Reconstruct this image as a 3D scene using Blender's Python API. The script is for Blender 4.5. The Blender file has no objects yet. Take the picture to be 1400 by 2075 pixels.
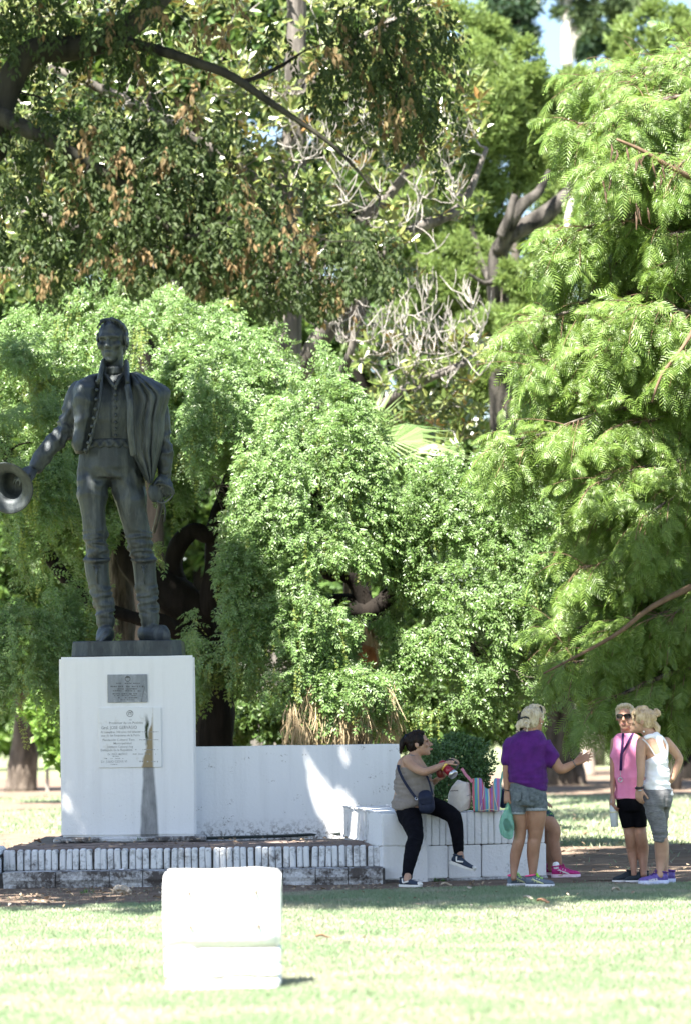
import bpy, bmesh, math, random
import numpy as np
from mathutils import Vector, Matrix, noise

SC = bpy.context.scene
COL = SC.collection
random.seed(7)
RNG = np.random.default_rng(7)

# ------------------------------------------------------------------ camera, sky, sun, exposure
FPX, EYE, HOR = 6750.0, 1.5, 1452.0          # focal length in photo pixels, eye height, horizon row
cd = bpy.data.cameras.new('camera'); cam = bpy.data.objects.new('camera', cd); COL.objects.link(cam)
ROLL = math.radians(0.7)                       # the photographer held the camera slightly rolled
cam.location = (0, 0, EYE); cam.rotation_euler = (Matrix.Rotation(math.pi/2, 3, 'X') @ Matrix.Rotation(-ROLL, 3, 'Z')).to_euler()
cd.sensor_fit = 'VERTICAL'; cd.sensor_height = 36; cd.sensor_width = 24
cd.lens = FPX/2075*36; cd.shift_y = (HOR-1037.5)/2075; cd.clip_start = 0.5; cd.clip_end = 2000
cd.dof.use_dof = True; cd.dof.focus_distance = 30.6; cd.dof.aperture_fstop = 2.0
SC.camera = cam

SUN_EL, SUN_AZ = math.radians(58), math.radians(27)   # sun behind the camera, to its left
to_sun = Vector((-math.sin(SUN_AZ)*math.cos(SUN_EL), -math.cos(SUN_AZ)*math.cos(SUN_EL), math.sin(SUN_EL)))
w = bpy.data.worlds.new('World'); SC.world = w; w.use_nodes = True
nt = w.node_tree; bgn = nt.nodes['Background']
sky = nt.nodes.new('ShaderNodeTexSky'); sky.sky_type = 'NISHITA'; sky.sun_disc = False
sky.sun_elevation = SUN_EL; sky.sun_rotation = math.pi + SUN_AZ; sky.air_density = 1.0; sky.dust_density = 1.2
nt.links.new(sky.outputs[0], bgn.inputs[0]); bgn.inputs[1].default_value = 0.06
sl = bpy.data.lights.new('sun', 'SUN'); so = bpy.data.objects.new('sun', sl); COL.objects.link(so)
sl.energy = 5.0; sl.angle = math.radians(0.5); sl.color = (1.0, 0.95, 0.86)
so.rotation_euler = to_sun.to_track_quat('Z', 'Y').to_euler(); so.location = (-6, -10, 20)
vs = SC.view_settings
vs.view_transform = 'Standard'; vs.look = 'None'; vs.exposure = 2.5; vs.gamma = 1; vs.use_curve_mapping = False
SC.render.engine = 'CYCLES'
SC.cycles.max_bounces = 7; SC.cycles.diffuse_bounces = 4; SC.cycles.transmission_bounces = 5; SC.cycles.transparent_max_bounces = 8
SC.cycles.use_denoising = True

CR, SR = math.cos(ROLL), math.sin(ROLL)
def lev(px, py):
    u, v = px-700, HOR-py
    return u*CR+v*SR, -u*SR+v*CR
def P(px, py, Y):
    """the point at depth Y that the photo shows at pixel (px, py)"""
    u, v = lev(px, py); return Vector((u*Y/FPX, Y, EYE+v*Y/FPX))
def GY(px, py): return EYE*FPX/-lev(px, py)[1]   # depth of the level ground seen at a pixel
def G(px, py): return P(px, py, GY(px, py))
def proj(T):
    u, v = T[:, 0]*FPX/T[:, 1], (T[:, 2]-EYE)*FPX/T[:, 1]
    return 700+u*CR-v*SR, HOR-(u*SR+v*CR)

# ------------------------------------------------------------------ objects
ORG = {}
def thing(name, loc, label, cat, group=None):
    o = bpy.data.objects.new(name, None); COL.objects.link(o); o.location = loc; o.empty_display_size = .2
    ORG[o] = Vector(loc); tag(o, label, cat, group); return o
def tag(o, label, cat, group=None):
    o['label'] = label; o['category'] = cat
    if group: o['group'] = group
    return o
def org(parent): return ORG.get(parent, Vector((0, 0, 0)))
def mesh_obj(name, V, Fs, mat, parent=None, smooth=False, kind=None, origin=None, midx=None):
    """one mesh object from world-space vertices; faces are a list of tuples or an int array"""
    V = np.asarray(V, dtype=np.float32).reshape(-1, 3)
    o_ = org(parent) if origin is None else Vector(origin)
    V = V-np.array(o_, dtype=np.float32)
    me = bpy.data.meshes.new(name)
    if isinstance(Fs, np.ndarray):
        n, k = Fs.shape
        me.vertices.add(len(V)); me.vertices.foreach_set('co', V.ravel())
        me.loops.add(n*k); me.loops.foreach_set('vertex_index', Fs.astype(np.int32).ravel())
        me.polygons.add(n); me.polygons.foreach_set('loop_start', np.arange(0, n*k, k, dtype=np.int32))
        try: me.polygons.foreach_set('loop_total', np.full(n, k, dtype=np.int32))
        except Exception: pass
        me.update(calc_edges=True)
    else:
        me.from_pydata(V.tolist(), [], [tuple(f) for f in Fs])
    for m in (mat if isinstance(mat, (list, tuple)) else [mat]):
        me.materials.append(m)
    if midx is not None: me.polygons.foreach_set('material_index', np.asarray(midx, dtype=np.int32))
    if smooth: me.polygons.foreach_set('use_smooth', np.ones(len(me.polygons), dtype=bool))
    me.update()
    o = bpy.data.objects.new(name, me); COL.objects.link(o)
    if parent is not None:
        o.parent = parent; o.location = o_-org(parent)
    else: o.location = o_
    ORG[o] = Vector(o_)
    if kind: o['kind'] = kind
    return o
def dup(o, parent, loc):
    """copy of one object (shares its mesh) under parent at world loc"""
    c = o.copy(); COL.objects.link(c); c.parent = parent; c.location = Vector(loc)-org(parent); ORG[c] = Vector(loc); return c

class MB:
    """collects primitives into one mesh"""
    def __init__(s): s.v = []; s.f = []; s.m = []; s.cur = 0
    def add(s, vs_, fs_):
        b = len(s.v); s.v += [tuple(v) for v in vs_]; s.f += [tuple(b+i for i in f) for f in fs_]; s.m += [s.cur]*len(fs_); return s
    def box(s, x0, x1, y0, y1, z0, z1, j=0.0):
        r = (lambda: random.uniform(-j, j)) if j else (lambda: 0)
        s.add([(x+r(), y+r(), z+r()) for z in (z0, z1) for x, y in ((x0, y0), (x1, y0), (x1, y1), (x0, y1))],
              [(3, 2, 1, 0), (4, 5, 6, 7), (0, 1, 5, 4), (1, 2, 6, 5), (2, 3, 7, 6), (3, 0, 4, 7)]); return s
    def bbox(s, x0, x1, y0, y1, z0, z1, b=.006, j=0.0):
        """box with bevelled edges"""
        bm = bmesh.new(); bmesh.ops.create_cube(bm, size=1)
        for v in bm.verts:
            v.co = Vector((x0+(v.co.x+.5)*(x1-x0), y0+(v.co.y+.5)*(y1-y0), z0+(v.co.z+.5)*(z1-z0)))
            if j: v.co += Vector((random.uniform(-j, j), random.uniform(-j, j), random.uniform(-j, j)))
        bmesh.ops.bevel(bm, geom=bm.edges[:], offset=b, segments=1, affect='EDGES')
        bm.verts.index_update(); s.add([v.co for v in bm.verts], [[v.index for v in f.verts] for f in bm.faces]); bm.free(); return s
    def tube(s, pts, rad, n=6, cap=True, rough=0.0):
        pts = [Vector(p) for p in pts]; b = len(s.v)
        if not isinstance(rad, (list, tuple)): rad = [rad]*len(pts)
        up = None
        for i, p in enumerate(pts):
            t = (pts[min(i+1, len(pts)-1)]-pts[max(i-1, 0)])
            t = t.normalized() if t.length > 1e-9 else Vector((0, 0, 1))
            if up is None: up = t.orthogonal().normalized()
            a = (up-t*up.dot(t)); a = a.normalized() if a.length > 1e-6 else t.orthogonal().normalized(); up = a
            c = t.cross(a)
            for k in range(n):
                an = 2*math.pi*k/n; r = rad[i]
                if rough: r *= 1+rough*noise.noise(p*3.1+Vector((math.cos(an), math.sin(an), 0))*1.3)
                s.v.append(tuple(p+(a*math.cos(an)+c*math.sin(an))*r))
        for i in range(len(pts)-1):
            for k in range(n):
                s.f.append((b+i*n+k, b+i*n+(k+1) % n, b+(i+1)*n+(k+1) % n, b+(i+1)*n+k)); s.m.append(s.cur)
        if cap:
            s.f.append(tuple(b+k for k in reversed(range(n)))); s.m.append(s.cur)
            s.f.append(tuple(b+(len(pts)-1)*n+k for k in range(n))); s.m.append(s.cur)
        return s
    def lathe(s, axis0, axis1, prof, n=14):
        """prof: (t along the axis in metres, radius)"""
        a0 = Vector(axis0); d = (Vector(axis1)-a0).normalized(); u = d.orthogonal().normalized(); c = d.cross(u); b = len(s.v)
        for t, r in prof:
            for k in range(n):
                an = 2*math.pi*k/n; s.v.append(tuple(a0+d*t+(u*math.cos(an)+c*math.sin(an))*r))
        for i in range(len(prof)-1):
            for k in range(n):
                s.f.append((b+i*n+k, b+i*n+(k+1) % n, b+(i+1)*n+(k+1) % n, b+(i+1)*n+k)); s.m.append(s.cur)
        s.f.append(tuple(b+k for k in reversed(range(n)))); s.f.append(tuple(b+(len(prof)-1)*n+k for k in range(n))); s.m += [s.cur]*2
        return s
    def build(s, name, mat, parent=None, smooth=False, kind=None, origin=None):
        return mesh_obj(name, s.v, s.f, mat, parent, smooth, kind, origin, midx=s.m if isinstance(mat, (list, tuple)) else None)

def smooth_path(pts, k=4):
    """Catmull-Rom through the points"""
    pts = [Vector(p) for p in pts]; out = []
    for i in range(len(pts)-1):
        p0, p1, p2, p3 = pts[max(i-1, 0)], pts[i], pts[i+1], pts[min(i+2, len(pts)-1)]
        for j in range(k):
            t = j/k
            out.append(.5*((2*p1)+(-p0+p2)*t+(2*p0-5*p1+4*p2-p3)*t*t+(-p0+3*p1-3*p2+p3)*t**3))
    out.append(pts[-1]); return out
def lerp_list(r, n):
    x = np.linspace(0, len(r)-1, n); return list(np.interp(x, range(len(r)), r))

# ------------------------------------------------------------------ materials
def new_mat(name):
    m = bpy.data.materials.new(name); m.use_nodes = True; n = m.node_tree; return m, n, n.nodes['Principled BSDF']
def node(n, t, **kw):
    x = n.nodes.new(t)
    for k, v in kw.items(): setattr(x, k, v)
    return x
def ramp(n, src, stops):
    r = node(n, 'ShaderNodeValToRGB'); e = r.color_ramp.elements
    while len(e) < len(stops): e.new(.5)
    for el, (p, c) in zip(e, stops):
        el.position = p; el.color = (c[0], c[1], c[2], 1) if isinstance(c, (tuple, list)) else (c, c, c, 1)
    n.links.new(src, r.inputs[0]); return r.outputs[0]
def mixc(n, fac, a, b, mode='MIX'):
    x = node(n, 'ShaderNodeMix', data_type='RGBA', blend_type=mode)
    for sock, v in ((x.inputs[0], fac), (x.inputs[6], a), (x.inputs[7], b)):
        if isinstance(v, bpy.types.NodeSocket): n.links.new(v, sock)
        elif isinstance(v, (int, float)): sock.default_value = v
        else: sock.default_value = (v[0], v[1], v[2], 1)
    return x.outputs[2]
def math_(n, op, a, b=None, c=None):
    x = node(n, 'ShaderNodeMath', operation=op)
    for i, v in enumerate((a, b, c)):
        if v is None: continue
        if isinstance(v, bpy.types.NodeSocket): n.links.new(v, x.inputs[i])
        else: x.inputs[i].default_value = v
    return x.outputs[0]
def noise_tex(n, scale, detail=4, rough=.6, vec=None, stretch=None):
    t = node(n, 'ShaderNodeTexNoise'); t.inputs['Scale'].default_value = scale; t.inputs['Detail'].default_value = detail; t.inputs['Roughness'].default_value = rough
    if vec is None:
        tc = node(n, 'ShaderNodeNewGeometry'); vec = tc.outputs['Position']
    if stretch:
        mp = node(n, 'ShaderNodeMapping'); mp.inputs['Scale'].default_value = stretch; n.links.new(vec, mp.inputs[0]); vec = mp.outputs[0]
    n.links.new(vec, t.inputs['Vector']); return t.outputs[0]
def bump_(n, bs, height, dist=.01, strength=1.0):
    b = node(n, 'ShaderNodeBump'); b.inputs['Distance'].default_value = dist; b.inputs['Strength'].default_value = strength
    n.links.new(height, b.inputs['Height']); n.links.new(b.outputs[0], bs.inputs['Normal'])
def pmat(name, c1, c2=None, scale=6, rough=.6, bump=0, bscale=None, metal=0, spec=.5, stretch=None, lo=.35, hi=.65, detail=5):
    m, n, bs = new_mat(name)
    bs.inputs['Roughness'].default_value = rough; bs.inputs['Metallic'].default_value = metal; bs.inputs['Specular IOR Level'].default_value = spec
    if c2 is None: c2 = tuple(min(1, x*1.25) for x in c1)
    f = noise_tex(n, scale, detail, stretch=stretch)
    n.links.new(ramp(n, f, [(lo, c1), (hi, c2)]), bs.inputs['Base Color'])
    if bump: bump_(n, bs, noise_tex(n, bscale or scale*3, 4, stretch=stretch), bump)
    return m
def rand_(n):
    g = node(n, 'ShaderNodeNewGeometry'); o = node(n, 'ShaderNodeObjectInfo')
    return math_(n, 'FRACT', math_(n, 'ADD', g.outputs['Random Per Island'], o.outputs['Random'])), g
def leafmat(name, cols, back=None, rough=.4, trans=.3, tcol=None, spec=.5, clump=None):
    """leaf: random tone per leaf, another colour on the underside if given, light coming through"""
    m, n, bs = new_mat(name); r, g = rand_(n)
    c = ramp(n, r, [(i/(len(cols)-1), c_) for i, c_ in enumerate(cols)])
    if clump:
        c = mixc(n, ramp(n, noise_tex(n, clump[0], 2), [(.45, 0.0), (.62, 1.0)]), c, clump[1])
    top = c
    if back: c = mixc(n, g.outputs['Backfacing'], c, back)
    n.links.new(c, bs.inputs['Base Color']); bs.inputs['Roughness'].default_value = rough; bs.inputs['Specular IOR Level'].default_value = spec
    if trans:
        tr = node(n, 'ShaderNodeBsdfTranslucent'); n.links.new(mixc(n, .5, top, tcol or (.16, .24, .03)), tr.inputs[0])
        mx = node(n, 'ShaderNodeMixShader'); mx.inputs[0].default_value = trans
        n.links.new(bs.outputs[0], mx.inputs[1]); n.links.new(tr.outputs[0], mx.inputs[2])
        n.links.new(mx.outputs[0], n.nodes['Material Output'].inputs[0])
    return m
def barkmat(name, c1, c2, scale=7, bump=.02):
    return pmat(name, c1, c2, scale, .9, bump, scale*2.2, stretch=(1, 1, .22), spec=.2)
# ------------------------------------------------------------------ the ground
def outline(pts, j=.12, k=6, seed=0):
    out = []; c = pts+[pts[0]]
    pp = smooth_path([Vector((x, y, 0)) for x, y in c], k)
    for i, p in enumerate(pp[:-1]):
        n_ = noise.noise(Vector((p.x*1.7, p.y*1.7, seed)))*j+noise.noise(Vector((p.x*6, p.y*6, seed+5)))*j*.5
        out.append((p.x+n_*.6, p.y+n_))
    return out
DIRT = [outline([(-5.5, 26.3), (-3.3, 26.4), (-2.2, 26.9), (-1.4, 27.3), (-.7, 28.2), (.2, 28.75), (1.2, 28.95), (2.0, 29.35), (2.7, 29.25), (3.2, 29.7), (2.1, 30.5), (1.7, 31.2), (0, 31.5), (-5.5, 31.5)], .22, 7, 1),
        outline([(2.0, 29.9), (3.2, 29.7), (3.8, 30.6), (5.2, 32), (8, 33), (8, 38), (5.5, 38.6), (3, 37.5), (1.5, 38.6), (.5, 36), (1.4, 33), (1.8, 31)], .5, 7, 2),
        outline([(-7, 33.2), (1.0, 33.4), (1.6, 37), (.8, 41), (-3, 44), (-8, 42)], .5, 6, 3),
        outline([(-9, 66), (-6, 64.5), (-4, 68), (-3, 74), (-5, 84), (-10, 84), (-12, 75)], .9, 6, 4),
        outline([(-8.5, 56), (-6.2, 55), (-4.5, 57), (-5, 60), (-7.5, 60.5)], .8, 6, 5),
        outline([(2.8, 62), (5, 60.5), (8, 62), (12, 66), (13, 84), (6, 88), (2, 80)], .9, 6, 6)]
def in_poly(x, y, poly):
    ins = np.zeros(len(x), bool); n = len(poly); j = n-1
    for i in range(n):
        xi, yi = poly[i]; xj, yj = poly[j]
        if yi != yj:
            ins ^= ((yi > y) != (yj > y)) & (x < (xj-xi)*(y-yi)/(yj-yi)+xi)
        j = i
    return ins
M_lawn, n, bs = new_mat('lawn_soil')
f1 = noise_tex(n, .9, 6, .65); f2 = noise_tex(n, 14, 4, .7)
c = ramp(n, f1, [(.32, (.13, .18, .08)), (.5, (.18, .225, .115)), (.68, (.27, .26, .17))])
c = mixc(n, ramp(n, f2, [(.4, 0.0), (.7, .75)]), c, (.25, .245, .16))
n.links.new(c, bs.inputs['Base Color']); bs.inputs['Roughness'].default_value = .95; bs.inputs['Specular IOR Level'].default_value = .1
bump_(n, bs, noise_tex(n, 40, 4), .03)
M_dirt = pmat('bare_soil', (.10, .072, .055), (.27, .205, .155), 3.2, .95, .02, 30, spec=.15, detail=8, lo=.3, hi=.75)
mesh_obj('lawn', [(-260, 3, 0), (260, 3, 0), (260, 420, 0), (-260, 420, 0)], [(0, 1, 2, 3)], M_lawn, kind='structure')
for i_, d in enumerate(DIRT):
    bm = bmesh.new(); vv = [bm.verts.new((x, y, .004+.003*i_)) for x, y in d]; bm.faces.new(vv); bmesh.ops.triangulate(bm, faces=bm.faces[:]); bm.verts.index_update()
    mesh_obj('bare_earth', [v.co[:] for v in bm.verts], [[v.index for v in f.verts] for f in bm.faces], M_dirt, kind='structure'); bm.free()

# ------------------------------------------------------------------ white paint and masonry
def paintmat(name, base, grime, lo, hi, scale=5, bump=.004, streak=True, fine=38, metal=0):
    m, n, bs = new_mat(name)
    a = noise_tex(n, scale, 8, .68); b = noise_tex(n, fine, 5, .6)
    fac = ramp(n, math_(n, 'ADD', math_(n, 'MULTIPLY', a, .72), math_(n, 'MULTIPLY', b, .28)), [(lo, 0.0), (hi, 1.0)])
    c = mixc(n, fac, base, grime)
    if streak:
        s_ = noise_tex(n, 9, 4, .6, stretch=(1, 1, .06)); c = mixc(n, ramp(n, s_, [(.5, 0.0), (.8, .16)]), c, (.30, .30, .29))
    n.links.new(c, bs.inputs['Base Color']); bs.inputs['Roughness'].default_value = .8; bs.inputs['Specular IOR Level'].default_value = .25
    bump_(n, bs, b, bump); return m, n, bs, c
M_white = paintmat('white_limewash', (.74, .745, .75), (.40, .39, .37), .60, .80)[0]
M_brick = paintmat('worn_white_brick_paint', (.66, .67, .68), (.10, .09, .085), .50, .66, 7, .008)[0]
M_block = paintmat('flaking_white_stone_paint', (.58, .59, .60), (.085, .075, .07), .42, .56, 4, .015)[0]
M_pave = pmat('paving_brick', (.11, .085, .075), (.26, .20, .17), 5, .9, .01, 30, spec=.2, detail=8)
M_mortar = pmat('dirty_mortar', (.05, .047, .045), (.13, .125, .12), 12, .95, .01)
M_dark = pmat('black_rubber', (.012, .02, .018), (.02, .03, .028), 6, .5)

# ---- stepped platform
YS, YR, YW = 29.65, 30.0, 32.75                # lower riser, upper riser, back wall
ZS, ZP = .148, .335
xl, xr = P(6, 1760, YR).x, P(772, 1760, YR).x
pf = thing('stepped_platform', ((xl+xr)/2, YR, 0), 'low platform of white painted bricks with two worn steps under the statue plinth', 'platform')
mb = MB(); mb.box(xl, xr, YR+.03, 34.4, 0, ZP-.035); mb.box(xl, xr+.03, YS+.04, YR+.03, 0, ZS-.012)
mb.build('core', M_mortar, pf)
variants = []
for k in range(5):
    m_ = MB(); wd = .0515
    m_.bbox(-wd/2, wd/2, 0, .115, ZS-.004, ZP+random.uniform(-.004, .004), .011, .003)
    variants.append(m_)
nb = 54; pitch = (xr-xl)/nb; first = {}
for i in range(nb):
    k = random.randrange(5); loc = Vector((xl+pitch*(i+.5)+random.uniform(-.003, .003), YR+random.uniform(-.006, .006), 0))
    if k in first: o = dup(first[k], pf, loc)
    else:
        m_ = variants[k]; o = mesh_obj('brick', [Vector(v)+loc for v in m_.v], m_.f, M_brick, pf, origin=loc); first[k] = o
    o.rotation_euler = (random.uniform(-.02, .02), random.uniform(-.025, .025), random.uniform(-.03, .03))
cuts = [6, 113, 222, 290, 352, 430, 500, 574, 640, 705, 776]
for a, b in zip(cuts, cuts[1:]):
    x0, x1 = P(a, 1780, YS).x, P(b, 1780, YS).x
    bm = bmesh.new(); bmesh.ops.create_cube(bm, size=1); bmesh.ops.subdivide_edges(bm, edges=bm.edges[:], cuts=3, use_grid_fill=True)
    for v in bm.verts:
        v.co = Vector((x0+.004+(v.co.x+.5)*(x1-x0-.008), YS+(v.co.y+.5)*.33, (v.co.z+.5)*ZS))
        if v.co.y < YS+.01:
            v.co.y += noise.noise(v.co*9)*.02+(.022 if v.co.z < .05 else 0); v.co.x += noise.noise(v.co*7)*.006
        if v.co.z > ZS-.01: v.co.z += noise.noise(v.co*8)*.01
    bmesh.ops.bevel(bm, geom=[e for e in bm.edges if e.is_boundary], offset=.01, segments=1, affect='EDGES')
    bm.verts.index_update(); mesh_obj('step_stone', [v.co[:] for v in bm.verts], [[v.index for v in f.verts] for f in bm.faces], M_block, pf); bm.free()
fp = None
for r in range(11):
    for i in range(15):
        x = xl+.115+i*.232+(.116 if r % 2 else 0); y = YR+.135+r*.118+.055
        if x > xr-.11 or y > 31.95+.0*x: continue
        loc = Vector((x, y, ZP-.034+random.uniform(-.004, .003)))
        if fp is None:
            m_ = MB(); m_.bbox(-.112, .112, -.054, .054, 0, .034, .006, .002); fp = mesh_obj('paving_brick', [Vector(v)+loc for v in m_.v], m_.f, M_pave, pf, origin=loc); o = fp
        else: o = dup(fp, pf, loc)
        o.rotation_euler = (random.uniform(-.012, .012), random.uniform(-.012, .012), random.uniform(-.02, .02))

lp = thing('low_pier', (xl-.3, YS, 0), 'white painted low masonry pier ending the steps at the edge of the picture', 'pier')
mb = MB(); mb.bbox(xl-.6, xl-.012, YS-.05, YR+.5, 0, .27, .02, .004); mb.build('body', M_white, lp)
mb = MB(); mb.bbox(xl-.62, xl-.008, YS-.06, YR+.52, .272, .36, .03, .004); mb.build('coping', M_white, lp)

# ---- white rear wall
wl = P(405, 1690, 32.5); wr = P(812, 1690, 33.0); wt = 1.222
rw = thing('rear_wall', ((wl.x+wr.x)/2, 32.8, 0), 'long plain white rendered wall running right from behind the statue plinth', 'wall')
d = (Vector((wr.x, wr.y, 0))-Vector((wl.x, wl.y, 0))).normalized(); nrm = Vector((-d.y, d.x, 0))
A = Vector((wl.x, wl.y, 0))-d*.5; B_ = Vector((wr.x, wr.y, 0))
nx, nz = 60, 12; V = []; F_ = []
for side in (0, 1):
    for j in range(nz+1):
        for i in range(nx+1):
            q = A.lerp(B_, i/nx)+nrm*(.26*side); z = wt*j/nz
            q = q+nrm*(noise.noise(Vector((q.x*1.6, z*1.6, side*9)))*.008)
            V.append((q.x, q.y, z+(noise.noise(Vector((q.x*2.3, 3, 1)))*.006 if j == nz else 0)))
st = (nx+1)*(nz+1)
for side in (0, 1):
    for j in range(nz):
        for i in range(nx):
            a = side*st+j*(nx+1)+i; q = (a, a+1, a+nx+2, a+nx+1); F_.append(q if side == 0 else q[::-1])
for i in range(nx):
    a = nz*(nx+1)+i; F_.append((a, a+1, st+a+1, st+a))
for j in range(nz):
    for i in (0, nx):
        a = j*(nx+1)+i; q = (a, a+nx+1, st+a+nx+1, st+a); F_.append(q if i else q[::-1])
M_wall, n, bs, cc = paintmat('wall_limewash', (.74, .745, .75), (.38, .37, .36), .66, .82, 3.2)
g = node(n, 'ShaderNodeNewGeometry'); sx = node(n, 'ShaderNodeSeparateXYZ'); n.links.new(g.outputs['Position'], sx.inputs[0])
low = math_(n, 'MULTIPLY', ramp(n, sx.outputs[2], [(.33, 1.0), (.52, 0.0)]), ramp(n, noise_tex(n, 26, 6, .7), [(.48, 0.0), (.60, 1.0)]))
scr = math_(n, 'MULTIPLY', ramp(n, noise_tex(n, 5.5, 3, .5, stretch=(1, 1, 2.2)), [(.60, 0.0), (.66, 1.0)]), ramp(n, noise_tex(n, 60, 3, .6), [(.56, 0.0), (.64, .8)]))
c2 = mixc(n, low, cc, (.16, .15, .14)); c2 = mixc(n, scr, c2, (.20, .18, .16)); n.links.new(c2, bs.inputs['Base Color'])
mesh_obj('rendered_face', V, F_, M_wall, rw)
hs = thing('garden_hose', (-1, 32.4, ZP), 'thin dark garden hose lying along the foot of the white rear wall', 'hose')
mb = MB(); mb.tube(smooth_path([P(404, 1699, 32.3), P(470, 1697, 32.45), P(560, 1694.5, 32.6), P(640, 1691, 32.8), P(690, 1689, 32.85)], 5), .016, 6)
mb.build('tube', M_dark, hs)

# ---- bench of painted blocks: front run, splayed side run
bl = thing('block_bench', (1.1, 30.1, 0), 'low white seat of painted blocks with upright bricks on its upper course beside the steps', 'bench')
F0, F1 = Vector((P(775, 1790, 29.9).x, 29.9, 0)), Vector((P(1107, 1781, 30.35).x, 30.35, 0))
K0 = P(697, 1690, 32.55); K0.z = 0
ZB, ZM = .622, .327
fd = (F1-F0).normalized(); fn = Vector((-fd.y, fd.x, 0))
def block_on(o0, dr, nr, a, b, depth, z0, z1, name, mat, bev=.008, inset=0, j=.003):
    """block from a to b metres along dr, depth behind the face"""
    bm = bmesh.new(); bmesh.ops.create_cube(bm, size=1)
    for v in bm.verts:
        q = o0+dr*(a+(v.co.x+.5)*(b-a))+nr*(inset+(v.co.y+.5)*depth); v.co = Vector((q.x, q.y, z0+(v.co.z+.5)*(z1-z0)))+Vector((random.uniform(-j, j), random.uniform(-j, j), random.uniform(-j, j)))
    bmesh.ops.bevel(bm, geom=bm.edges[:], offset=bev, segments=2, affect='EDGES'); bm.verts.index_update()
    o = mesh_obj(name, [v.co[:] for v in bm.verts], [[v.index for v in f.verts] for f in bm.faces], mat, bl); bm.free(); return o
L = (F1-F0).length
M_bench = paintmat('bench_limewash', (.73, .735, .74), (.17, .165, .16), .60, .76, 6, .008)[0]
mb = MB(); q = [F0+fd*.03+fn*.03, F1-fd*.03+fn*.03, F1-fd*.03+fn*.44, F0+fd*.03+fn*.44]
mb.add([(p.x, p.y, z) for z in (0, ZB-.02) for p in q], [(3, 2, 1, 0), (4, 5, 6, 7), (0, 1, 5, 4), (1, 2, 6, 5), (2, 3, 7, 6), (3, 0, 4, 7)])
mb.build('core', M_mortar, bl)
def along(px): return (P(px, 1700, 30.1).x-F0.x)/fd.x
seams = [0, along(840), along(907), along(975), along(1040), L]
for a, b in zip(seams, seams[1:]): block_on(F0, fd, fn, a+.004, b-.004, .42, .03, ZM-.004, 'block', M_bench)
block_on(F0, fd, fn, -.01, L+.01, .44, 0, .028, 'footing', M_block, .008, -.02, .006)
block_on(F0, fd, fn, .0, along(832)-.002, .43, ZM, ZB, 'block', M_bench, .014)
px = 832
while px < 1107:
    wd = random.uniform(12.5, 15.5); e = min(px+wd, 1107)
    if 1107-e < 8: e = 1107
    block_on(F0, fd, fn, along(px)+.0025, min(along(e), L)-.0025, .43, ZM+.002, ZB+random.uniform(-.004, .004), 'brick', M_bench, .006, random.uniform(-.004, .003), .0015); px = e
sd = (K0-F0).normalized(); sn = Vector((sd.y, -sd.x, 0)); SL = (K0-F0).length
M_side = paintmat('stained_side_paint', (.70, .705, .71), (.09, .085, .08), .52, .68, 6, .01)[0]
nn = [.06, .17, .30, .42, .55, .68, .80, .93, 1.06, 1.2, 1.34, 1.5, 1.7, 1.95, 2.2, SL-.22, SL]
for a, b in zip(nn, nn[1:]): block_on(F0, sd, sn, a+.003, b-.003, .42, ZP+.003, ZB+random.uniform(-.003, .003), 'brick', M_side, .012, random.uniform(-.008, .004))
block_on(F0, sd, sn, .04, SL, .40, 0, ZP, 'footing', M_side, .01, .012)
mb = MB(); q = [F0+sd*.5+sn*.05, K0+sn*.05, K0+sn*.40, F0+sd*.5+sn*.40]
mb.add([(p.x, p.y, z) for z in (.01, ZB-.012) for p in q], [(0, 1, 2, 3), (7, 6, 5, 4), (4, 5, 1, 0), (5, 6, 2, 1), (6, 7, 3, 2), (7, 4, 0, 3)])
mb.build('core', M_mortar, bl)

# ---- plinth with plaques
YP = 32.2
x0, x1 = P(124, 1600, YP).x, P(397, 1500, YP).x; zt = P(258, 1330, YP).z
pl = thing('statue_plinth', ((x0+x1)/2, YP+.6, ZP), 'tall white painted plinth with two stone plaques carrying the bronze statue', 'plinth')
bm = bmesh.new(); bmesh.ops.create_cube(bm, size=1); bmesh.ops.subdivide_edges(bm, edges=bm.edges[:], cuts=7, use_grid_fill=True)
for v in bm.verts:
    q = Vector((x0+(v.co.x+.5)*(x1-x0), YP+(v.co.y+.5)*1.15, ZP+.03+(v.co.z+.5)*(zt-ZP-.03)))
    v.co = q+Vector((noise.noise(q*2.1), noise.noise(q*2.1+Vector((5, 5, 5))), noise.noise(q*2.1+Vector((9, 1, 3)))))*.006
    v.co.x -= .078*(q.y-YP)                 # the plinth stands a few degrees skew
be = [e for e in bm.edges if len(e.link_faces) == 2 and e.link_faces[0].normal.dot(e.link_faces[1].normal) < .6]
bmesh.ops.bevel(bm, geom=be, offset=.02, segments=2, affect='EDGES'); bm.verts.index_update()
M_pl, n, bs, cc = paintmat('plinth_limewash', (.74, .745, .75), (.40, .38, .35), .66, .84, 2.6)
g = node(n, 'ShaderNodeNewGeometry'); sx = node(n, 'ShaderNodeSeparateXYZ'); n.links.new(g.outputs['Position'], sx.inputs[0])
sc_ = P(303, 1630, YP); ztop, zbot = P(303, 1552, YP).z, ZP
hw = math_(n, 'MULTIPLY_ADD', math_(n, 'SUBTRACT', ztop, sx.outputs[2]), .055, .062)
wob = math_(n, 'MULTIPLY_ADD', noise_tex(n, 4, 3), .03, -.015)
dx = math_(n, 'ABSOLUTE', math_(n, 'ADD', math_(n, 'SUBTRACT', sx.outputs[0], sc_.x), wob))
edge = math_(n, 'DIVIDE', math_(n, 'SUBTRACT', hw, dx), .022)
cl = node(n, 'ShaderNodeClamp'); n.links.new(edge, cl.inputs[0])
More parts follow.
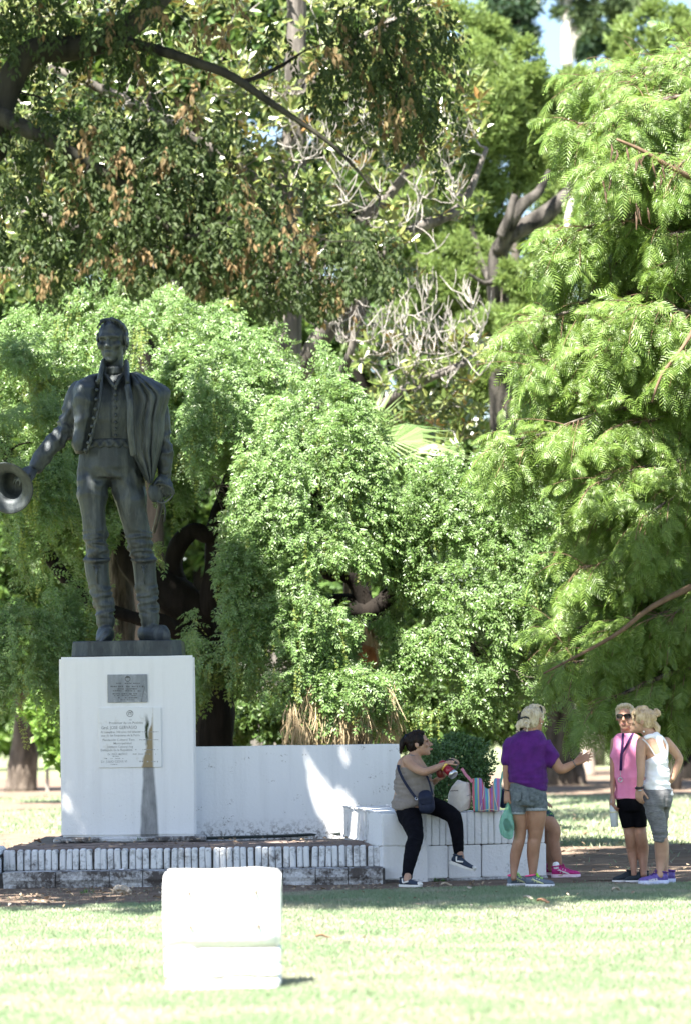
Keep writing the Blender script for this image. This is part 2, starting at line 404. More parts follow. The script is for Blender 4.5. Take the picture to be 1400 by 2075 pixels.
below = node(n, 'ShaderNodeMapRange'); n.links.new(sx.outputs[2], below.inputs[0]); below.inputs[1].default_value = ztop; below.inputs[2].default_value = ztop-.02; below.inputs[3].default_value = 0; below.inputs[4].default_value = 1
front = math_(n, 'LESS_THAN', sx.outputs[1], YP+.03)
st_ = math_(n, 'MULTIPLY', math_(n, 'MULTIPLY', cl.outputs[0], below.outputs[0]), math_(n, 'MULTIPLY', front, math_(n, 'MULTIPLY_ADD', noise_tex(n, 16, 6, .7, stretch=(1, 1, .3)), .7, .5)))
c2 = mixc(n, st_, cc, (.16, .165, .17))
dots = math_(n, 'MULTIPLY', ramp(n, noise_tex(n, 55, 3, .6), [(.66, 0.0), (.70, .8)]), ramp(n, sx.outputs[2], [(.36, 1.0), (.95, .15)]))
c2 = mixc(n, dots, c2, (.22, .2, .18)); n.links.new(c2, bs.inputs['Base Color'])
mesh_obj('body', [v.co[:] for v in bm.verts], [[v.index for v in f.verts] for f in bm.faces], M_pl, pl); bm.free()
mb = MB(); mb.bbox(x0-.07, x1+.09, YP-.11, YP+1.2, ZP-.02, ZP+.028, .012, .004); mb.build('base_course', M_block, pl)
# upper plaque
def plaque(x0p, x1p, y0p, y1p, mat, name, t=.014):
    a, b = P(x0p, y1p, YP-t), P(x1p, y0p, YP-t); mb = MB()
    mb.bbox(a.x, b.x, YP-t, YP+.02, a.z, b.z, .003, .001); return mb.build(name, mat, pl)
M_pq1, n, bs, cc = paintmat('grey_marble', (.20, .22, .24), (.55, .57, .58), .50, .72, 4, .002, False)
v_ = noise_tex(n, 14, 4, .6, stretch=(1, 1, .15)); n.links.new(mixc(n, ramp(n, v_, [(.4, 0.0), (.75, .6)]), cc, (.40, .42, .45)), bs.inputs['Base Color']); bs.inputs['Roughness'].default_value = .45
M_pq2, n, bs, cc = paintmat('pale_stained_marble', (.70, .71, .71), (.52, .50, .45), .54, .74, 5, .002, False)
g = node(n, 'ShaderNodeNewGeometry'); sx = node(n, 'ShaderNodeSeparateXYZ'); n.links.new(g.outputs['Position'], sx.inputs[0])
p_a, p_b = P(311, 1432, YP), P(276, 1555, YP); p_c = P(313, 1500, YP)
tt = node(n, 'ShaderNodeMapRange'); n.links.new(sx.outputs[2], tt.inputs[0]); tt.inputs[1].default_value = p_a.z; tt.inputs[2].default_value = p_b.z; tt.inputs[3].default_value = p_a.x; tt.inputs[4].default_value = p_b.x+.05
wob = math_(n, 'MULTIPLY_ADD', noise_tex(n, 9, 4), .06, -.03)
lft = node(n, 'ShaderNodeClamp'); n.links.new(math_(n, 'DIVIDE', math_(n, 'ADD', math_(n, 'SUBTRACT', sx.outputs[0], tt.outputs[0]), wob), .02), lft.inputs[0])
rgt = node(n, 'ShaderNodeClamp'); n.links.new(math_(n, 'DIVIDE', math_(n, 'SUBTRACT', p_c.x, sx.outputs[0]), .02), rgt.inputs[0])
msk = math_(n, 'MULTIPLY', lft.outputs[0], rgt.outputs[0])
c2 = mixc(n, math_(n, 'MULTIPLY', msk, .92), cc, (.25, .185, .085))
p_d = P(298, 1480, YP); dd = math_(n, 'DIVIDE', math_(n, 'ABSOLUTE', math_(n, 'ADD', math_(n, 'SUBTRACT', sx.outputs[0], p_d.x), wob)), .022)
core = math_(n, 'MULTIPLY', ramp(n, dd, [(.3, 1.0), (1.0, 0.0)]), ramp(n, math_(n, 'ABSOLUTE', math_(n, 'SUBTRACT', sx.outputs[2], p_d.z)), [(.06, 1.0), (.17, 0.0)]))
c2 = mixc(n, core, c2, (.035, .045, .02)); n.links.new(c2, bs.inputs['Base Color'])
plaque(219, 299, 1366, 1424, M_pq1, 'plaque')
plaque(202, 327, 1433, 1556, M_pq2, 'plaque')
M_ink1 = pmat('worn_dark_lettering', (.05, .055, .06), (.10, .105, .11), 30); M_ink2 = pmat('worn_grey_lettering', (.16, .165, .17), (.42, .42, .42), 26)
def text(s, pxc, pyc, hpx, mat, parent, name='lettering', Y=None, wpx=None, bold=0.0, align='CENTER', rot=0):
    cu = bpy.data.curves.new(name, 'FONT'); cu.body = s; cu.size = 1; cu.align_x = align; cu.resolution_u = 2; cu.extrude = .004; cu.offset = bold
    t = bpy.data.objects.new(name, cu); me = bpy.data.meshes.new_from_object(t); bpy.data.objects.remove(t); bpy.data.curves.remove(cu)
    co = np.empty(len(me.vertices)*3, np.float32); me.vertices.foreach_get('co', co); co = co.reshape(-1, 3)
    y_ = Y if Y else YP-.0145; sp = y_/FPX; k = hpx*sp/.70
    kx = k if not wpx else wpx*sp/max(1e-6, (co[:, 0].max()-co[:, 0].min()))
    cpt = P(pxc, pyc, y_)
    V = [(cpt.x+v[0]*kx*math.cos(rot)-v[1]*k*math.sin(rot), y_+v[2]*.2, cpt.z+v[0]*kx*math.sin(rot)+v[1]*k*math.cos(rot)-hpx*sp/2) for v in co]
    Fs = [tuple(p.vertices) for p in me.polygons]; bpy.data.meshes.remove(me)
    return mesh_obj(name, V, Fs, mat, parent)
for s_, pxc, pyc, h, wpx in (('Al', 265, 1458.5, 3.6, 4.5), ('Protector de los Pueblos', 256, 1464.5, 4.6, 68), ('Gral. JOSE GERVASIO', 242, 1474, 6.6, 72),
        ('Al cumplirse 200 años del fallecim', 245, 1483, 4.2, 80), ('uno de los Forjadores de la Patria', 245, 1490, 4.4, 78), ('Fundación Cultural Tam', 241, 1499, 4.2, 64),
        ('Municipalidad', 249, 1506, 4.2, 36), ('Instituto Cultural Arg', 244, 1513, 4.4, 52), ('Embajada de la República', 237, 1519.5, 4.6, 64),
        ('Dr. RAUL MUÑOZ', 239, 1528, 4.2, 40), ('Dr. JULIO CESAR VI', 232, 1543, 4.6, 52)):
    text(s_, pxc, pyc, h, M_ink2, pl, wpx=wpx, bold=.004)
def dashes(rows, mat, Y):
    mb = MB()
    for pyc, xa, xb, h in rows:
        x_ = xa
        while x_ < xb:
            wd = random.uniform(1.0, 3.4); a, b = P(x_, pyc+h/2*random.uniform(.5, 1), Y), P(min(x_+wd, xb), pyc-h/2*random.uniform(.5, 1), Y)
            if random.random() < .75: mb.box(a.x, b.x, Y-.0008, Y+.003, a.z, b.z)
            x_ += wd+random.uniform(.5, 1.4)
    mb.build('worn_inscription', mat, pl, kind='stuff')
dashes([(1384.5, 236, 288, 2.6), (1391, 225, 293, 3.4), (1396, 239, 280, 3), (1400, 227, 285, 2.8), (1406, 229, 280, 2.8), (1409.5, 232, 285, 2), (1414, 240, 279, 2.6), (1418, 245, 273, 1.6)], M_ink1, YP-.0148)
dashes([(1532.5, 226, 242, 2), (1537, 213, 252, 2.2), (1549, 225, 242, 1.8), (1483, 282, 322, 2), (1499, 280, 322, 2), (1519, 275, 322, 2), (1528, 270, 320, 2.4), (1543, 276, 322, 3)], M_ink2, YP-.0148)
def ring_badge(pxc, pyc, rx, ry, mat, dark, Y, top):
    c_ = P(pxc, pyc, Y); k = Y/FPX; mb = MB(); N = 20
    for i in range(N):
        a0, a1 = 2*math.pi*i/N, 2*math.pi*(i+1)/N
        q = [(c_.x+math.cos(a)*rx*k*f, Y-.001, c_.z+math.sin(a)*ry*k*f) for a, f in ((a0, 1), (a1, 1), (a1, .78), (a0, .78))]; mb.add(q, [(0, 1, 2, 3)])
    if top:
        pts = [(c_.x+math.cos(a)*rx*k*.8, Y-.0012, c_.z+math.sin(a)*ry*k*.8) for a in np.linspace(.35, math.pi-.35, 9)]; mb.add(pts, [tuple(range(9))])
    else:
        for s_ in (-1, 1):
            for h in (.45, .1, -.3):
                mb.box(c_.x+s_*rx*k*.32-.006, c_.x+s_*rx*k*.32+.006, Y-.001, Y+.002, c_.z+h*ry*k-.004, c_.z+h*ry*k+.004)
        mb.add([(c_.x-rx*k*.5, Y-.0012, c_.z+ry*k*.15), (c_.x+rx*k*.5, Y-.0012, c_.z+ry*k*.15), (c_.x, Y-.0012, c_.z+ry*k*.6)], [(0, 1, 2)])
    mb.build('emblem', mat, pl)
ring_badge(259.5, 1375.5, 5.6, 6, M_ink1, None, YP-.0148, True); ring_badge(264, 1446, 7, 7, M_ink2, None, YP-.0148, False)
mb = MB(); mb.tube([P(294, 1392, YP-.0145), P(290, 1408, YP-.0145), P(287, 1423, YP-.0145)], .0022, 4); mb.build('crack', M_ink1, pl)

# ---- whitewashed marker stone in front
YM = 18.4; mk = thing('marker_stone', (P(450, 2000, YM).x, YM+.2, 0), 'whitewashed block of stone courses with a pale plaque standing in the sunny grass', 'stone marker')
M_mk = paintmat('bright_whitewash', (.84, .84, .83), (.62, .60, .56), .70, .9, 6, .006, False)[0]
M_mj = pmat('grey_joint_mortar', (.16, .15, .14), (.30, .28, .26), 20)  # grey mortar in the joints between the courses
k = YM/FPX
def mblock(xa, xb, ya, yb, name, mat, rnd=.02, dy=0, depth=.36, jit=.006):
    a, b = P(xa, yb, YM), P(xb, ya, YM); bm = bmesh.new(); bmesh.ops.create_cube(bm, size=1); bmesh.ops.subdivide_edges(bm, edges=bm.edges[:], cuts=4, use_grid_fill=True)
    for v in bm.verts:
        q = Vector((a.x+(v.co.x+.5)*(b.x-a.x), YM+dy+(v.co.y+.5)*depth, a.z+(v.co.z+.5)*(b.z-a.z)))
        v.co = q+Vector((noise.noise(q*7), noise.noise(q*7+Vector((3, 8, 1))), noise.noise(q*7+Vector((8, 2, 5)))))*jit
    be = [e for e in bm.edges if len(e.link_faces) == 2 and e.link_faces[0].normal.dot(e.link_faces[1].normal) < .6]
    bmesh.ops.bevel(bm, geom=be, offset=rnd, segments=3, affect='EDGES'); bm.verts.index_update()
    o = mesh_obj(name, [v.co[:] for v in bm.verts], [[v.index for v in f.verts] for f in bm.faces], mat, mk, smooth=True); bm.free(); return o
mblock(333, 566, 1765, 1923.5, 'head_stone', M_mk, .017, jit=.012)
mblock(335, 396, 1922, 1951, 'stone', M_mk, .005); mblock(396.5, 567, 1922.3, 1952, 'stone', M_mk, .005, .002)
mblock(335, 457, 1951.4, 1984, 'stone', M_mk, .007, .001, jit=.009); mblock(457.6, 567, 1952.3, 1979, 'stone', M_mk, .006, -.002, jit=.009)
mblock(338, 452, 1985, 2008, 'stone', M_mk, .010, -.004, jit=.013); mblock(452.6, 568, 1980, 2006, 'stone', M_mk, .010, .0, jit=.013)
a, b = P(342, 2004, YM), P(562, 1920, YM); mb = MB(); mb.box(a.x, b.x, YM+.008, YM+.33, -.02, b.z); mb.build('mortar_core', M_mj, mk)
a, b = P(392, 1884, YM), P(520, 1803, YM); mb = MB(); mb.bbox(a.x, b.x, YM-.012, YM+.03, a.z, b.z, .004)
M_mp = paintmat('cream_marble', (.80, .77, .67), (.66, .60, .52), .55, .75, 9, .002, False)[0]; mb.build('plaque', M_mp, mk)
M_bolt = pmat('rusty_iron', (.10, .07, .05), (.2, .15, .11), 40, .7)
for bx, by in ((384.5, 1809.5), (520, 1806), (387, 1878), (525.5, 1876)):
    c_ = P(bx, by, YM); mb = MB(); mb.lathe((c_.x, YM+.03, c_.z), (c_.x, YM-.02, c_.z), [(0, .009), (.042, .009), (.044, .014), (.055, .013), (.064, .006)], 8); mb.build('bolt', M_bolt, mk)
# ------------------------------------------------------------------ leaves and trees
def unit(v): return v/np.maximum(np.linalg.norm(v, axis=-1, keepdims=True), 1e-9)
def frames(D, Nn):
    """rotation matrices whose x axis is D and whose z axis leans to Nn"""
    D = unit(D); Yv = unit(np.cross(Nn, D)); Z = np.cross(D, Yv); return np.stack([D, Yv, Z], axis=-1)
def K_leaf(wd=.45, fold=.08, droop=.06):
    v = [(0, 0, 0), (.32, -wd/2, fold), (.72, -wd*.36, fold*.8-droop*.5), (1, 0, -droop), (.72, wd*.36, fold*.8-droop*.5), (.32, wd/2, fold)]
    return np.array(v), [(0, 1, 2, 3), (0, 3, 4, 5)]
def K_join(items):
    """several (kernel, matrix 3x3, offset) into one kernel"""
    V, F_ = [], []; b = 0
    for (v, f), M, o in items:
        V.append(v@np.asarray(M).T+np.asarray(o)); F_ += [tuple(b+i for i in q) for q in f]; b += len(v)
    return np.concatenate(V), F_
def rotm(ax, an): return np.array(Matrix.Rotation(an, 3, ax))
def K_leaflet(wd=.45, fold=.08, droop=.06): return np.array([(0, 0, 0), (.42, -wd/2, fold), (1, 0, -droop), (.42, wd/2, fold)]), [(0, 1, 2, 3)]
def K_pinnate(nl=5, ll=.26, wd=.45, curve=.25):
    it = []
    lf = K_leaflet(wd, .09, .1)
    for i in range(nl):
        t = .12+.80*i/(nl-1); z = -curve*t*t
        for s in (-1, 1):
            M = rotm('Z', s*math.radians(62-12*t))@rotm('Y', math.radians(14))@rotm('X', s*random.uniform(-.5, .5))*ll*(1-.25*abs(t-.5))
            it.append((lf, M, (t+random.uniform(-.02, .02), 0, z)))
    it.append((lf, rotm('Y', .4)*ll, (.95, 0, -curve)))
    st = (np.array([(0, -.008, 0), (0, .008, 0), (.5, .006, -curve*.25), (.5, -.006, -curve*.25), (1, .004, -curve), (1, -.004, -curve)]), [(0, 1, 2, 3), (3, 2, 4, 5)])
    it.append((st, np.eye(3), (0, 0, 0))); return K_join(it)
def K_feather(npn=12, curve=.35, pw=.055):
    """a bipinnate frond: a rachis and narrow pinnae"""
    it = []
    for i in range(npn):
        t = .14+.84*i/(npn-1); z = -curve*t*t; L = .40*math.sin(math.pi*(.16+.80*t))**.7
        for s in (-1, 1):
            an = math.radians(58-20*t)
            strip = (np.array([(0, -pw*.25, 0), (0, pw*.25, 0), (.5, pw*.5, .03), (.5, -pw*.5, .03), (1, pw*.1, -.06), (1, -pw*.1, -.06)])*np.array([L, 1, L]), [(0, 3, 2, 1), (3, 5, 4, 2)])
            it.append((strip, rotm('Z', s*an)@rotm('Y', .25)@rotm('X', s*random.uniform(-.3, .5)), (t, 0, z)))
    st = (np.array([(0, -.008, 0), (0, .008, 0), (.5, .006, -curve*.25), (.5, -.006, -curve*.25), (1, .003, -curve), (1, -.003, -curve)]), [(0, 1, 2, 3), (3, 2, 4, 5)])
    it.append((st, np.eye(3), (0, 0, 0))); return K_join(it)
def K_clump(n=6, wd=.4, spread=1.0):
    it = []
    for i in range(n):
        M = rotm('Z', random.uniform(-math.pi, math.pi)*spread)@rotm('Y', random.uniform(-.9, .5))@rotm('X', random.uniform(-.6, .6))*random.uniform(.5, .75)
        it.append((K_leaf(wd), M, np.array([random.uniform(-.2, .2) for _ in range(3)])))
    return K_join(it)
def K_rosette(n=9, wd=.42):
    it = []
    for i in range(n):
        a = i*2.4+random.uniform(-.2, .2); up = math.radians(10+50*(i/n))
        it.append((K_leaf(wd, .07, .10), rotm('Z', a)@rotm('Y', -up)@rotm('X', random.uniform(-.25, .25)), (0, 0, .04*i/n)))
    return K_join(it)

def scatter(root, names, kern, T, R, S, mat, n_parts=300, margin=10):
    """leaves: those that show largest as parts of their own, the rest as one part"""
    kerns = kern if isinstance(kern, list) else [kern]
    kid = RNG.integers(0, len(kerns), len(T)); isp = np.zeros(len(T), bool)
    if n_parts:
        u, v = proj(T); ok = np.where((u > -margin) & (u < 1400+margin) & (v > -margin) & (v < 2075))[0]
        isp[ok[np.argsort(T[ok, 1]/np.maximum(S[ok], 1e-6)**.6)][:n_parts]] = True
    meshes = []
    for kv, kf in kerns:
        me = bpy.data.meshes.new(names[0]); me.from_pydata(kv.tolist(), [], kf); me.materials.append(mat); me.update(); meshes.append(me)
    src = [None]*len(kerns)
    for i in np.where(isp)[0]:
        ki = kid[i]; o = bpy.data.objects.new(names[0], meshes[ki]); COL.objects.link(o); o.parent = root; src[ki] = src[ki] or o
        M = Matrix(R[i].tolist()).to_4x4(); M = Matrix.Translation(Vector(T[i])-org(root))@M@Matrix.Scale(float(S[i]), 4); o.matrix_local = M
    ix = np.where(~isp)[0]
    if not len(ix): return
    src = [o or bpy.data.objects.new(names[0], me) for o, me in zip(src, meshes)]
    # the rest: one object whose points carry the same leaves
    o_ = org(root); me = bpy.data.meshes.new(names[1]); me.vertices.add(len(ix)); me.vertices.foreach_set('co', (T[ix]-np.array(o_)).astype(np.float32).ravel())
    Q = R[ix]; eu = np.stack([np.arctan2(Q[:, 2, 1], Q[:, 2, 2]), np.arcsin(np.clip(-Q[:, 2, 0], -1, 1)), np.arctan2(Q[:, 1, 0], Q[:, 0, 0])], 1)
    me.attributes.new('turn', 'FLOAT_VECTOR', 'POINT').data.foreach_set('vector', eu.astype(np.float32).ravel())
    me.attributes.new('size', 'FLOAT', 'POINT').data.foreach_set('value', S[ix].astype(np.float32)); me.attributes.new('kind_of_leaf', 'INT', 'POINT').data.foreach_set('value', kid[ix].astype(np.int32))
    me.materials.append(mat); o = bpy.data.objects.new(names[1], me); COL.objects.link(o); o.parent = root; o['kind'] = 'stuff'; ORG[o] = o_
    g = bpy.data.node_groups.new(names[1], 'GeometryNodeTree'); g.interface.new_socket('Geometry', in_out='INPUT', socket_type='NodeSocketGeometry'); g.interface.new_socket('Geometry', in_out='OUTPUT', socket_type='NodeSocketGeometry')
    gi, go, ip, jn = g.nodes.new('NodeGroupInput'), g.nodes.new('NodeGroupOutput'), g.nodes.new('GeometryNodeInstanceOnPoints'), g.nodes.new('GeometryNodeJoinGeometry')
    for s_ in src:
        q = g.nodes.new('GeometryNodeObjectInfo'); q.transform_space = 'ORIGINAL'; q.inputs['Object'].default_value = s_; q.inputs['As Instance'].default_value = True; g.links.new(q.outputs['Geometry'], jn.inputs[0])
    def att(nm, ty): q = g.nodes.new('GeometryNodeInputNamedAttribute'); q.data_type = ty; q.inputs['Name'].default_value = nm; return q.outputs['Attribute']
    g.links.new(gi.outputs[0], ip.inputs['Points']); g.links.new(jn.outputs[0], ip.inputs['Instance']); ip.inputs['Pick Instance'].default_value = True
    g.links.new(att('kind_of_leaf', 'INT'), ip.inputs['Instance Index']); g.links.new(att('turn', 'FLOAT_VECTOR'), ip.inputs['Rotation']); g.links.new(att('size', 'FLOAT'), ip.inputs['Scale']); g.links.new(ip.outputs[0], go.inputs[0])
    o.modifiers.new('leaves', 'NODES').node_group = g
def jit(n, s=1.0): return RNG.normal(0, s, (n, 3))
def ball(n, c, r, shell=.0):
    d = unit(RNG.normal(0, 1, (n, 3))); q = RNG.random(n)**(1/3); q = shell+(1-shell)*q
    return np.asarray(c)+d*q[:, None]*np.asarray(r), d
def blobs(n, c, r, nb=30, br=.35, shell=.55):
    """points gathered in clumps through an ellipsoid, and their outward directions"""
    cc, dd = ball(nb, c, np.asarray(r)*(1-br*.6), shell); k = RNG.integers(0, nb, n)
    sz = (br*RNG.uniform(.6, 1.2, nb))[k]; d = unit(RNG.normal(0, 1, (n, 3))); q = RNG.random(n)**.45
    return cc[k]+d*(q*sz)[:, None]*np.asarray(r), unit(d+dd[k]*.6)
def grow(mb, skel, rad, targets, r_tip=.006, n=5, wob=.12, sag=0.0, step=5):
    """connect each target to the nearest point of the growing skeleton"""
    Pn = np.array([tuple(p) for p in skel]); Rn = np.array(rad, float)
    T = np.asarray(targets); order = np.argsort(np.min(np.linalg.norm(T[:, None]-Pn[None], axis=2), axis=1))
    for i in order:
        d = np.linalg.norm(Pn-T[i], axis=1)+.25*np.maximum(0, Pn[:, 2]-T[i][2]); j = int(np.argmin(d)); a, b_ = Pn[j], T[i]
        L = np.linalg.norm(b_-a)
        if L < .03: continue
        mid = (a+b_)/2+RNG.normal(0, wob*L, 3)+np.array((0, 0, -sag*L)); r0 = max(r_tip, min(Rn[j]*.72, r_tip+L*.03))
        ts = np.linspace(0, 1, step); pts = [(1-t)**2*a+2*t*(1-t)*mid+t*t*b_+(RNG.normal(0, .02*L, 3) if 0 < t < 1 else 0) for t in ts]
        rr = np.linspace(r0, r_tip, step); mb.tube(pts, list(rr), n, cap=False)
        Pn = np.vstack([Pn, pts[1:]]); Rn = np.concatenate([Rn, rr[1:]])

# ---- materials
L_weep = leafmat('pagoda_leaf', [(.085, .17, .038), (.135, .235, .06), (.20, .29, .11), (.10, .195, .042)], back=(.20, .28, .16), rough=.42, trans=.34, tcol=(.26, .40, .06), spec=.7)
L_flower = leafmat('yellow_green_tassel', [(.24, .30, .06), (.30, .34, .09), (.20, .27, .05)], rough=.6, trans=.3)
L_feather = leafmat('feathery_leaf', [(.105, .19, .03), (.165, .255, .05), (.08, .15, .027), (.20, .28, .07)], rough=.45, trans=.32, tcol=(.32, .44, .05))
L_mag = leafmat('leathery_leaf', [(.07, .11, .025), (.13, .17, .045), (.20, .22, .07), (.08, .125, .03)], back=(.32, .17, .055), rough=.28, trans=.16, spec=.8)
L_shade = leafmat('shade_dark_small_leaf', [(.028, .046, .016), (.042, .066, .020), (.056, .078, .025)], rough=.6, trans=.22, tcol=(.08, .14, .02), spec=.25)  # tones darkened to include the shade these leaves hang in
L_brown = leafmat('withered_leaf', [(.17, .115, .05), (.22, .145, .065), (.11, .08, .035), (.16, .13, .05)], rough=.8, trans=.25, tcol=(.25, .16, .06))
L_con = leafmat('cypress_spray', [(.18, .27, .07), (.24, .33, .11), (.13, .20, .05)], rough=.6, trans=.35, tcol=(.32, .38, .09))
L_bg = leafmat('far_leaf', [(.06, .12, .025), (.09, .16, .035), (.05, .10, .025), (.12, .18, .05)], rough=.5, trans=.3)
L_bright = leafmat('bright_far_leaf', [(.12, .22, .04), (.16, .26, .05), (.09, .17, .03)], rough=.5, trans=.4, tcol=(.25, .4, .05))
L_euc = leafmat('gum_leaf', [(.10, .15, .07), (.13, .18, .08), (.07, .12, .06)], rough=.5, trans=.25)
L_shrub = leafmat('shrub_leaf', [(.045, .105, .035), (.065, .14, .045), (.09, .165, .055)], rough=.4, trans=.25)
L_palm = leafmat('fan_blade', [(.10, .17, .05), (.15, .22, .08), (.20, .25, .11)], rough=.4, trans=.2)
L_dead = leafmat('dry_fan_blade', [(.42, .33, .19), (.52, .42, .27), (.32, .23, .13), (.46, .36, .22)], rough=.8, trans=.2, tcol=(.4, .28, .14))
B_dark = barkmat('shade_dark_bark', (.006, .005, .004), (.020, .016, .013))  # near-black: the shade inside the weeping tree is put into this bark colour
B_grey = barkmat('grey_bark', (.04, .034, .028), (.19, .165, .14), 9, .05)
B_pale = barkmat('pale_twig', (.20, .185, .165), (.36, .335, .31), 9)
B_brown = barkmat('brown_bark', (.04, .032, .026), (.17, .14, .115), 6, .08)
B_red = barkmat('reddish_twig', (.10, .07, .045), (.20, .13, .085))
B_gum = barkmat('white_gum_bark', (.45, .42, .38), (.62, .59, .55), 3)
def sk(pts, r, k=5):
    pp = smooth_path(pts, k); return pp, lerp_list(r, len(pp))

# ---- weeping pagoda tree behind the statue
YT = 38.0
wt_ = thing('weeping_pagoda_tree', (P(440, 1500, YT).x, YT, 0), 'broad weeping tree with curtains of pale lit leaves over black twisted limbs behind the statue', 'tree')
def ground(px, Y): q = P(px, 1452, Y); return Vector((q.x, Y, -.05))
mb = MB()
p, r = sk([ground(436, YT), P(436, 1450, YT), P(430, 1350, YT), P(408, 1270, YT-.1), P(360, 1215, YT-.2), P(300, 1170, YT-.2), P(255, 1100, YT), P(230, 980, YT), P(240, 820, YT+.2)], [.26, .22, .21, .22, .25, .20, .17, .14, .10]); mb.tube(p, r, 10, rough=.25); s1 = (p, r)
p, r = sk([P(408, 1270, YT-.1), P(425, 1215, YT-.25), P(436, 1150, YT-.2), P(440, 1085, YT-.2), P(450, 1030, YT-.1), P(478, 1015, YT)], [.16, .14, .12, .11, .12, .10]); mb.tube(p, r, 9, rough=.3); s2 = (p, r)
p, r = sk([P(375, 1215, YT-.2), P(352, 1150, YT-.15), P(366, 1100, YT-.2), P(395, 1076, YT-.3), P(432, 1078, YT-.25), P(470, 960, YT), P(520, 860, YT)], [.12, .11, .11, .10, .10, .08, .06]); mb.tube(p, r, 9, rough=.3); s3 = (p, r)
p, r = sk([P(426, 1360, YT), P(385, 1300, YT-.3), P(330, 1262, YT-.5), P(270, 1250, YT-.4), P(160, 1200, YT-.2), P(60, 1060, YT), P(10, 900, YT)], [.11, .10, .09, .07, .08, .08, .06]); mb.tube(p, r, 8, rough=.3); s4 = (p, r)
p, r = sk([P(430, 1330, YT), P(520, 1300, YT), P(620, 1240, YT-.2), P(690, 1225, YT-.3), P(745, 1238, YT-.35), P(800, 1196, YT-.3), P(880, 1100, YT-.2), P(940, 1020, YT)], [.14, .13, .12, .12, .13, .10, .08, .05]); mb.tube(p, r, 9, rough=.3); s5 = (p, r)
p, r = sk([P(745, 1236, YT-.35), P(722, 1185, YT-.4), P(694, 1160, YT-.45), P(660, 1152, YT-.4), P(640, 1000, YT-.3), P(650, 850, YT-.2)], [.10, .09, .09, .08, .07, .05]); mb.tube(p, r, 8, rough=.3); s6 = (p, r)
p, r = sk([P(775, 1240, YT-.35), P(800, 1262, YT-.5), P(790, 1295, YT-.5), P(760, 1290, YT-.5)], [.05, .045, .04, .03]); mb.tube(p, r, 7, rough=.3)
p, r = sk([P(850, 1150, YT-.2), P(925, 1230, YT-.4), P(945, 1290, YT-.5), P(970, 1330, YT-.5)], [.05, .045, .04, .03]); mb.tube(p, r, 7, rough=.3)
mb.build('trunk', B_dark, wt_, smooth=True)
mb = MB(); p, r = sk([ground(252, YT+.9), P(250, 1400, YT+.9), P(246, 1230, YT+.9), P(238, 1100, YT+.9), P(215, 900, YT+.8)], [.19, .17, .16, .14, .1]); mb.tube(p, r, 10, rough=.3); mb.build('trunk', B_grey, wt_, smooth=True); s7 = (p, r)
# domes: centre column px, top row, half width px, rows fallen before hanging straight, depth, lowest hanging row
DOMES = [(255, 590, 300, 330, 38.9, 1150, 1.7, 3300), (590, 640, 120, 260, 38.4, 1000, 1.0, 700), (440, 690, 150, 200, 37.7, 1040, 1.0, 900),
         (642, 792, 180, 330, 36.9, 1300, 1.1, 2700), (965, 928, 148, 300, 37.3, 1440, 1.0, 2000), (25, 700, 120, 260, 36.9, 1490, 1.0, 1800),
         (505, 1085, 100, 170, 36.2, 1480, .7, 1300), (610, 1150, 110, 170, 36.3, 1420, .7, 1100), (690, 1330, 105, 90, 35.9, 1470, .5, 650),
         (890, 1180, 120, 180, 36.8, 1490, .7, 1100), (1030, 1200, 80, 150, 37.2, 1450, .6, 700), (150, 900, 90, 200, 37.8, 1290, .6, 600), (310, 960, 70, 140, 37.5, 1150, .5, 420), (180, 1180, 60, 90, 37.2, 1330, .4, 260), (50, 1225, 105, 110, 36.6, 1475, .6, 800), (425, 1270, 36, 60, 36.6, 1480, .35, 220), (640, 1030, 120, 170, 36.1, 1330, .6, 900)]
HOLES = [(455, 950, 26, 75, 37.6), (30, 780, 70, 50, 36.6), (800, 900, 24, 110, 36.9), (690, 1180, 60, 45, 37.9), (830, 1240, 50, 45, 37.3), (300, 1050, 60, 60, 37.4), (200, 1010, 50, 50, 37.7), (560, 780, 60, 22, 37.6), (640, 1010, 26, 30, 36.5), (900, 1110, 40, 26, 36.9), (520, 1190, 36, 22, 36.0), (1060, 1330, 40, 45, 37.4), (870, 1390, 60, 40, 37.5), (560, 1330, 40, 26, 36.2), (350, 800, 40, 30, 37.6), (130, 1120, 45, 60, 37.6), (395, 1130, 62, 125, 39.9), (335, 1240, 60, 60, 37.9), (425, 1240, 30, 80, 38.2), (735, 1200, 72, 52, 37.9), (745, 1300, 40, 60, 37.2), (80, 890, 60, 45, 37.5), (255, 1190, 55, 120, 38.9), (445, 1440, 42, 62, 38.0), (965, 1300, 36, 50, 37.4), (255, 800, 90, 150, 35.5)]
TT, DD, NN, FL = [], [], [], []
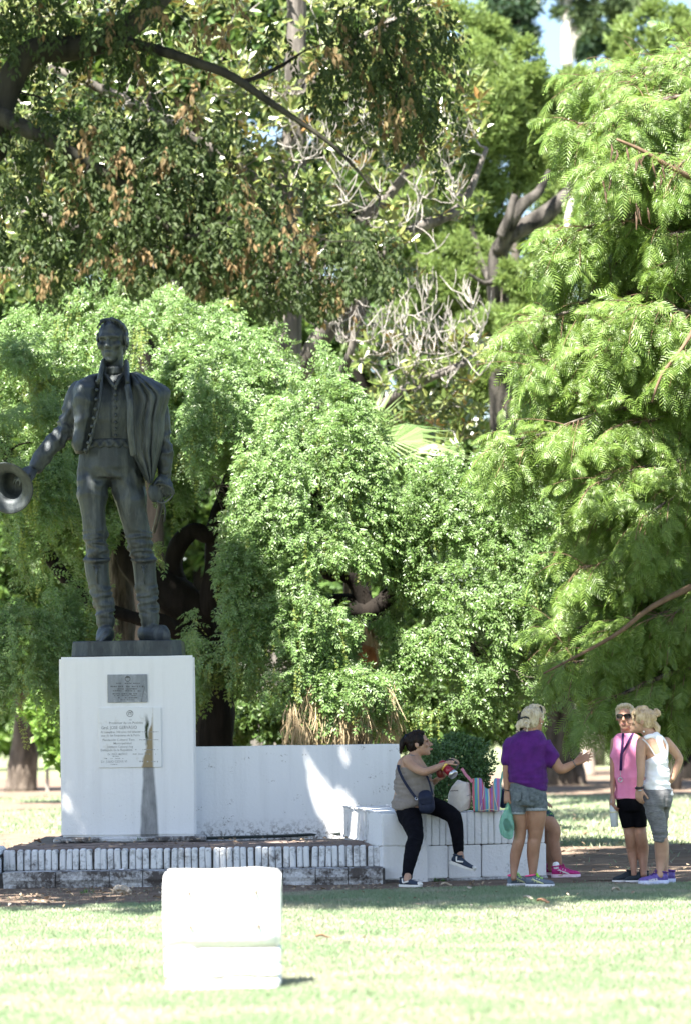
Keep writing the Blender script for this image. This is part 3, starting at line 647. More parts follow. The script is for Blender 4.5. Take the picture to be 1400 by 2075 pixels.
for (cx, ty, hw_, hh, Y, low_, dep, cnt) in DOMES:
    k = Y/FPX; c = P(cx, ty+hh, Y); Rx, Hh = hw_*k, hh*k; zl = P(cx, low_, Y).z
    ns = int(cnt*2.7)//9
    bun = [(random.uniform(0, 2*math.pi) if random.random() < .35 else random.uniform(math.pi, 2*math.pi), math.acos(1-random.random()*1.0)*.98, random.gauss(0, .07)) for _ in range(max(6, ns//8))]
    for s in range(ns):
        th, t, sh = random.choice(bun); th += random.gauss(0, .055); t = min(1.53, max(.02, t+random.gauss(0, .07))); sh = 1+sh+random.gauss(0, .02)
        lob = 1+.16*math.sin(th*3+cx)+.10*math.sin(th*7+cx*2)
        L = random.uniform(.45, 1.0); hang = 0.0; q_prev = None; fl = random.random() < .15; side = random.uniform(-.25, .25)
        x0_ = None; j = 0; run = 0.0
        while run < L:
            if t < math.pi/2*.96:
                rr_ = math.sin(t); z = c.z+Hh*math.cos(t)*sh; q = np.array((c.x+Rx*lob*rr_*math.cos(th+side*t)*sh, Y+dep*lob*rr_*math.sin(th+side*t)*sh, z)); t += .05/max(.3, (Rx+Hh)/2)
            else:
                if q_prev is None: q_prev = np.array((c.x+Rx*lob*math.cos(th)*sh, Y+dep*lob*math.sin(th)*sh, c.z-random.random()*max(0, c.z-zl)))
                q = q_prev+np.array((random.gauss(0, .006), random.gauss(0, .006), -.05))
                if q[2] < zl+random.uniform(-.1, .25): break
            if q_prev is not None or t < math.pi/2:
                d_ = (q-q_prev) if q_prev is not None else np.array((0, 0, -1.))
                out_ = np.array((math.cos(th)*Rx, math.sin(th)*dep, .35*Hh)); out_ /= np.linalg.norm(out_)
                TT.append(q+np.array([random.gauss(0, .035) for _ in range(3)])); DD.append(out_*random.uniform(.3, .9)+d_/max(1e-6, np.linalg.norm(d_))*random.uniform(.3, 1.0)+np.array([random.gauss(0, .45) for _ in range(3)]))
                NN.append(out_*.8+np.array((-.15, -.35, .75))+np.array([random.gauss(0, .35) for _ in range(3)])); FL.append(fl and j > 2)
            q_prev = q; run += .055; j += 1
T, D_, N_, FL = map(np.array, (TT, DD, NN, FL))
u, v = proj(T); keep = np.ones(len(T), bool)
for (hx, hy, ax, ay, ymax) in HOLES: keep &= ~((((u-hx)/ax)**2+((v-hy)/ay)**2 < 1+.35*np.sin(u*.11+v*.07)) & (T[:, 1] < ymax))
T, D_, N_, FL = T[keep], D_[keep], N_[keep], FL[keep]
n_ = ~FL
kp = [K_pinnate(4, .38, .46, random.uniform(.1, .45)) for _ in range(5)]
scatter(wt_, ('leaf', 'foliage'), kp, T[n_], frames(D_[n_], N_[n_]), RNG.uniform(.10, .155, n_.sum()), L_weep, 300)
kf_ = [K_pinnate(5, .13, .5, .3) for _ in range(3)]
scatter(wt_, ('flower_tassel', 'flower_tassels'), kf_, T[FL], frames(D_[FL]*.35+np.array((0, 0, -.8)), N_[FL]), RNG.uniform(.14, .22, FL.sum()), L_flower, 0)
mb = MB(); sel = RNG.choice(len(T), 260, replace=False)
base = sum([list(a) for a, _ in (s1, s2, s3, s4, s5, s6, s7)], []); br_ = sum([list(b) for _, b in (s1, s2, s3, s4, s5, s6, s7)], [])
grow(mb, base, br_, T[sel]+np.array((0, .15, -.05)), .006, 4, .15, -.1); mb.build('branches', B_dark, wt_, kind='stuff')
mb = MB()
for (x_, y_, Y) in ((1030, 1355, 36.4), (960, 1300, 36.6), (700, 1340, 36.3), (80, 960, 36.8), (540, 1260, 36.0), (440, 985, 37.4)):
    for i in range(9):
        a = P(x_, y_, Y); q = [a]; d = Vector((random.gauss(0, .6), random.gauss(0, .3), random.uniform(-1, .2))).normalized()
        for j in range(5): d = (d+Vector((random.gauss(0, .35), random.gauss(0, .2), random.gauss(-.1, .3)))).normalized(); q.append(q[-1]+d*.07)
        mb.tube(q, lerp_list([.009, .004], 6), 4, cap=False)
mb.build('bare_twigs', B_grey, wt_, kind='stuff')

# ---- fan palm behind the rear wall
YPm = 38.7; pm = thing('fan_palm', (P(715, 1500, YPm).x, YPm, 0), 'fan palm with green fans and a skirt of dry straw fronds behind the rear wall', 'palm')
pc = P(722, 1000, YPm)
mb = MB(); p, r = sk([Vector((pc.x-.05, YPm, -.05)), Vector((pc.x-.02, YPm, 2)), Vector((pc.x, YPm, 4.3))], [.2, .17, .15]); mb.tube(p, r, 9, rough=.3); mb.build('trunk', B_brown, pm)
def K_fan(nb=24, sp=2.5, droop=.35, wd=.05, pet=.55):
    V, F_ = [], []
    V += [(0, -.012, 0), (0, .012, 0), (pet, .010, 0), (pet, -.010, 0)]; F_.append((0, 1, 2, 3))
    for i in range(nb):
        a = -sp/2+sp*i/(nb-1); L = 1-.25*abs(a)/(sp/2); b = len(V); ca, sa = math.cos(a), math.sin(a); dz = random.uniform(.6, 1.2)*droop
        for t, w_, z in ((0, .006, 0), (.55, wd, -.05), (1, .004, -dz)):
            x = pet+(L*t)*ca*(1-.15*t*t*dz); y = L*t*sa
            V += [(x+sa*w_/2, y-ca*w_/2, z-.012*(t > 0 and t < 1)), (x, y, z+.01*(0 < t < 1)), (x-sa*w_/2, y+ca*w_/2, z-.012*(0 < t < 1))]
        for s in (0, 3):
            F_ += [(b+s, b+s+1, b+s+4, b+s+3), (b+s+1, b+s+2, b+s+5, b+s+4)]
    return np.array(V), F_
def fronds(root, name, kern, items, mat):
    ms = []
    for kv, kf in kern:
        me = bpy.data.meshes.new(name); me.from_pydata(kv.tolist(), [], kf); me.materials.append(mat); ms.append(me)
    for i, (loc, d, nn_, s) in enumerate(items):
        o = bpy.data.objects.new(name, ms[i % len(ms)]); COL.objects.link(o); o.parent = root
        R = frames(np.array([d]), np.array([nn_]))[0]; o.matrix_local = Matrix.Translation(Vector(loc)-org(root))@Matrix(R.tolist()).to_4x4()@Matrix.Scale(s, 4)
kg = [K_fan(26, 3.0, d_) for d_ in (.25, .4, .5)]
crown = Vector((pc.x+.05, YPm, 4.35)); it = []
for (tx, ty, dy) in ((858, 905, -.5), (905, 890, -.25), (815, 880, -.6), (770, 812, -.2), (850, 840, .5), (700, 850, .3)):
    tgt = P(tx, ty, YPm+dy); d = tgt-crown; it.append((crown, tuple(d), (0, -.35, .9), max(.45, d.length/1.25)))
fronds(pm, 'frond', kg, it, L_palm)
kd = [K_fan(16, .62, .12, .022, .12) for _ in range(5)]; it = []
for i in range(80):
    a = random.uniform(0, 2*math.pi); z = random.uniform(1.75, 3.1); rr_ = .12
    loc = Vector((pc.x-.03+math.cos(a)*rr_, YPm+math.sin(a)*rr_, z)); sp_ = .30 if z > 2.4 else random.uniform(.35, .85)
    it.append((loc, (math.cos(a)*sp_, math.sin(a)*sp_, -1), (math.cos(a), math.sin(a), .4), random.uniform(.55, .85)))
fronds(pm, 'dead_frond', kd, it, L_dead)
V, F_ = [], []     # loose straw hanging lowest, in tufts
for tf in range(46):
    x_ = random.choice((random.uniform(578, 690), random.uniform(690, 802))); Yq = random.uniform(35.35, 36.1); top_ = P(x_, random.uniform(1395, 1470), Yq); fan = random.gauss(0, .08)
    for i in range(22):
        L = random.uniform(.18, .50); d = Vector((random.gauss(fan, .16), random.gauss(0, .12), -1)).normalized(); b_ = top_+Vector((random.gauss(0, .035), random.gauss(0, .03), random.gauss(0, .05))); w_ = Vector((random.uniform(.003, .008), random.uniform(-.004, .004), 0)); j = len(V)
        bend = Vector((random.gauss(0, .03), random.gauss(0, .03), 0)); V += [b_-w_*.6, b_+w_*.6, b_+d*L*.5+w_+bend, b_+d*L*.5-w_+bend, b_+d*L+w_*.3, b_+d*L-w_*.3]; F_ += [(j, j+1, j+2, j+3), (j+3, j+2, j+4, j+5)]
mesh_obj('straw', V, np.array(F_), L_dead, pm, kind='stuff')
bs_ = P(742, 1335, 36.9); M_boot = pmat('orange_palm_boot', (.30, .10, .03), (.42, .17, .06), 14, .7, .01)
mb = MB(); mb.tube([bs_+Vector((-.09, 0, .13)), bs_+Vector((.0, -.05, .06)), bs_+Vector((.03, -.05, -.05)), bs_+Vector((0, 0, -.16))], [.05, .11, .10, .02], 10); mb.build('leaf_base', M_boot, pm, smooth=True)

# ---- large-leaved evergreen (magnolia) behind
YG = 45.0; mg = thing('magnolia_tree', (P(560, 1500, YG).x, YG, 0), 'tall magnolia with glossy leaves, rusty undersides and bare pale branches above the weeping tree', 'tree')
mb = MB(); skp, skr = [], []
for pts, rr_ in (([ground(560, YG), P(560, 1200, YG), P(565, 900, YG), P(575, 650, YG), P(590, 400, YG), P(600, 150, YG), P(600, -150, YG)], [.34, .3, .28, .24, .2, .15, .1]),
                 ([P(565, 850, YG), P(640, 700, YG-.8), P(740, 560, YG-1), P(830, 470, YG-1), P(930, 420, YG-.9), P(985, 300, YG-.8)], [.16, .14, .12, .09, .06, .03]),
                 ([P(562, 980, YG), P(700, 880, YG-1), P(820, 790, YG-1.4), P(930, 740, YG-1.3), P(1010, 690, YG-1)], [.12, .10, .07, .05, .02]),
                 ([P(575, 600, YG), P(700, 480, YG-.8), P(800, 380, YG-.9), P(900, 240, YG-.9)], [.12, .10, .07, .03]),
                 ([P(565, 800, YG), P(420, 640, YG-.6), P(280, 520, YG-.8), P(120, 450, YG-.8), P(-40, 420, YG-.6)], [.14, .12, .09, .07, .04]),
                 ([P(590, 420, YG), P(420, 300, YG-.5), P(250, 200, YG-.6), P(60, 120, YG-.6)], [.12, .10, .07, .04]),
                 ([P(600, 220, YG), P(700, 100, YG-.6), P(820, 30, YG-.7), P(900, -60, YG-.7)], [.10, .08, .06, .03]),
                 ([P(562, 940, YG), P(690, 760, YG-1.2), P(720, 660, YG-1.5), P(730, 560, YG-1.5)], [.08, .06, .045, .02])):
    p, r = sk(pts, rr_); mb.tube(p, r, 8, rough=.25); skp += list(p); skr += list(r)
mb.build('trunk', barkmat('magnolia_bark', (.06, .054, .048), (.18, .163, .147)), mg, smooth=True)
def region_pts(n, polys, Y0, Y1):
    out = []
    while len(out) < n:
        poly, wgt = polys[RNG.choice(len(polys), p=[w_ for _, w_ in polys])]
        xs = [p_[0] for p_ in poly]; ys = [p_[1] for p_ in poly]; x_, y_ = random.uniform(min(xs), max(xs)), random.uniform(min(ys), max(ys))
        if in_poly(np.array([x_]), np.array([y_]), poly)[0]: out.append(tuple(P(x_, y_, random.uniform(Y0, Y1))))
    return np.array(out)
tg = region_pts(1250, [([(-60, -120), (880, -120), (960, 130), (1000, 230), (960, 300), (930, 340), (990, 420), (800, 520), (880, 560), (700, 620), (-60, 620)], .72),
                       ([(360, 100), (960, 170), (1000, 230), (900, 320), (760, 520), (600, 430), (420, 250)], .14), ([(690, 640), (1000, 690), (960, 780), (1000, 900), (860, 930), (740, 800)], .14)], YG-2, YG+.9)
kr = [K_rosette(9, .42) for _ in range(5)]+[K_rosette(7, .46)]
up_ = unit(np.array((-.25, -.75, .65))+jit(len(tg), .45)); dx_ = unit(np.cross(up_, RNG.normal(0, 1, (len(tg), 3))))
# every leaf of a rosette on its own
LT, LR, LS = [], [], []
for i in range(len(tg)):
    fr = frames(dx_[i:i+1], up_[i:i+1])[0]; nl = random.randint(6, 10); s_ = random.uniform(.13, .20)
    for j in range(nl):
        a = j*2.4+random.uniform(-.3, .3); e = math.radians(5+55*j/nl+random.uniform(-8, 12)); LT.append(tg[i]+fr@np.array((.03*math.cos(a), .03*math.sin(a), .03*j/nl))); LR.append(fr@rotm('Z', a)@rotm('Y', -e)@rotm('X', random.uniform(-.3, .3))); LS.append(s_*random.uniform(.75, 1.1))
scatter(mg, ('leaf', 'foliage'), [K_leaf(.44, .08, .12), K_leaf(.40, .05, .2), K_leaf(.48, .1, .05)], np.array(LT), np.array(LR), np.array(LS), L_mag, 300)
mb = MB(); grow(mb, skp, skr, tg[RNG.choice(len(tg), 650, replace=False)], .008, 4, .14, -.1); mb.build('branches', B_pale, mg, kind='stuff')
bt = region_pts(330, [([(540, 560), (880, 560), (1000, 640), (1000, 760), (820, 800), (700, 700)], .5), ([(440, 540), (760, 540), (740, 700), (600, 640)], .2), ([(480, 160), (980, 260), (900, 520), (640, 460)], .3)], YG-2.4, YG-.5)
mb = MB(); grow(mb, skp, skr, bt, .007, 5, .2, .1)
for q in bt[:240]:
    for k_ in range(random.randint(2, 4)):
        a = Vector(q); pts = [a]; d = Vector((random.gauss(0, .6), random.gauss(0, .4), random.uniform(.2, 1))).normalized()
        for j in range(4): d = (d+Vector((random.gauss(0, .25), 0, .35))).normalized(); pts.append(pts[-1]+d*random.uniform(.05, .1))
        mb.tube(pts, lerp_list([.0075, .0045], 5), 4, cap=False)
mb.build('bare_branches', B_pale, mg, kind='stuff')

# ---- feathery tree on the right
YF = 35.0; ft = thing('feathery_acacia_tree', (P(1640, 1500, YF).x, YF, 0), 'tree with drooping feathery light green fronds filling the right side behind the women', 'tree')
BOUGHS = [(1190, 95, .3), (1110, 160, -.2), (1075, 250, -.4), (1160, 240, .5), (1210, 170, -.6), (1130, 340, -.5), (1060, 480, -.6), (1140, 470, .3), (1005, 650, -.6), (985, 740, -.8), (1000, 810, -.2), (925, 900, -.9), (990, 960, -.7), (1060, 560, -.3),
          (1080, 1060, -.5), (1100, 1150, -.8), (1075, 1210, -.4), (1050, 1290, -.6), (1070, 1345, -1.0), (1115, 1440, -1.1), (1180, 1400, -.2), (1240, 1440, -.4), (1330, 1450, .2), (1200, 1180, .3), (1190, 960, -1.0), (1150, 820, .2), (1220, 620, -1.2), (1270, 860, -1.0), (1300, 1050, -1.2), (1330, 480, -.8), (1290, 240, -.9), (1350, 120, -.2), (1380, 330, -1.3), (1390, 720, -1.3), (1380, 950, -.4), (1360, 1250, -1.0), (1270, 1270, -.9), (1250, 720, .4), (1300, 380, .5), (1310, 590, -.2), (1220, 1060, -.6), (1180, 700, -.9), (1160, 1290, -.9)]
_fr = [(1200, 90), (1110, 170), (1080, 260), (1130, 340), (1060, 480), (1000, 650), (985, 740), (1000, 810), (930, 900), (1000, 960), (1080, 1060), (1110, 1150), (1060, 1280), (1110, 1430), (1400, 1440), (1400, 90)]
while len(BOUGHS) < 88:
    x_, y_ = random.uniform(940, 1400), random.uniform(100, 1440)
    if in_poly(np.array([x_]), np.array([y_]), _fr)[0]: BOUGHS.append((x_, y_, random.uniform(-1.2, 1.0)))
BOUGHS += [(random.uniform(1760, 2080), random.uniform(160, 1420), random.uniform(-1.2, 1.2)) for _ in range(26)]+[(random.uniform(1480, 1800), random.uniform(200, 1400), random.choice((-1, 1))*random.uniform(1.3, 2.2)) for _ in range(22)]
mb = MB(); tr_ = P(1640, 1500, YF); skp, skr = [], []
p, r = sk([Vector((tr_.x, YF, -.05)), Vector((tr_.x-.1, YF, 2)), Vector((tr_.x+.1, YF, 5)), Vector((tr_.x, YF, 9.2))], [.3, .26, .2, .1], 8); mb.tube(p, r, 10, rough=.2); skp += p; skr += r
TT, DD, NN = [], [], []; twig = MB()
for (bx, by, dy) in BOUGHS:
    bx = bx+78 if bx < 1260 else bx
    tip = P(bx, by, YF+dy); by = max(by, 150); tip = P(bx, by, YF+dy); z0 = min(8.1, max(1.9, tip.z+random.uniform(-.4, .8))); a = Vector((tr_.x, YF, z0)); mid = (a+tip)/2+Vector((0, random.uniform(-.4, .4), random.uniform(.1, .45)))
    pts = [a.lerp(mid, t).lerp(mid.lerp(tip, t), t) for t in np.linspace(0, 1, 16)]; rr_ = list(np.linspace(.075, .008, 16)); mb.tube(pts, rr_, 6)
    for i in range(4, 16):
        ax = (pts[i]-pts[i-1]).normalized()
        for s in range(4 if i < 15 else 8):
            d = (ax*random.uniform(.4, 1.2)+Vector((random.gauss(0, .35), random.gauss(0, .7), random.gauss(.0, .65)))).normalized(); L = random.uniform(.25, .6)
            dr_ = random.uniform(.05, .42); q0 = pts[i].lerp(pts[i-1], random.random()); tw = [q0]; dd = d.copy()
            for j in range(5): dd = (dd+Vector((0, 0, -dr_))).normalized(); tw.append(tw[-1]+dd*L/5)
            twig.tube(tw, lerp_list([.006, .003], 6), 4, cap=False)
            for j in range(1, 6):
                for sd_ in (-1, 1):
                    side = dd.cross(Vector((0, 0, 1))); side = side.normalized() if side.length > 1e-3 else Vector((0, 1, 0))
                    TT.append(tuple(tw[j])); DD.append(tuple(dd*.55+side*sd_*random.uniform(.5, .9)+Vector((random.gauss(0, .15), random.gauss(0, .15), random.uniform(-.45, .05))))); NN.append((random.gauss(-.15, .45), random.gauss(-.6, .45), .8))
            TT.append(tuple(tw[-1])); DD.append(tuple(dd+Vector((0, 0, -.2)))); NN.append((0, -.2, 1))
mb.build('trunk', B_grey, ft, smooth=True); twig.build('twigs', B_red, ft, kind='stuff')
for pts, rr_ in (([P(1400, 360, 33.6), P(1360, 340, 33.5), P(1300, 305, 33.5), P(1248, 282, 33.5)], [.03, .026, .02, .012]), ([P(1420, 640, 33.6), P(1385, 700, 33.5), P(1340, 760, 33.4), P(1320, 815, 33.4)], [.03, .02, .016, .01]), ([P(1420, 1180, 34), P(1320, 1230, 33.8), P(1240, 1290, 33.7), P(1100, 1365, 33.7)], [.04, .03, .022, .01])):
    p, r = sk(pts, rr_); mb = MB(); mb.tube(p, r, 6); mb.build('branch', B_red, ft, smooth=True)
T, D_, N_ = map(np.array, (TT, DD, NN)); u, v = proj(T); keep = (v > 100-(u-1190)*.16+25*np.sin(u*.05)) & (RNG.random(len(T)) < .8)
T, D_, N_ = T[keep], D_[keep], N_[keep]
kf_ = [K_feather(9, c_, .046) for c_ in (.15, .35, .55, .75)]
scatter(ft, ('frond', 'foliage'), kf_, T, frames(D_, N_), RNG.uniform(.14, .27, len(T)), L_feather, 300)
mb = MB(); podm = pmat('dark_pod', (.05, .03, .018), (.12, .07, .04), 20)
for i in range(26):
    a = P(random.uniform(1215, 1390), random.uniform(290, 440), 33.7); L = random.uniform(.12, .2)
    mb.tube([a, a+Vector((.01, 0, -L*.4)), a+Vector((random.uniform(-.03, .05), 0, -L))], [.005, .014, .004], 5)
mb.build('seed_pods', podm, ft, kind='stuff')

# ---- shade tree whose boughs hang over the monument from the left
YB = 25.0; stt = thing('shade_tree', (-6.6, 24.5, 0), 'shaded tree with dark boughs and brown withered leaf tufts hanging in from the upper left', 'tree')
mb = MB(); skp, skr = [], []
for pts, rr_ in (([Vector((-6.6, 24.5, -.05)), Vector((-6.4, 24.5, 2)), Vector((-5.6, 24.4, 4)), Vector((-4.2, 24.3, 5)), P(-60, 330, 24.2), P(5, 200, 24.2), P(60, 110, 24.2), P(150, 98, 24.2), P(235, 72, 24.3), P(330, -10, 24.5), P(420, -170, 25), Vector((1.2, 26.5, 8.3))], [.32, .3, .25, .2, .14, .10, .10, .09, .085, .08, .07, .04]),
                 ([P(225, 76, 24.3), P(330, 105, 24.0), P(400, 128, 23.8), P(470, 155, 23.7), P(560, 215, 23.6), P(680, 300, 23.6), P(770, 400, 23.6)], [.044, .04, .036, .032, .024, .014, .006]),
                 ([P(-40, 215, 24.2), P(10, 238, 23.9), P(60, 265, 23.7), P(110, 288, 23.6), P(260, 380, 23.5), P(370, 480, 23.5), P(470, 440, 23.6)], [.07, .065, .06, .05, .03, .025, .015]),
                 ([Vector((-5.6, 24.4, 4)), Vector((-5, 25.5, 6)), Vector((-3.5, 27, 7.8)), Vector((-1.5, 28.5, 8.7)), Vector((.8, 29.3, 9))], [.2, .16, .13, .1, .05]),
                 ([Vector((-5.6, 24.4, 4)), Vector((-5.6, 26.5, 6.5)), Vector((-4.8, 28.5, 8.4)), Vector((-4, 30, 9.2))], [.18, .14, .1, .05]),
                 ([Vector((-1.5, 25.2, 7.5)), Vector((0, 26.5, 8)), Vector((1.5, 27.5, 8.3)), Vector((2.6, 28.4, 8.6))], [.08, .07, .05, .03])):
    p, r = sk(pts, rr_, 4); mb.tube(p, r, 8, rough=.2); skp += list(p); skr += list(r)
mb.build('trunk', barkmat('shade_darkened_bough_bark', (.014, .014, .010), (.045, .042, .03)), stt, smooth=True)  # bark colour darkened to carry the shade on the boughs' undersides
# hanging sprays seen in the picture: (px, py, rx, ry, depth, number)
CL = [(60, 40, 130, 70, 24.2, 60), (250, 40, 130, 70, 24.2, 55), (170, 260, 150, 90, 24, 75), (330, 300, 160, 110, 23.8, 120), (250, 430, 190, 110, 23.8, 130), (440, 470, 150, 110, 23.8, 120), (90, 470, 110, 90, 24.2, 45), (350, 560, 150, 55, 23.8, 60), (610, 520, 140, 80, 23.7, 80), (560, 390, 120, 80, 23.7, 24), (720, 500, 100, 60, 23.6, 45), (780, 590, 90, 40, 23.6, 28), (560, 600, 130, 40, 23.7, 35), (800, 60, 120, 80, 24.5, 75), (830, 190, 80, 100, 24.5, 55), (600, 30, 150, 50, 24.6, 16), (20, 330, 60, 90, 24, 22), (700, 130, 80, 80, 24.4, 22)]
TT, DD, NN, BR, tips = [], [], [], [], []
def spray(q, n=9, L=.3, brown=False, sc_=1):
    d = np.array((random.gauss(.1, .5), random.gauss(0, .5), random.uniform(-.9, .1))); d /= np.linalg.norm(d); p_ = np.array(q)
    tips.append(tuple(q))
    for j in range(n):
        p_ = p_+d*L/n; d = d+np.array((0, 0, -.12)); d /= np.linalg.norm(d)
        for s in range(2):
            sd_ = np.cross(d, RNG.normal(0, 1, 3)); sd_ /= np.linalg.norm(sd_)+1e-6
            TT.append(p_+RNG.normal(0, .015, 3)); DD.append(d*.6+sd_*.8+np.array((0, 0, -.35))); NN.append(np.array((-.1, -.3, .9))+RNG.normal(0, .4, 3)); BR.append(brown)
for (cx, cy, rx, ry, Y, cnt) in CL:
    c = P(cx, cy, Y); k = Y/FPX
    pts, _ = ball(cnt, tuple(c), (rx*k, .8, ry*k))
    for q in pts: spray(q, random.randint(11, 18), random.uniform(.25, .5), random.random() < .05)
for (cx, cy, cnt, w_) in ((410, 190, 5, 20), (455, 40, 7, 25), (230, 300, 5, 18), (205, 265, 4, 14), (340, 330, 3, 15), (160, 370, 3, 15), (260, 490, 8, 28), (470, 530, 8, 30), (490, 370, 3, 12), (830, 210, 3, 15), (560, 490, 3, 14), (110, 560, 4, 26), (320, 20, 3, 12), (590, 470, 3, 14), (660, 100, 4, 20), (400, 500, 4, 24)):
    for i in range(cnt): spray(tuple(P(cx+random.gauss(0, w_), cy+random.gauss(0, w_), 23.4)), 7, .16, True)
# the crown above the picture, out over the monument
qs = [blobs(4300, (-2.2, 25.9, 9.3), (5.0, 5.3, 1.9), 90, .26, .1)[0], blobs(700, (-4.0, 28.0, 9.4), (1.7, 1.6, .8), 24, .3, .1)[0], blobs(1150, (1.5, 28.9, 9.6), (2.7, 2.0, .8), 44, .28, .1)[0], blobs(1500, (-4.4, 32.2, 10.2), (2.2, 2.3, .6), 44, .28, .1)[0], blobs(450, (-1.2, 25.2, 9.2), (1.6, 1.2, .6), 20, .3, .1)[0]]
q = np.concatenate(qs); kx, ky = math.sin(SUN_AZ)/math.tan(SUN_EL), math.cos(SUN_AZ)/math.tan(SUN_EL)
zmin = EYE+.2151*q[:, 1]+.85; sh_ = q[:, 1]+q[:, 2]*ky; sx_ = q[:, 0]+q[:, 2]*kx
q = q[(q[:, 2] > zmin) & (sh_ > 25.6+1.3*np.clip((sx_+1.8)/1.5, 0, 1)) & ((q[:, 1] < 30.4) | (q[:, 0] < -3.0) | ((q[:, 0] > -.2) & (q[:, 1] < 30.9))) & (q[:, 1] < 34.4)]
for p_ in q: spray(tuple(p_), 8, .6)
T, D_, N_, BR = map(np.array, (TT, DD, NN, BR))
gx, gy = T[:, 0]+T[:, 2]*kx, T[:, 1]+T[:, 2]*ky; ok = np.ones(len(T), bool)
# openings in the crown that let the sun reach the wall, the seat, the plinth foot and the statue
OPEN = [(622, 1535, 32.7, 0.144, 0.135), (655, 1560, 32.75, 0.176, 0.150), (648, 1610, 32.7, 0.128, 0.180), (690, 1640, 32.8, 0.144, 0.210), (705, 1682, 32.8, 0.192, 0.150), (735, 1660, 31.8, 0.320, 0.330), (765, 1640, 31, 0.160, 0.210), (797, 1575, 32.95, 0.064, 0.240), (150, 1605, 32.2, 0.076, 0.150), (160, 1650, 32.2, 0.102, 0.195), (172, 1690, 32.2, 0.136, 0.150), (285, 805, 32.4, 0.053, 0.112), (310, 820, 32.4, 0.038, 0.098), (258, 790, 32.4, 0.030, 0.035), (165, 790, 32.6, 0.038, 0.042), (195, 830, 32.45, 0.022, 0.084), (165, 1000, 32.5, 0.026, 0.098), (200, 960, 32.45, 0.022, 0.042), (30, 1000, 32.4, 0.038, 0.042), (305, 880, 32.35, 0.038, 0.049), (1285, 1640, 29.4, 0.060, 0.100), (1130, 1680, 30.5, 0.060, 0.080), (1330, 1590, 29, 0.050, 0.080)]
HL_ = []
for px_, py_, Y_, ax_, ay_ in OPEN:
    p_ = P(px_, py_, Y_); HL_.append((p_.x+p_.z*kx, p_.y+p_.z*ky, ax_, ay_))
for hx, hy, ax_, ay_ in HL_+[(2.6, 31.6, .5, .10), (3.4, 32.3, .7, .12), (2.4, 33.0, .5, .10), (2.9, 30.7, .35, .07)]: ok &= ((gx-hx)/ax_)**2+((gy-hy)/ay_)**2 > RNG.uniform(.45, 1.5, len(T))
T, D_, N_, BR = T[ok], D_[ok], N_[ok], BR[ok]
uu, vv_ = proj(T); ok = ~((uu > -50) & (uu < 1450) & (vv_ > 612+34*np.sin(uu*.012+.6)+18*np.sin(uu*.05)) & (T[:, 1] < 27))
T, D_, N_, BR = T[ok], D_[ok], N_[ok], BR[ok]; upper = T[:, 2] > EYE+.2151*T[:, 1]+.45; S_ = RNG.uniform(.038, .062, len(T))*np.where(upper, 3.9, 1.0); S_[BR] *= 1.15
kk = [K_leaf(.44, .1, .1), K_leaf(.5, .05, .2), K_leaf(.4, .12, 0)]
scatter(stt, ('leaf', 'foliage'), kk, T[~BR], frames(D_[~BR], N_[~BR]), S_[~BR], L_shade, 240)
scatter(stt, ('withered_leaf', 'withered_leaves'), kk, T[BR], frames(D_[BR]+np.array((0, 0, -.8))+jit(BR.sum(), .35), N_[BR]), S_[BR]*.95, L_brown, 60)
mb = MB(); tips = np.array(tips); grow(mb, skp, skr, tips[RNG.choice(len(tips), 520, replace=False)], .005, 4, .12, -.05); mb.build('branches', B_dark, stt, kind='stuff')

# ---- cypress with the leaning dark trunk
YC = 54.0; cy = thing('cypress_tree', (P(1005, 1500, YC).x, YC, 0), 'pale green cypress with a leaning split dark trunk between the magnolia and the feathery tree', 'tree')
mb = MB(); skp, skr = [], []
for pts, rr_ in (([ground(1068, YC), P(1060, 1300, YC), P(1040, 1050, YC), P(1012, 800, YC), P(1008, 600, YC-.5), P(1008, 520, YC-.6), P(1030, 480, YC-.7), P(1080, 450, YC-.7), P(1130, 412, YC-.7), P(1180, 360, YC-.6), P(1240, 260, YC-.4)], [.26, .24, .22, .20, .17, .155, .15, .145, .135, .11, .05]),
                 ([P(1010, 510, YC-.7), P(1035, 450, YC-1), P(1062, 410, YC-1.1), P(1090, 390, YC-1.1), P(1112, 345, YC-1)], [.12, .11, .1, .07, .03]),
                 ([P(1015, 480, YC-1), P(1030, 440, YC-1.1), P(1042, 395, YC-1.1)], [.09, .08, .05]),
                 ([P(1010, 600, YC-.6), P(960, 480, YC+.3), P(950, 250, YC+.6), P(960, 50, YC+.6)], [.08, .06, .05, .03]), ([P(1010, 560, YC-.6), P(985, 575, YC-1), P(950, 555, YC-1.1)], [.06, .04, .02]), ([P(1012, 590, YC-.6), P(1050, 575, YC-1), P(1100, 560, YC-1.1)], [.06, .04, .02])):
    p, r = sk(pts, rr_); mb.tube(p, r, 9, rough=.35); skp += list(p); skr += list(r)
mb.build('trunk', barkmat('cypress_bark', (.012, .011, .010), (.10, .09, .08), 6, .06), cy, smooth=True)
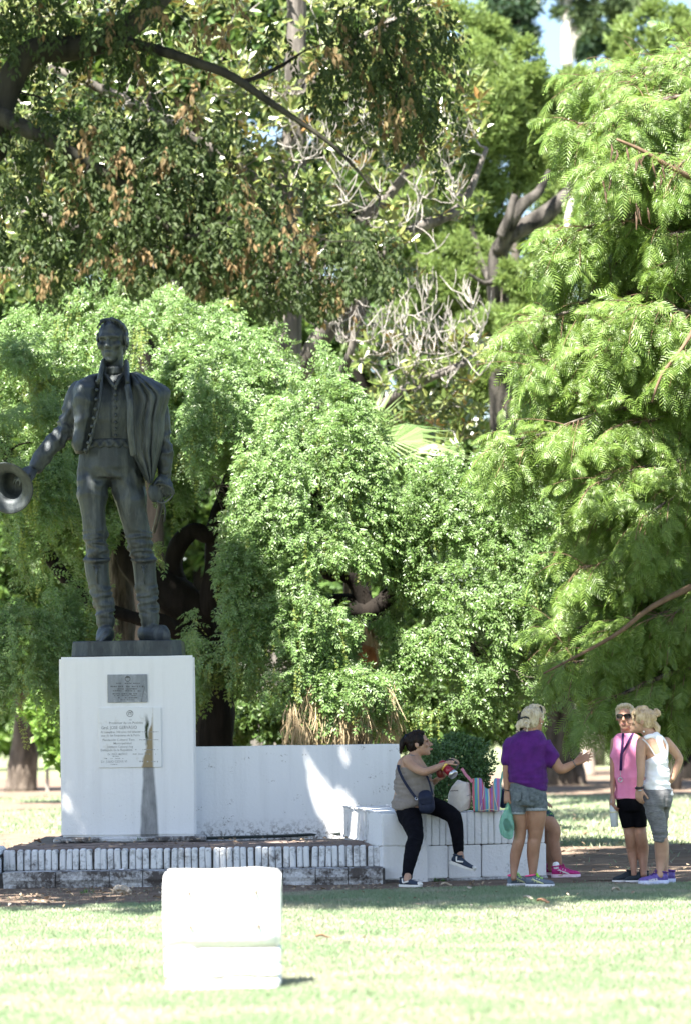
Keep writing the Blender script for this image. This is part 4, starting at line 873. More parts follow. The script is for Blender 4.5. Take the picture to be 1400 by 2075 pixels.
def conifer(root, cl, n, mat, size, Y0, name=('spray', 'foliage'), npart=0, kern=None):
    cs, rs, ws = [], [], []
    for (cx, cy_, rx, ry, dy) in cl:
        c = P(cx, cy_, Y0+dy); k = (Y0+dy)/FPX; cs.append(tuple(c)); rs.append((rx*k, min(rx, ry)*k*.8, ry*k)); ws.append(rx*ry)
    ws = np.array(ws)/sum(ws); TT, OO = [], []
    for c, r_, w_ in zip(cs, rs, ws):
        m = int(n*w_)
        if m < 4: continue
        q, o_ = blobs(m, c, r_, max(5, int(m/26)), .30, .45); TT.append(q); OO.append(o_)
    T, O_ = np.concatenate(TT), np.concatenate(OO); D_ = O_*.6+np.array((0, .0, .35))+jit(len(T), .6); N_ = np.array((-.2, -.8, .55))+jit(len(T), .45)
    scatter(root, name, kern or [K_clump(6, .28, .35) for _ in range(4)], T, frames(D_, N_), RNG.uniform(.6, 1.25, len(T))*size, mat, npart)
    return T
T = conifer(cy, [(960, 200, 120, 130, .3), (1050, 230, 90, 90, .6), (1010, 330, 110, 90, .8), (900, 400, 120, 120, .8), (940, 560, 120, 90, .4), (1100, 280, 90, 90, .9), (880, 640, 120, 90, .9), (1080, 640, 130, 70, .3), (1150, 500, 110, 90, .9), (1060, 760, 150, 90, .8), (920, 80, 120, 80, .8), (1120, 880, 140, 120, .9), (850, 280, 70, 80, .7), (980, 480, 60, 60, 1.2), (1005, 690, 100, 75, -1.3), (1062, 140, 44, 60, .3), (1150, 190, 70, 60, .5), (1060, 560, 60, 40, -1.2), (1150, 300, 60, 60, .4)], 28000, L_con, .19, YC, npart=150, kern=[K_clump(8, .17, .45) for _ in range(4)])
mb = MB(); grow(mb, skp, skr, T[RNG.choice(len(T), 260, replace=False)], .012, 4, .12, .05); mb.build('branches', B_grey, cy, kind='stuff')
mb = MB()
for pts in ([P(1215, 370, 50), P(1220, 420, 50), P(1217, 470, 50), P(1205, 540, 50)], [P(1160, 400, 50.5), P(1150, 440, 50.5), P(1148, 480, 50.5)]):
    p, r = sk(pts, [.05, .055, .05, .03]); mb.tube(p, r, 6, rough=.2)
mb.build('dead_branch', B_gum, cy, smooth=True)

# ---- far trees
def far_tree(name, label, px, Y, cl, n, mat, size, bark, r0=.3, top=None, kern=None, group='far trees behind the monument', np_=0):
    t = thing(name, tuple(ground(px, Y)+Vector((0, 0, .05))), label, 'tree', group); g0 = ground(px, Y); ztop = P(px, top if top is not None else cl[0][1], Y)
    mb = MB(); p, r = sk([g0, g0.lerp(ztop, .35)+Vector((random.gauss(0, .1), 0, 0)), g0.lerp(ztop, .7)+Vector((random.gauss(0, .2), 0, 0)), Vector((ztop.x, Y, ztop.z))], [r0*1.5, r0, r0*.75, r0*.3], 7)
    mb.tube(p, r, 10, rough=.25); sp_, sr_ = list(p), list(r)
    T = conifer(t, cl, n, mat, size, Y, ('leaf_cluster', 'crown'), np_, kern or [K_clump(7, .42, 1) for _ in range(4)])
    up = T[T[:, 2] > 2.2]
    if len(up) > 30: grow(mb, sp_, sr_, up[RNG.choice(len(up), 40, replace=False)], .02, 4, .1)
    mb.build('trunk', bark, t, smooth=True); return t
far_tree('broadleaf_tree', 'dense green tree rising behind the left of the magnolia', 300, 58, [(60, 150, 230, 230, 0), (0, 480, 200, 220, .5), (200, 560, 200, 200, .8), (120, 850, 220, 200, .6), (60, 1120, 180, 160, .4)], 7500, L_bg, .42, B_dark)
far_tree('broadleaf_tree', 'dense green tree directly behind the magnolia crown', 430, 60, [(420, 100, 230, 220, 0), (420, 430, 240, 200, .6), (460, 760, 230, 200, .8), (400, 1050, 220, 180, .5), (300, 1280, 220, 140, .4)], 7500, L_bg, .42, B_dark)
far_tree('broadleaf_tree', 'dense dark green tree seen through the bare magnolia branches', 700, 60, [(730, 120, 190, 200, 0), (760, 420, 180, 180, .6), (800, 720, 220, 180, .8), (820, 1000, 240, 190, .5), (700, 1250, 220, 150, .4)], 6500, L_bg, .42, B_dark)
far_tree('broadleaf_tree', 'tall light green tree behind the top of the feathery tree', 1330, 64, [(1330, 90, 110, 90, 0), (1230, 210, 150, 70, .4), (1340, 260, 160, 110, .5), (1210, 380, 160, 130, .9), (1330, 520, 180, 160, .8), (1240, 760, 220, 180, .8), (1330, 1020, 200, 180, .7), (1190, 1100, 160, 150, .4)], 14000, L_con, .27, B_grey, kern=[K_clump(8, .18, .5) for _ in range(4)])
far_tree('broadleaf_tree', 'leafy tree with a dark trunk standing just behind the purple shirted woman', 1143, 69.6, [(1130, 1150, 190, 150, 0), (1060, 1320, 150, 90, -1), (1240, 1340, 170, 90, -1)], 4200, L_bg, .34, B_brown, r0=.32, top=1180)
far_tree('broadleaf_tree', 'pale slim tree trunk beside the dark trunk behind the women', 1187, 80, [(1220, 1250, 190, 130, 0), (1260, 1400, 160, 70, 0)], 2600, L_bright, .4, barkmat('pale_bark', (.22, .18, .15), (.40, .34, .29)), r0=.18, top=1250)
far_tree('broadleaf_tree', 'leafy tree with a dark trunk behind the white vest woman', 1385, 74, [(1380, 1200, 170, 170, 0), (1360, 1390, 140, 80, -.5)], 3000, L_bg, .4, B_dark, r0=.36, top=1250)
far_tree('broadleaf_tree', 'tree with a broad furrowed brown trunk left of the plinth', 41, 70, [(30, 1130, 200, 190, 0), (40, 1330, 160, 80, -.6)], 3400, L_bg, .36, B_brown, r0=.235, top=1150)
far_tree('dark_pine_tree', 'dark rounded treetop against the sky near the top of the picture', 1050, 92, [(1046, 40, 48, 62, 0), (1010, 20, 40, 40, 0)], 1500, leafmat('dark_pine', [(.03, .065, .035), (.05, .09, .045)], trans=.15), .34, B_grey, r0=.2)
far_tree('dark_pine_tree', 'small dark treetop beside the white gum stems', 1205, 95, [(1208, 75, 42, 30, 0), (1180, 100, 26, 24, 0), (1245, 80, 36, 34, 0)], 1200, leafmat('dark_pine_far', [(.035, .07, .04), (.05, .09, .05)], trans=.15), .34, B_grey, r0=.2)
eu = far_tree('gum_tree', 'slender white stemmed gum tree against the sky at the top right', 1150, 84, [(1215, 25, 60, 40, 0), (1160, -60, 110, 70, 0), (1270, -20, 70, 60, 0), (1130, 20, 14, 14, 0)], 1700, L_euc, .36, B_gum, r0=.22, top=118, kern=[K_clump(6, .25, .6) for _ in range(3)])
mb = MB()
for pts, rr_ in (([P(1149, 135, 84), P(1147, 70, 84), P(1150, 0, 84), P(1155, -120, 84)], [.16, .14, .12, .08]), ([P(1149, 135, 84.1), P(1160, 72, 84.1), P(1167, 30, 84.1), P(1173, -60, 84.1)], [.14, .10, .08, .05]),
                 ([P(1160, 74, 84.1), P(1178, 45, 84), P(1200, 15, 84), P(1230, -30, 84)], [.08, .06, .05, .03]), ([P(1158, 85, 84.1), P(1180, 62, 84), P(1200, 38, 84)], [.06, .05, .02]), ([P(1137, 40, 84), P(1136, 10, 84), P(1134, -40, 84)], [.05, .05, .05])):
    p, r = sk(pts, rr_); mb.tube(p, r, 7)
mb.build('stem', B_gum, eu, smooth=True)
lab = ['bright leafy hedge shrub far off at the left edge', 'dark leafy hedge shrub far off left of the plinth', 'leafy hedge shrub far off hidden behind the plinth', 'leafy hedge shrub far off behind the palm skirt', 'leafy hedge shrub far off behind the seated woman', 'leafy hedge shrub far off behind the purple shirted woman', 'bright hedge shrub far off between the standing women', 'leafy hedge shrub far off at the right edge']
for i, px in enumerate((-20, 120, 330, 560, 800, 1010, 1225, 1420)):
    Y = 100+3*(i % 2); s = thing('hedge_shrub', tuple(ground(px, Y)+Vector((0, 0, .05))), lab[i], 'shrub', 'hedge shrubs across the far lawn')
    conifer(s, [(px, 1440, 150, 95, 0), (px-90, 1460, 100, 75, -.5), (px+90, 1450, 100, 85, .5)], 2300, L_bright if i in (0, 6) else L_bg, .42, Y, ('leaf_cluster', 'crown'), 0, [K_clump(7, .5, 1) for _ in range(3)])
# ---- understorey close behind
us = thing('leafy_sapling', tuple(ground(105, 46)), 'bright leafy sapling hanging between the left trunk and the plinth', 'sapling')
T = conifer(us, [(100, 1480, 36, 50, 0), (112, 1540, 28, 40, 0), (85, 1440, 40, 40, .5)], 1000, L_bright, .13, 46, ('leaf', 'foliage'), 120, [K_leaf(.5, .08, .1)])
mb = MB(); g0 = ground(105, 46); grow(mb, [g0, g0+Vector((0, 0, .6)), g0+Vector((0, 0, 1.2))], [.02, .018, .015], T[::40], .004, 4); mb.build('stem', B_grey, us)
bb = thing('green_thicket', tuple(ground(900, 42)), 'dark green thicket of small leaves behind the seat and the seated woman', 'thicket')
conifer(bb, [(880, 1400, 130, 90, 0), (1010, 1420, 110, 80, .3), (780, 1440, 100, 70, .6), (960, 1300, 120, 90, .8), (600, 1450, 100, 80, 1), (450, 1450, 90, 80, 1.2)], 7000, L_bg, .15, 42, ('leaf', 'foliage'), 100, [K_clump(6, .5, 1) for _ in range(3)])
sh = thing('box_shrub', tuple(P(920, 1640, 31.9)*1.0), 'rounded small leaved green shrub growing just behind the painted seat', 'shrub'); sh.location.z = 0; ORG[sh] = Vector(sh.location)
T = conifer(sh, [(920, 1550, 72, 66, 0), (890, 1535, 50, 45, .1), (960, 1540, 52, 50, .1), (880, 1590, 42, 50, -.05), (965, 1580, 36, 50, .05), (910, 1610, 70, 60, 0), (850, 1600, 30, 30, -.1), (925, 1505, 30, 26, 0)], 15000, L_shrub, .033, 31.9, ('leaf', 'foliage'), 150, [K_leaf(.55, .08, .1), K_leaf(.5, .12, .0)])
mb = MB(); g0 = Vector((sh.location.x, 31.9, 0)); grow(mb, [g0, g0+Vector((0, 0, .25)), g0+Vector((.02, 0, .5))], [.03, .025, .02], T[::60], .003, 4)
for i in range(46):
    q = Vector(T[random.randrange(len(T))]); mb.tube([q, q+Vector((random.gauss(0, .02), random.gauss(0, .02), .06)), q+Vector((random.gauss(0, .04), 0, .11))], [.0025, .002, .001], 4)
mb.build('stems', B_brown, sh, kind='stuff')
sp_ = thing('marker_post', tuple(ground(95, 70)+Vector((0, 0, .05))), 'slim pale post standing in the grass left of the plinth', 'post'); q = ground(95, 70)
mb = MB(); mb.bbox(q.x-.035, q.x+.035, 70, 70.07, 0, .44, .008); mb.build('shaft', B_pale, sp_); mb = MB(); mb.bbox(q.x-.045, q.x+.045, 69.99, 70.08, .44, .47, .008); mb.build('cap', B_pale, sp_)

# ------------------------------------------------------------------ grass and litter
def blades(name, n, Y0, Y1, hgt, wid, mat, xr=None, power=1.0, dens=None):
    Y = Y0+(Y1-Y0)*RNG.random(n)**power; X = (RNG.random(n)*2-1)*(.15*Y+.4)
    if xr: X = xr[0]+(xr[1]-xr[0])*RNG.random(n)
    bad = np.zeros(n, bool)
    for d in DIRT: bad |= in_poly(X, Y, d)
    bad &= RNG.random(n) > .02
    bad |= (X > xl-.6) & (X < 1.9) & (Y > 29.5) & (Y < 33.4)
    X, Y = X[~bad], Y[~bad]; m = len(X); a = RNG.random(m)*2*np.pi; h = hgt*RNG.uniform(.5, 1.4, m); w_ = wid*RNG.uniform(.7, 1.3, m); ln = RNG.normal(0, .6, (m, 2))*h[:, None]
    z = np.zeros(m); c, s = np.cos(a)*w_, np.sin(a)*w_
    V = np.stack([np.stack([X-c, Y-s, z], 1), np.stack([X+c, Y+s, z], 1), np.stack([X+ln[:, 0], Y+ln[:, 1], h], 1)], 1).reshape(-1, 3)
    mesh_obj(name, V, np.arange(m*3).reshape(-1, 3), mat, kind='stuff')
M_gr = leafmat('grass_blade', [(.155, .245, .125), (.205, .285, .165), (.265, .305, .20), (.175, .26, .135)], rough=.6, trans=.3, tcol=(.24, .36, .18), clump=(1.1, (.335, .325, .25)))
blades('grass', 520000, 15.0, 31.5, .020, .0036, M_gr, power=.9)
blades('grass', 90000, 31.5, 70, .05, .010, M_gr, power=1.1)
mb = []
M_lit = leafmat('dry_leaf', [(.30, .22, .14), (.42, .33, .23), (.20, .13, .08), (.48, .42, .33)], rough=.85, trans=.1, tcol=(.4, .3, .2))
def litter(name, n, pts_fn, s0, s1):
    Q = np.array([pts_fn() for _ in range(n)]); D_ = RNG.normal(0, 1, (n, 3)); D_[:, 2] *= .15; N_ = np.array((0, 0, 1.))+jit(n, .3); kv = [K_leaf(.5, .12, .2), K_leaf(.6, -.1, -.1)]
    S_ = RNG.uniform(s0, s1, n); R_ = frames(D_, N_); VV, FF, b = [], [], 0
    for i in range(n):
        k_, f_ = kv[i % 2]; v_ = (k_*S_[i])@R_[i].T+Q[i]; v_[:, 2] += max(0, Q[i][2]+.003-v_[:, 2].min()); VV.append(v_); FF += [tuple(b+j for j in q) for q in f_]; b += len(k_)
    mesh_obj(name, np.concatenate(VV), np.array(FF), M_lit, kind='stuff')
def lp_():
    while True:
        Y = random.uniform(26, 29.5); X = random.uniform(-3.3, 2.2)
        if in_poly(np.array([X]), np.array([Y]), DIRT[0])[0]: return (X, Y, .006)
litter('leaf_litter', 420, lp_, .02, .06)
litter('leaf_litter', 90, lambda: (random.uniform(xl, xr), random.uniform(YR+.14, 32.0), ZP+.002), .02, .06)
litter('leaf_litter', 260, lambda: (random.uniform(-3.4, 3.6), random.uniform(17, 29.4), .02), .02, .05)
litter('leaf_litter', 420, lambda: (random.uniform(1.8, 6), random.uniform(30, 50), .02), .03, .08)
# ------------------------------------------------------------------ sculpting kit: shapes are merged into one continuous skin
class Fig:
    """pixel frame of one figure: enlarged-crop coordinates to world points"""
    def __init__(s, Y, zs, ox, oy): s.Y, s.zs, s.ox, s.oy = Y, zs, ox, oy; s.k = Y/FPX/zs
    def p(s, x, y, dy=0.0): return P(s.ox+x/s.zs, s.oy+y/s.zs, s.Y+dy)
class Sculpt:
    def __init__(s): s.mb = MB(); s.dents = []
    def ring_loft(s, rings):
        b = len(s.mb.v); n = len(rings[0])
        for r in rings: s.mb.v += [tuple(p) for p in r]
        for i in range(len(rings)-1):
            for k in range(n): s.mb.f.append((b+i*n+k, b+i*n+(k+1) % n, b+(i+1)*n+(k+1) % n, b+(i+1)*n+k))
        s.mb.f.append(tuple(b+k for k in reversed(range(n)))); s.mb.f.append(tuple(b+(len(rings)-1)*n+k for k in range(n))); s.mb.m += [0]*((len(rings)-1)*n+2)
    def limb(s, secs, n=14, k=3, round_=True):
        """secs: (point, half width across the view, half depth); sections square to the path"""
        pts = smooth_path([q[0] for q in secs], k); A = lerp_list([q[1] for q in secs], len(pts)); B = lerp_list([q[2] for q in secs], len(pts)); rings = []
        def ring(c, t, a, b_):
            e1 = Vector((0, 1, 0)).cross(t); e1 = e1.normalized() if e1.length > .25 else t.orthogonal().normalized(); e2 = t.cross(e1).normalized()
            return [c+e1*(a*math.cos(2*math.pi*i/n))+e2*(b_*math.sin(2*math.pi*i/n)) for i in range(n)]
        for i, p in enumerate(pts):
            t = (pts[min(i+1, len(pts)-1)]-pts[max(i-1, 0)]).normalized(); rings.append(ring(p, t, A[i], B[i]))
        if round_:
            t0 = (pts[0]-pts[1]).normalized(); t1 = (pts[-1]-pts[-2]).normalized()
            for f, h in ((.85, .5), (.5, .85)):
                rings.insert(0, ring(pts[0]+t0*A[0]*h*.8, -t0, A[0]*f, B[0]*f)); rings.append(ring(pts[-1]+t1*A[-1]*h*.8, t1, A[-1]*f, B[-1]*f))
        s.ring_loft(rings)
    def levels(s, fig, secs, n=20, k=3, pw=2.0):
        """horizontal sections: (xl, xr, y, dy, depth half in metres)"""
        C = [fig.p((a+b)/2, y, dy) for a, b, y, dy, d in secs]; pts = smooth_path(C, k); A = lerp_list([abs(b-a)/2*fig.k for a, b, *_ in secs], len(pts)); B = lerp_list([q[4] for q in secs], len(pts)); rings = []
        for p, a, b in zip(pts, A, B):
            rings.append([p+Vector((a*math.copysign(abs(math.cos(t))**(2/pw), math.cos(t)), b*math.copysign(abs(math.sin(t))**(2/pw), math.sin(t)), 0)) for t in [2*math.pi*i/n for i in range(n)]])
        s.ring_loft(rings)
    def ell(s, c, r, R=None, n=12):
        c = Vector(c); rings = []
        for i in range(1, n//2+2):
            ph = math.pi*i/(n//2+2); z = math.cos(ph); q = math.sin(ph); rr = []
            for k in range(n):
                t = 2*math.pi*k/n; v = Vector((r[0]*q*math.cos(t), r[1]*q*math.sin(t), r[2]*z)); rr.append(c+(R@v if R else v))
            rings.append(rr)
        s.ring_loft(rings)
    def cap(s, a, b, ra, rb, n=10): s.limb([(Vector(a), ra, ra), (Vector(b), rb, rb)], n, 1)
    def dent(s, c, r, d): s.dents.append((Vector(c), r, d))
    def skin(s, voxel=.01, smooth=4, disp=None):
        me = bpy.data.meshes.new('tmp'); me.from_pydata(s.mb.v, [], s.mb.f); o = bpy.data.objects.new('tmp', me); COL.objects.link(o)
        m = o.modifiers.new('r', 'REMESH'); m.mode = 'VOXEL'; m.voxel_size = voxel; m.adaptivity = 0
        if smooth: q = o.modifiers.new('s', 'SMOOTH'); q.factor = .5; q.iterations = smooth
        dg = bpy.context.evaluated_depsgraph_get(); dg.update(); out = bpy.data.meshes.new_from_object(o.evaluated_get(dg)); bpy.data.objects.remove(o); bpy.data.meshes.remove(me)
        n = len(out.vertices); co = np.empty(n*3, np.float32); out.vertices.foreach_get('co', co); co = co.reshape(-1, 3).astype(float)
        if s.dents or disp:
            nr = np.empty(n*3, np.float32); out.vertices.foreach_get('normal', nr); nr = nr.reshape(-1, 3)
            add = np.zeros(n)
            for c, r, d in s.dents:
                q = np.linalg.norm(co-np.array(c), axis=1); add -= d*np.exp(-(q/r)**2)
            if disp: add += disp(co, nr)
            co = co+nr*add[:, None]
        F_ = np.empty(len(out.loops), np.int32); out.loops.foreach_get('vertex_index', F_); tot = np.empty(len(out.polygons), np.int32); out.polygons.foreach_get('loop_total', tot)
        assert (tot == 4).all(); bpy.data.meshes.remove(out)
        return co, F_.reshape(-1, 4)
    def build(s, name, mat, parent, voxel=.01, smooth=4, disp=None, midfn=None):
        co, F_ = s.skin(voxel, smooth, disp); mi = midfn(co[F_].mean(1)) if midfn else None
        return mesh_obj(name, co, F_, mat, parent, True, midx=mi)
def nz(co, sc, off=0.0):
    sc = np.array(sc) if hasattr(sc, '__len__') else np.array((sc, sc, sc)); q = co*sc+off
    return np.array([noise.noise(Vector(v)) for v in q])
def folds(co, sc, amp, off=0): r = nz(co, sc, off); return amp*(1-2*np.abs(r)*2.2).clip(-1, 1)
def zband(co, z0, z1, soft=.05): return 1/(1+np.exp(-(co[:, 2]-z0)/soft*4))*1/(1+np.exp((co[:, 2]-z1)/soft*4))
def head(S, c, hh, yaw, pitch=0, roll=0, neck=True, wide=1.0, neck_to=None, face=1.0):
    """a head with brow, nose, lips, chin and ears; c is its middle; returns a function from head coordinates to world"""
    R = Matrix.Rotation(math.radians(yaw), 3, 'Z')@Matrix.Rotation(math.radians(roll), 3, 'Y')@Matrix.Rotation(math.radians(pitch), 3, 'X')
    def L(r, f, u): return Vector(c)+R@Vector((r*wide, -f, u-.5))*hh     # right, forward, up from the chin
    def E(r, f, u, a, b, d): S.ell(L(r, f, u), (a*hh*wide, b*hh, d*hh), R)
    E(0, -.04, .63, .335, .41, .37); E(0, .10, .36, .26, .28, .33); E(0, .27, .09, .13, .12, .09); E(0, .16, .20, .21, .22, .17)
    S.limb([(L(0, .37, .57), .035*hh, .04*hh), (L(0, .44, .44), .05*hh, .05*hh), (L(0, .49, .385), .065*hh, .05*hh)], 10, 2)
    E(.05, .43, .365, .045, .05, .035); E(-.05, .43, .365, .045, .05, .035)
    S.limb([(L(-.22, .30, .60), .05*hh, .05*hh), (L(-.1, .37, .605), .05*hh, .05*hh), (L(.1, .37, .605), .05*hh, .05*hh), (L(.22, .30, .60), .05*hh, .05*hh)], 8, 2)
    for s in (-1, 1):
        E(s*.17, .27, .42, .11, .10, .10); E(s*.345, -.05, .47, .035, .09, .13); S.dent(L(s*.145, .37, .525), .075*hh, .045*hh*face)
        E(s*.145, .285, .525, .07, .05, .045)
    E(0, .375, .245, .10, .05, .028); E(0, .365, .195, .085, .05, .03); S.dent(L(0, .43, .222), .05*hh, .012*hh*face); S.dent(L(0, .40, .14), .06*hh, .012*hh*face)
    if neck_to is not None: S.limb([(L(0, -.06, .35), .23*hh, .25*hh), (Vector(neck_to), .25*hh, .27*hh)], 14, 2)
    return L
def hand(S, wrist, d, nrm, L=.175, curl=.25, spread=.16, thumb=1, width=1.0, curls=None):
    """palm, four unequal bent fingers and a thumb; d to the fingertips, nrm out of the back of the hand"""
    d = Vector(d).normalized(); nrm = (Vector(nrm)-d*Vector(nrm).dot(d)).normalized(); sd = d.cross(nrm); w_ = Vector(wrist); u = L/.175
    for i in range(4): S.limb([(w_+sd*(.010*(i-1.5))*u, .016*u, .014*u), (w_+d*.045*u+sd*.019*(i-1.5)*u*width, .015*u, .0135*u), (w_+d*.092*u+sd*.0205*(i-1.5)*u*width, .0115*u, .0115*u)], 8, 2)
    for i, (ln, off) in enumerate(((.070, .088), (.080, .095), (.074, .092), (.056, .084))):
        a = spread*(i-1.5); p = w_+d*off*u+sd*.0205*(i-1.5)*u*width; q = (d*math.cos(a)+sd*math.sin(a)).normalized(); path = [(p, .0098*u, .0098*u)]; c_ = curls[i] if curls else curl
        for j, f in enumerate((.45, .32, .23)):
            q = (q*math.cos(c_*(1+.4*j))-nrm*math.sin(c_*(1+.4*j))).normalized(); p = p+q*ln*f*u; path.append((p, (.0092-.0012*j)*u, (.0092-.0012*j)*u))
        S.limb(path, 8, 2)
    p = w_+d*.025*u-sd*thumb*.030*u; q = (d*.75-sd*thumb*.65-nrm*.25).normalized(); path = [(p, .014*u, .013*u)]
    for f in (.036, .030, .024): p = p+q*f*u; q = (q+d*.25-nrm*.12).normalized(); path.append((p, .0105*u, .0105*u))
    S.limb(path, 8, 2)

# ------------------------------------------------------------------ bronze statue
M_bz, n, bs = new_mat('weathered_bronze')
a_ = noise_tex(n, 3.5, 7, .65); b_ = noise_tex(n, 11, 5, .65, stretch=(1, 1, .22)); c_ = noise_tex(n, 60, 3)
col = ramp(n, a_, [(.3, (.018, .024, .029)), (.55, (.036, .046, .052)), (.75, (.062, .074, .078))])
col = mixc(n, ramp(n, b_, [(.48, 0.0), (.70, .75)]), col, (.12, .135, .13)); col = mixc(n, ramp(n, noise_tex(n, 7, 5, .7), [(.64, 0.0), (.74, .6)]), col, (.075, .052, .032))
n.links.new(col, bs.inputs['Base Color']); bs.inputs['Metallic'].default_value = .35; bs.inputs['Specular IOR Level'].default_value = .6
rr = ramp(n, b_, [(.3, .44), (.7, .7)]); n.links.new(rr, bs.inputs['Roughness']); bump_(n, bs, math_(n, 'ADD', math_(n, 'MULTIPLY', c_, .35), b_), .006)
ZSL = zt+.155
SF = Fig(32.75, 2.8826, 0, 620)
st = thing('statue', (P(255, 1300, 32.75).x, 32.75, zt), 'bronze statue of a man in cloak and tall boots holding out a hat', 'statue')
# cast base slab, octagonal
a, b = P(142, 1300, 32.25).x, P(369, 1300, 32.25).x; y0, y1 = 32.27, 33.22; ch = .16
def oct_(f): return [(a+ch+f, y0+f), (b-ch*.6-f, y0+f), (b-f, y0+ch*.6+f), (b-f, y1-ch-f), (b-ch-f, y1-f), (a+ch+f, y1-f), (a+f, y1-ch-f), (a+f, y0+ch+f)]
bm = bmesh.new(); lo = [bm.verts.new((x, y, zt+.002)) for x, y in oct_(0)]; hi = [bm.verts.new((x, y, ZSL)) for x, y in oct_(.012)]
bm.faces.new(hi); bm.faces.new(lo[::-1])
for i in range(8): bm.faces.new((lo[i], lo[(i+1) % 8], hi[(i+1) % 8], hi[i]))
bmesh.ops.bevel(bm, geom=[e for e in bm.edges], offset=.008, segments=1, affect='EDGES'); bm.verts.index_update()
mesh_obj('base_slab', [v.co[:] for v in bm.verts], [[v.index for v in f.verts] for f in bm.faces], M_bz, st); bm.free()
S = Sculpt(); f = SF
hc = f.p(660, 212, -.03); HL = head(S, hc, .425, -12, 2, 0, wide=1.0, neck_to=f.p(662, 430, .03), face=.75)
S.levels(f, [(560, 770, 395, .02, .15), (500, 830, 440, .02, .19), (462, 850, 500, .0, .235), (455, 845, 580, -.02, .265), (468, 830, 660, -.02, .265), (482, 808, 740, -.01, .25), (476, 812, 810, 0, .245), (462, 826, 880, 0, .25), (455, 832, 950, .0, .25), (455, 835, 1010, .0, .22)])
k = f.k
def span_limb(rows, b=1.0, dys=None): S.limb([(f.p((l+r)/2, y, dy), (r-l)/2*k, (r-l)/2*k*b) for l, r, y, dy in rows])
span_limb([(455, 650, 940, -.0), (449, 640, 1040, -.03), (455, 630, 1120, -.05), (472, 622, 1210, -.06), (488, 628, 1300, -.05), (494, 634, 1380, -.04), (500, 638, 1450, -.02), (515, 635, 1540, 0)], 1.08)
span_limb([(640, 833, 940, 0), (650, 848, 1040, -.01), (668, 857, 1120, -.02), (694, 866, 1210, -.02), (724, 880, 1300, -.0), (744, 893, 1380, .02), (764, 900, 1450, .04), (790, 905, 1540, .06)], 1.08)
# viewer's left hand, holding the hat rim; and the right, closed on the hilt
w0 = f.p(206, 948, -.16); S.limb([(f.p(240, 905, -.12), 34*k, 34*k), (w0, 33*k, 30*k)])
hand(S, w0+Vector((.02, 0, 0)), f.p(95, 990, -.24)-w0, (-.15, -.6, .75), .30, .38, .12, 1, 1.05)
w1 = f.p(964, 985, -.02); S.limb([(f.p(962, 930, 0), 34*k, 36*k), (w1, 36*k, 38*k)])
hand(S, w1, f.p(985, 1110, -.16)-w1, (.75, -.65, .1), .31, .75, .05, -1, 1.1)
LZ = f.p(0, 1400).z
def dsp(co, nr):
    leg = zband(co, f.p(0, 1500).z, f.p(0, 1010).z, .1); kn = zband(co, f.p(0, 1475).z, f.p(0, 1330).z, .05); hp = zband(co, f.p(0, 1140).z, f.p(0, 960).z, .05)
    vest = zband(co, f.p(0, 800).z, f.p(0, 460).z, .03); plk = np.exp(-((co[:, 0]-f.p(668, 600).x)/.012)**2)
    return folds(co, (4, 4, 3), .006)*leg+folds(co, (5, 5, 17), .016, 3)*kn+folds(co, (7, 6, 7), .008, 8)*hp+vest*(folds(co, (2, 2, 9), .003, 5)-.014*plk*(nr[:, 1] < 0))
S.build('body', M_bz, st, .0125, 3, dsp)
# hair: a cap of combed locks
S = Sculpt(); hh = .425
R_ = Matrix.Rotation(math.radians(-12), 3, 'Z')
S.ell(HL(.0, -.10, .70), (.35*hh, .40*hh, .325*hh), R_); S.ell(HL(0, -.26, .45), (.30*hh, .22*hh, .3*hh), R_)
for s_ in (-1, 1): S.ell(HL(s_*.32, -.02, .60), (.055*hh, .17*hh, .17*hh), R_); S.limb([(HL(s_*.33, .06, .62), .03*hh, .05*hh), (HL(s_*.325, .07, .45), .025*hh, .04*hh), (HL(s_*.30, .06, .34), .012*hh, .02*hh)], 8, 2)
for i in range(10):
    t = i/9; S.limb([(HL(-.12, -.10+.1*t, 1.03), .035*hh, .03*hh), (HL(-.16-.05*t, .10+.05*t, 1.01-.03*t), .038*hh, .032*hh), (HL(-.26-.05*t, .20-.06*t, .92-.09*t), .03*hh, .025*hh)], 8, 2)
    S.limb([(HL(-.10, -.10+.1*t, 1.03), .035*hh, .03*hh), (HL(.06+.08*t, .16-.08*t, 1.02-.02*t), .04*hh, .034*hh), (HL(.24+.03*t, .20-.16*t, .92-.05*t), .036*hh, .03*hh), (HL(.345, .10-.2*t, .76-.12*t), .03*hh, .026*hh)], 8, 2)
S.build('hair', M_bz, st, .008, 2, lambda co, nr: folds(co, (26, 10, 14), .006))
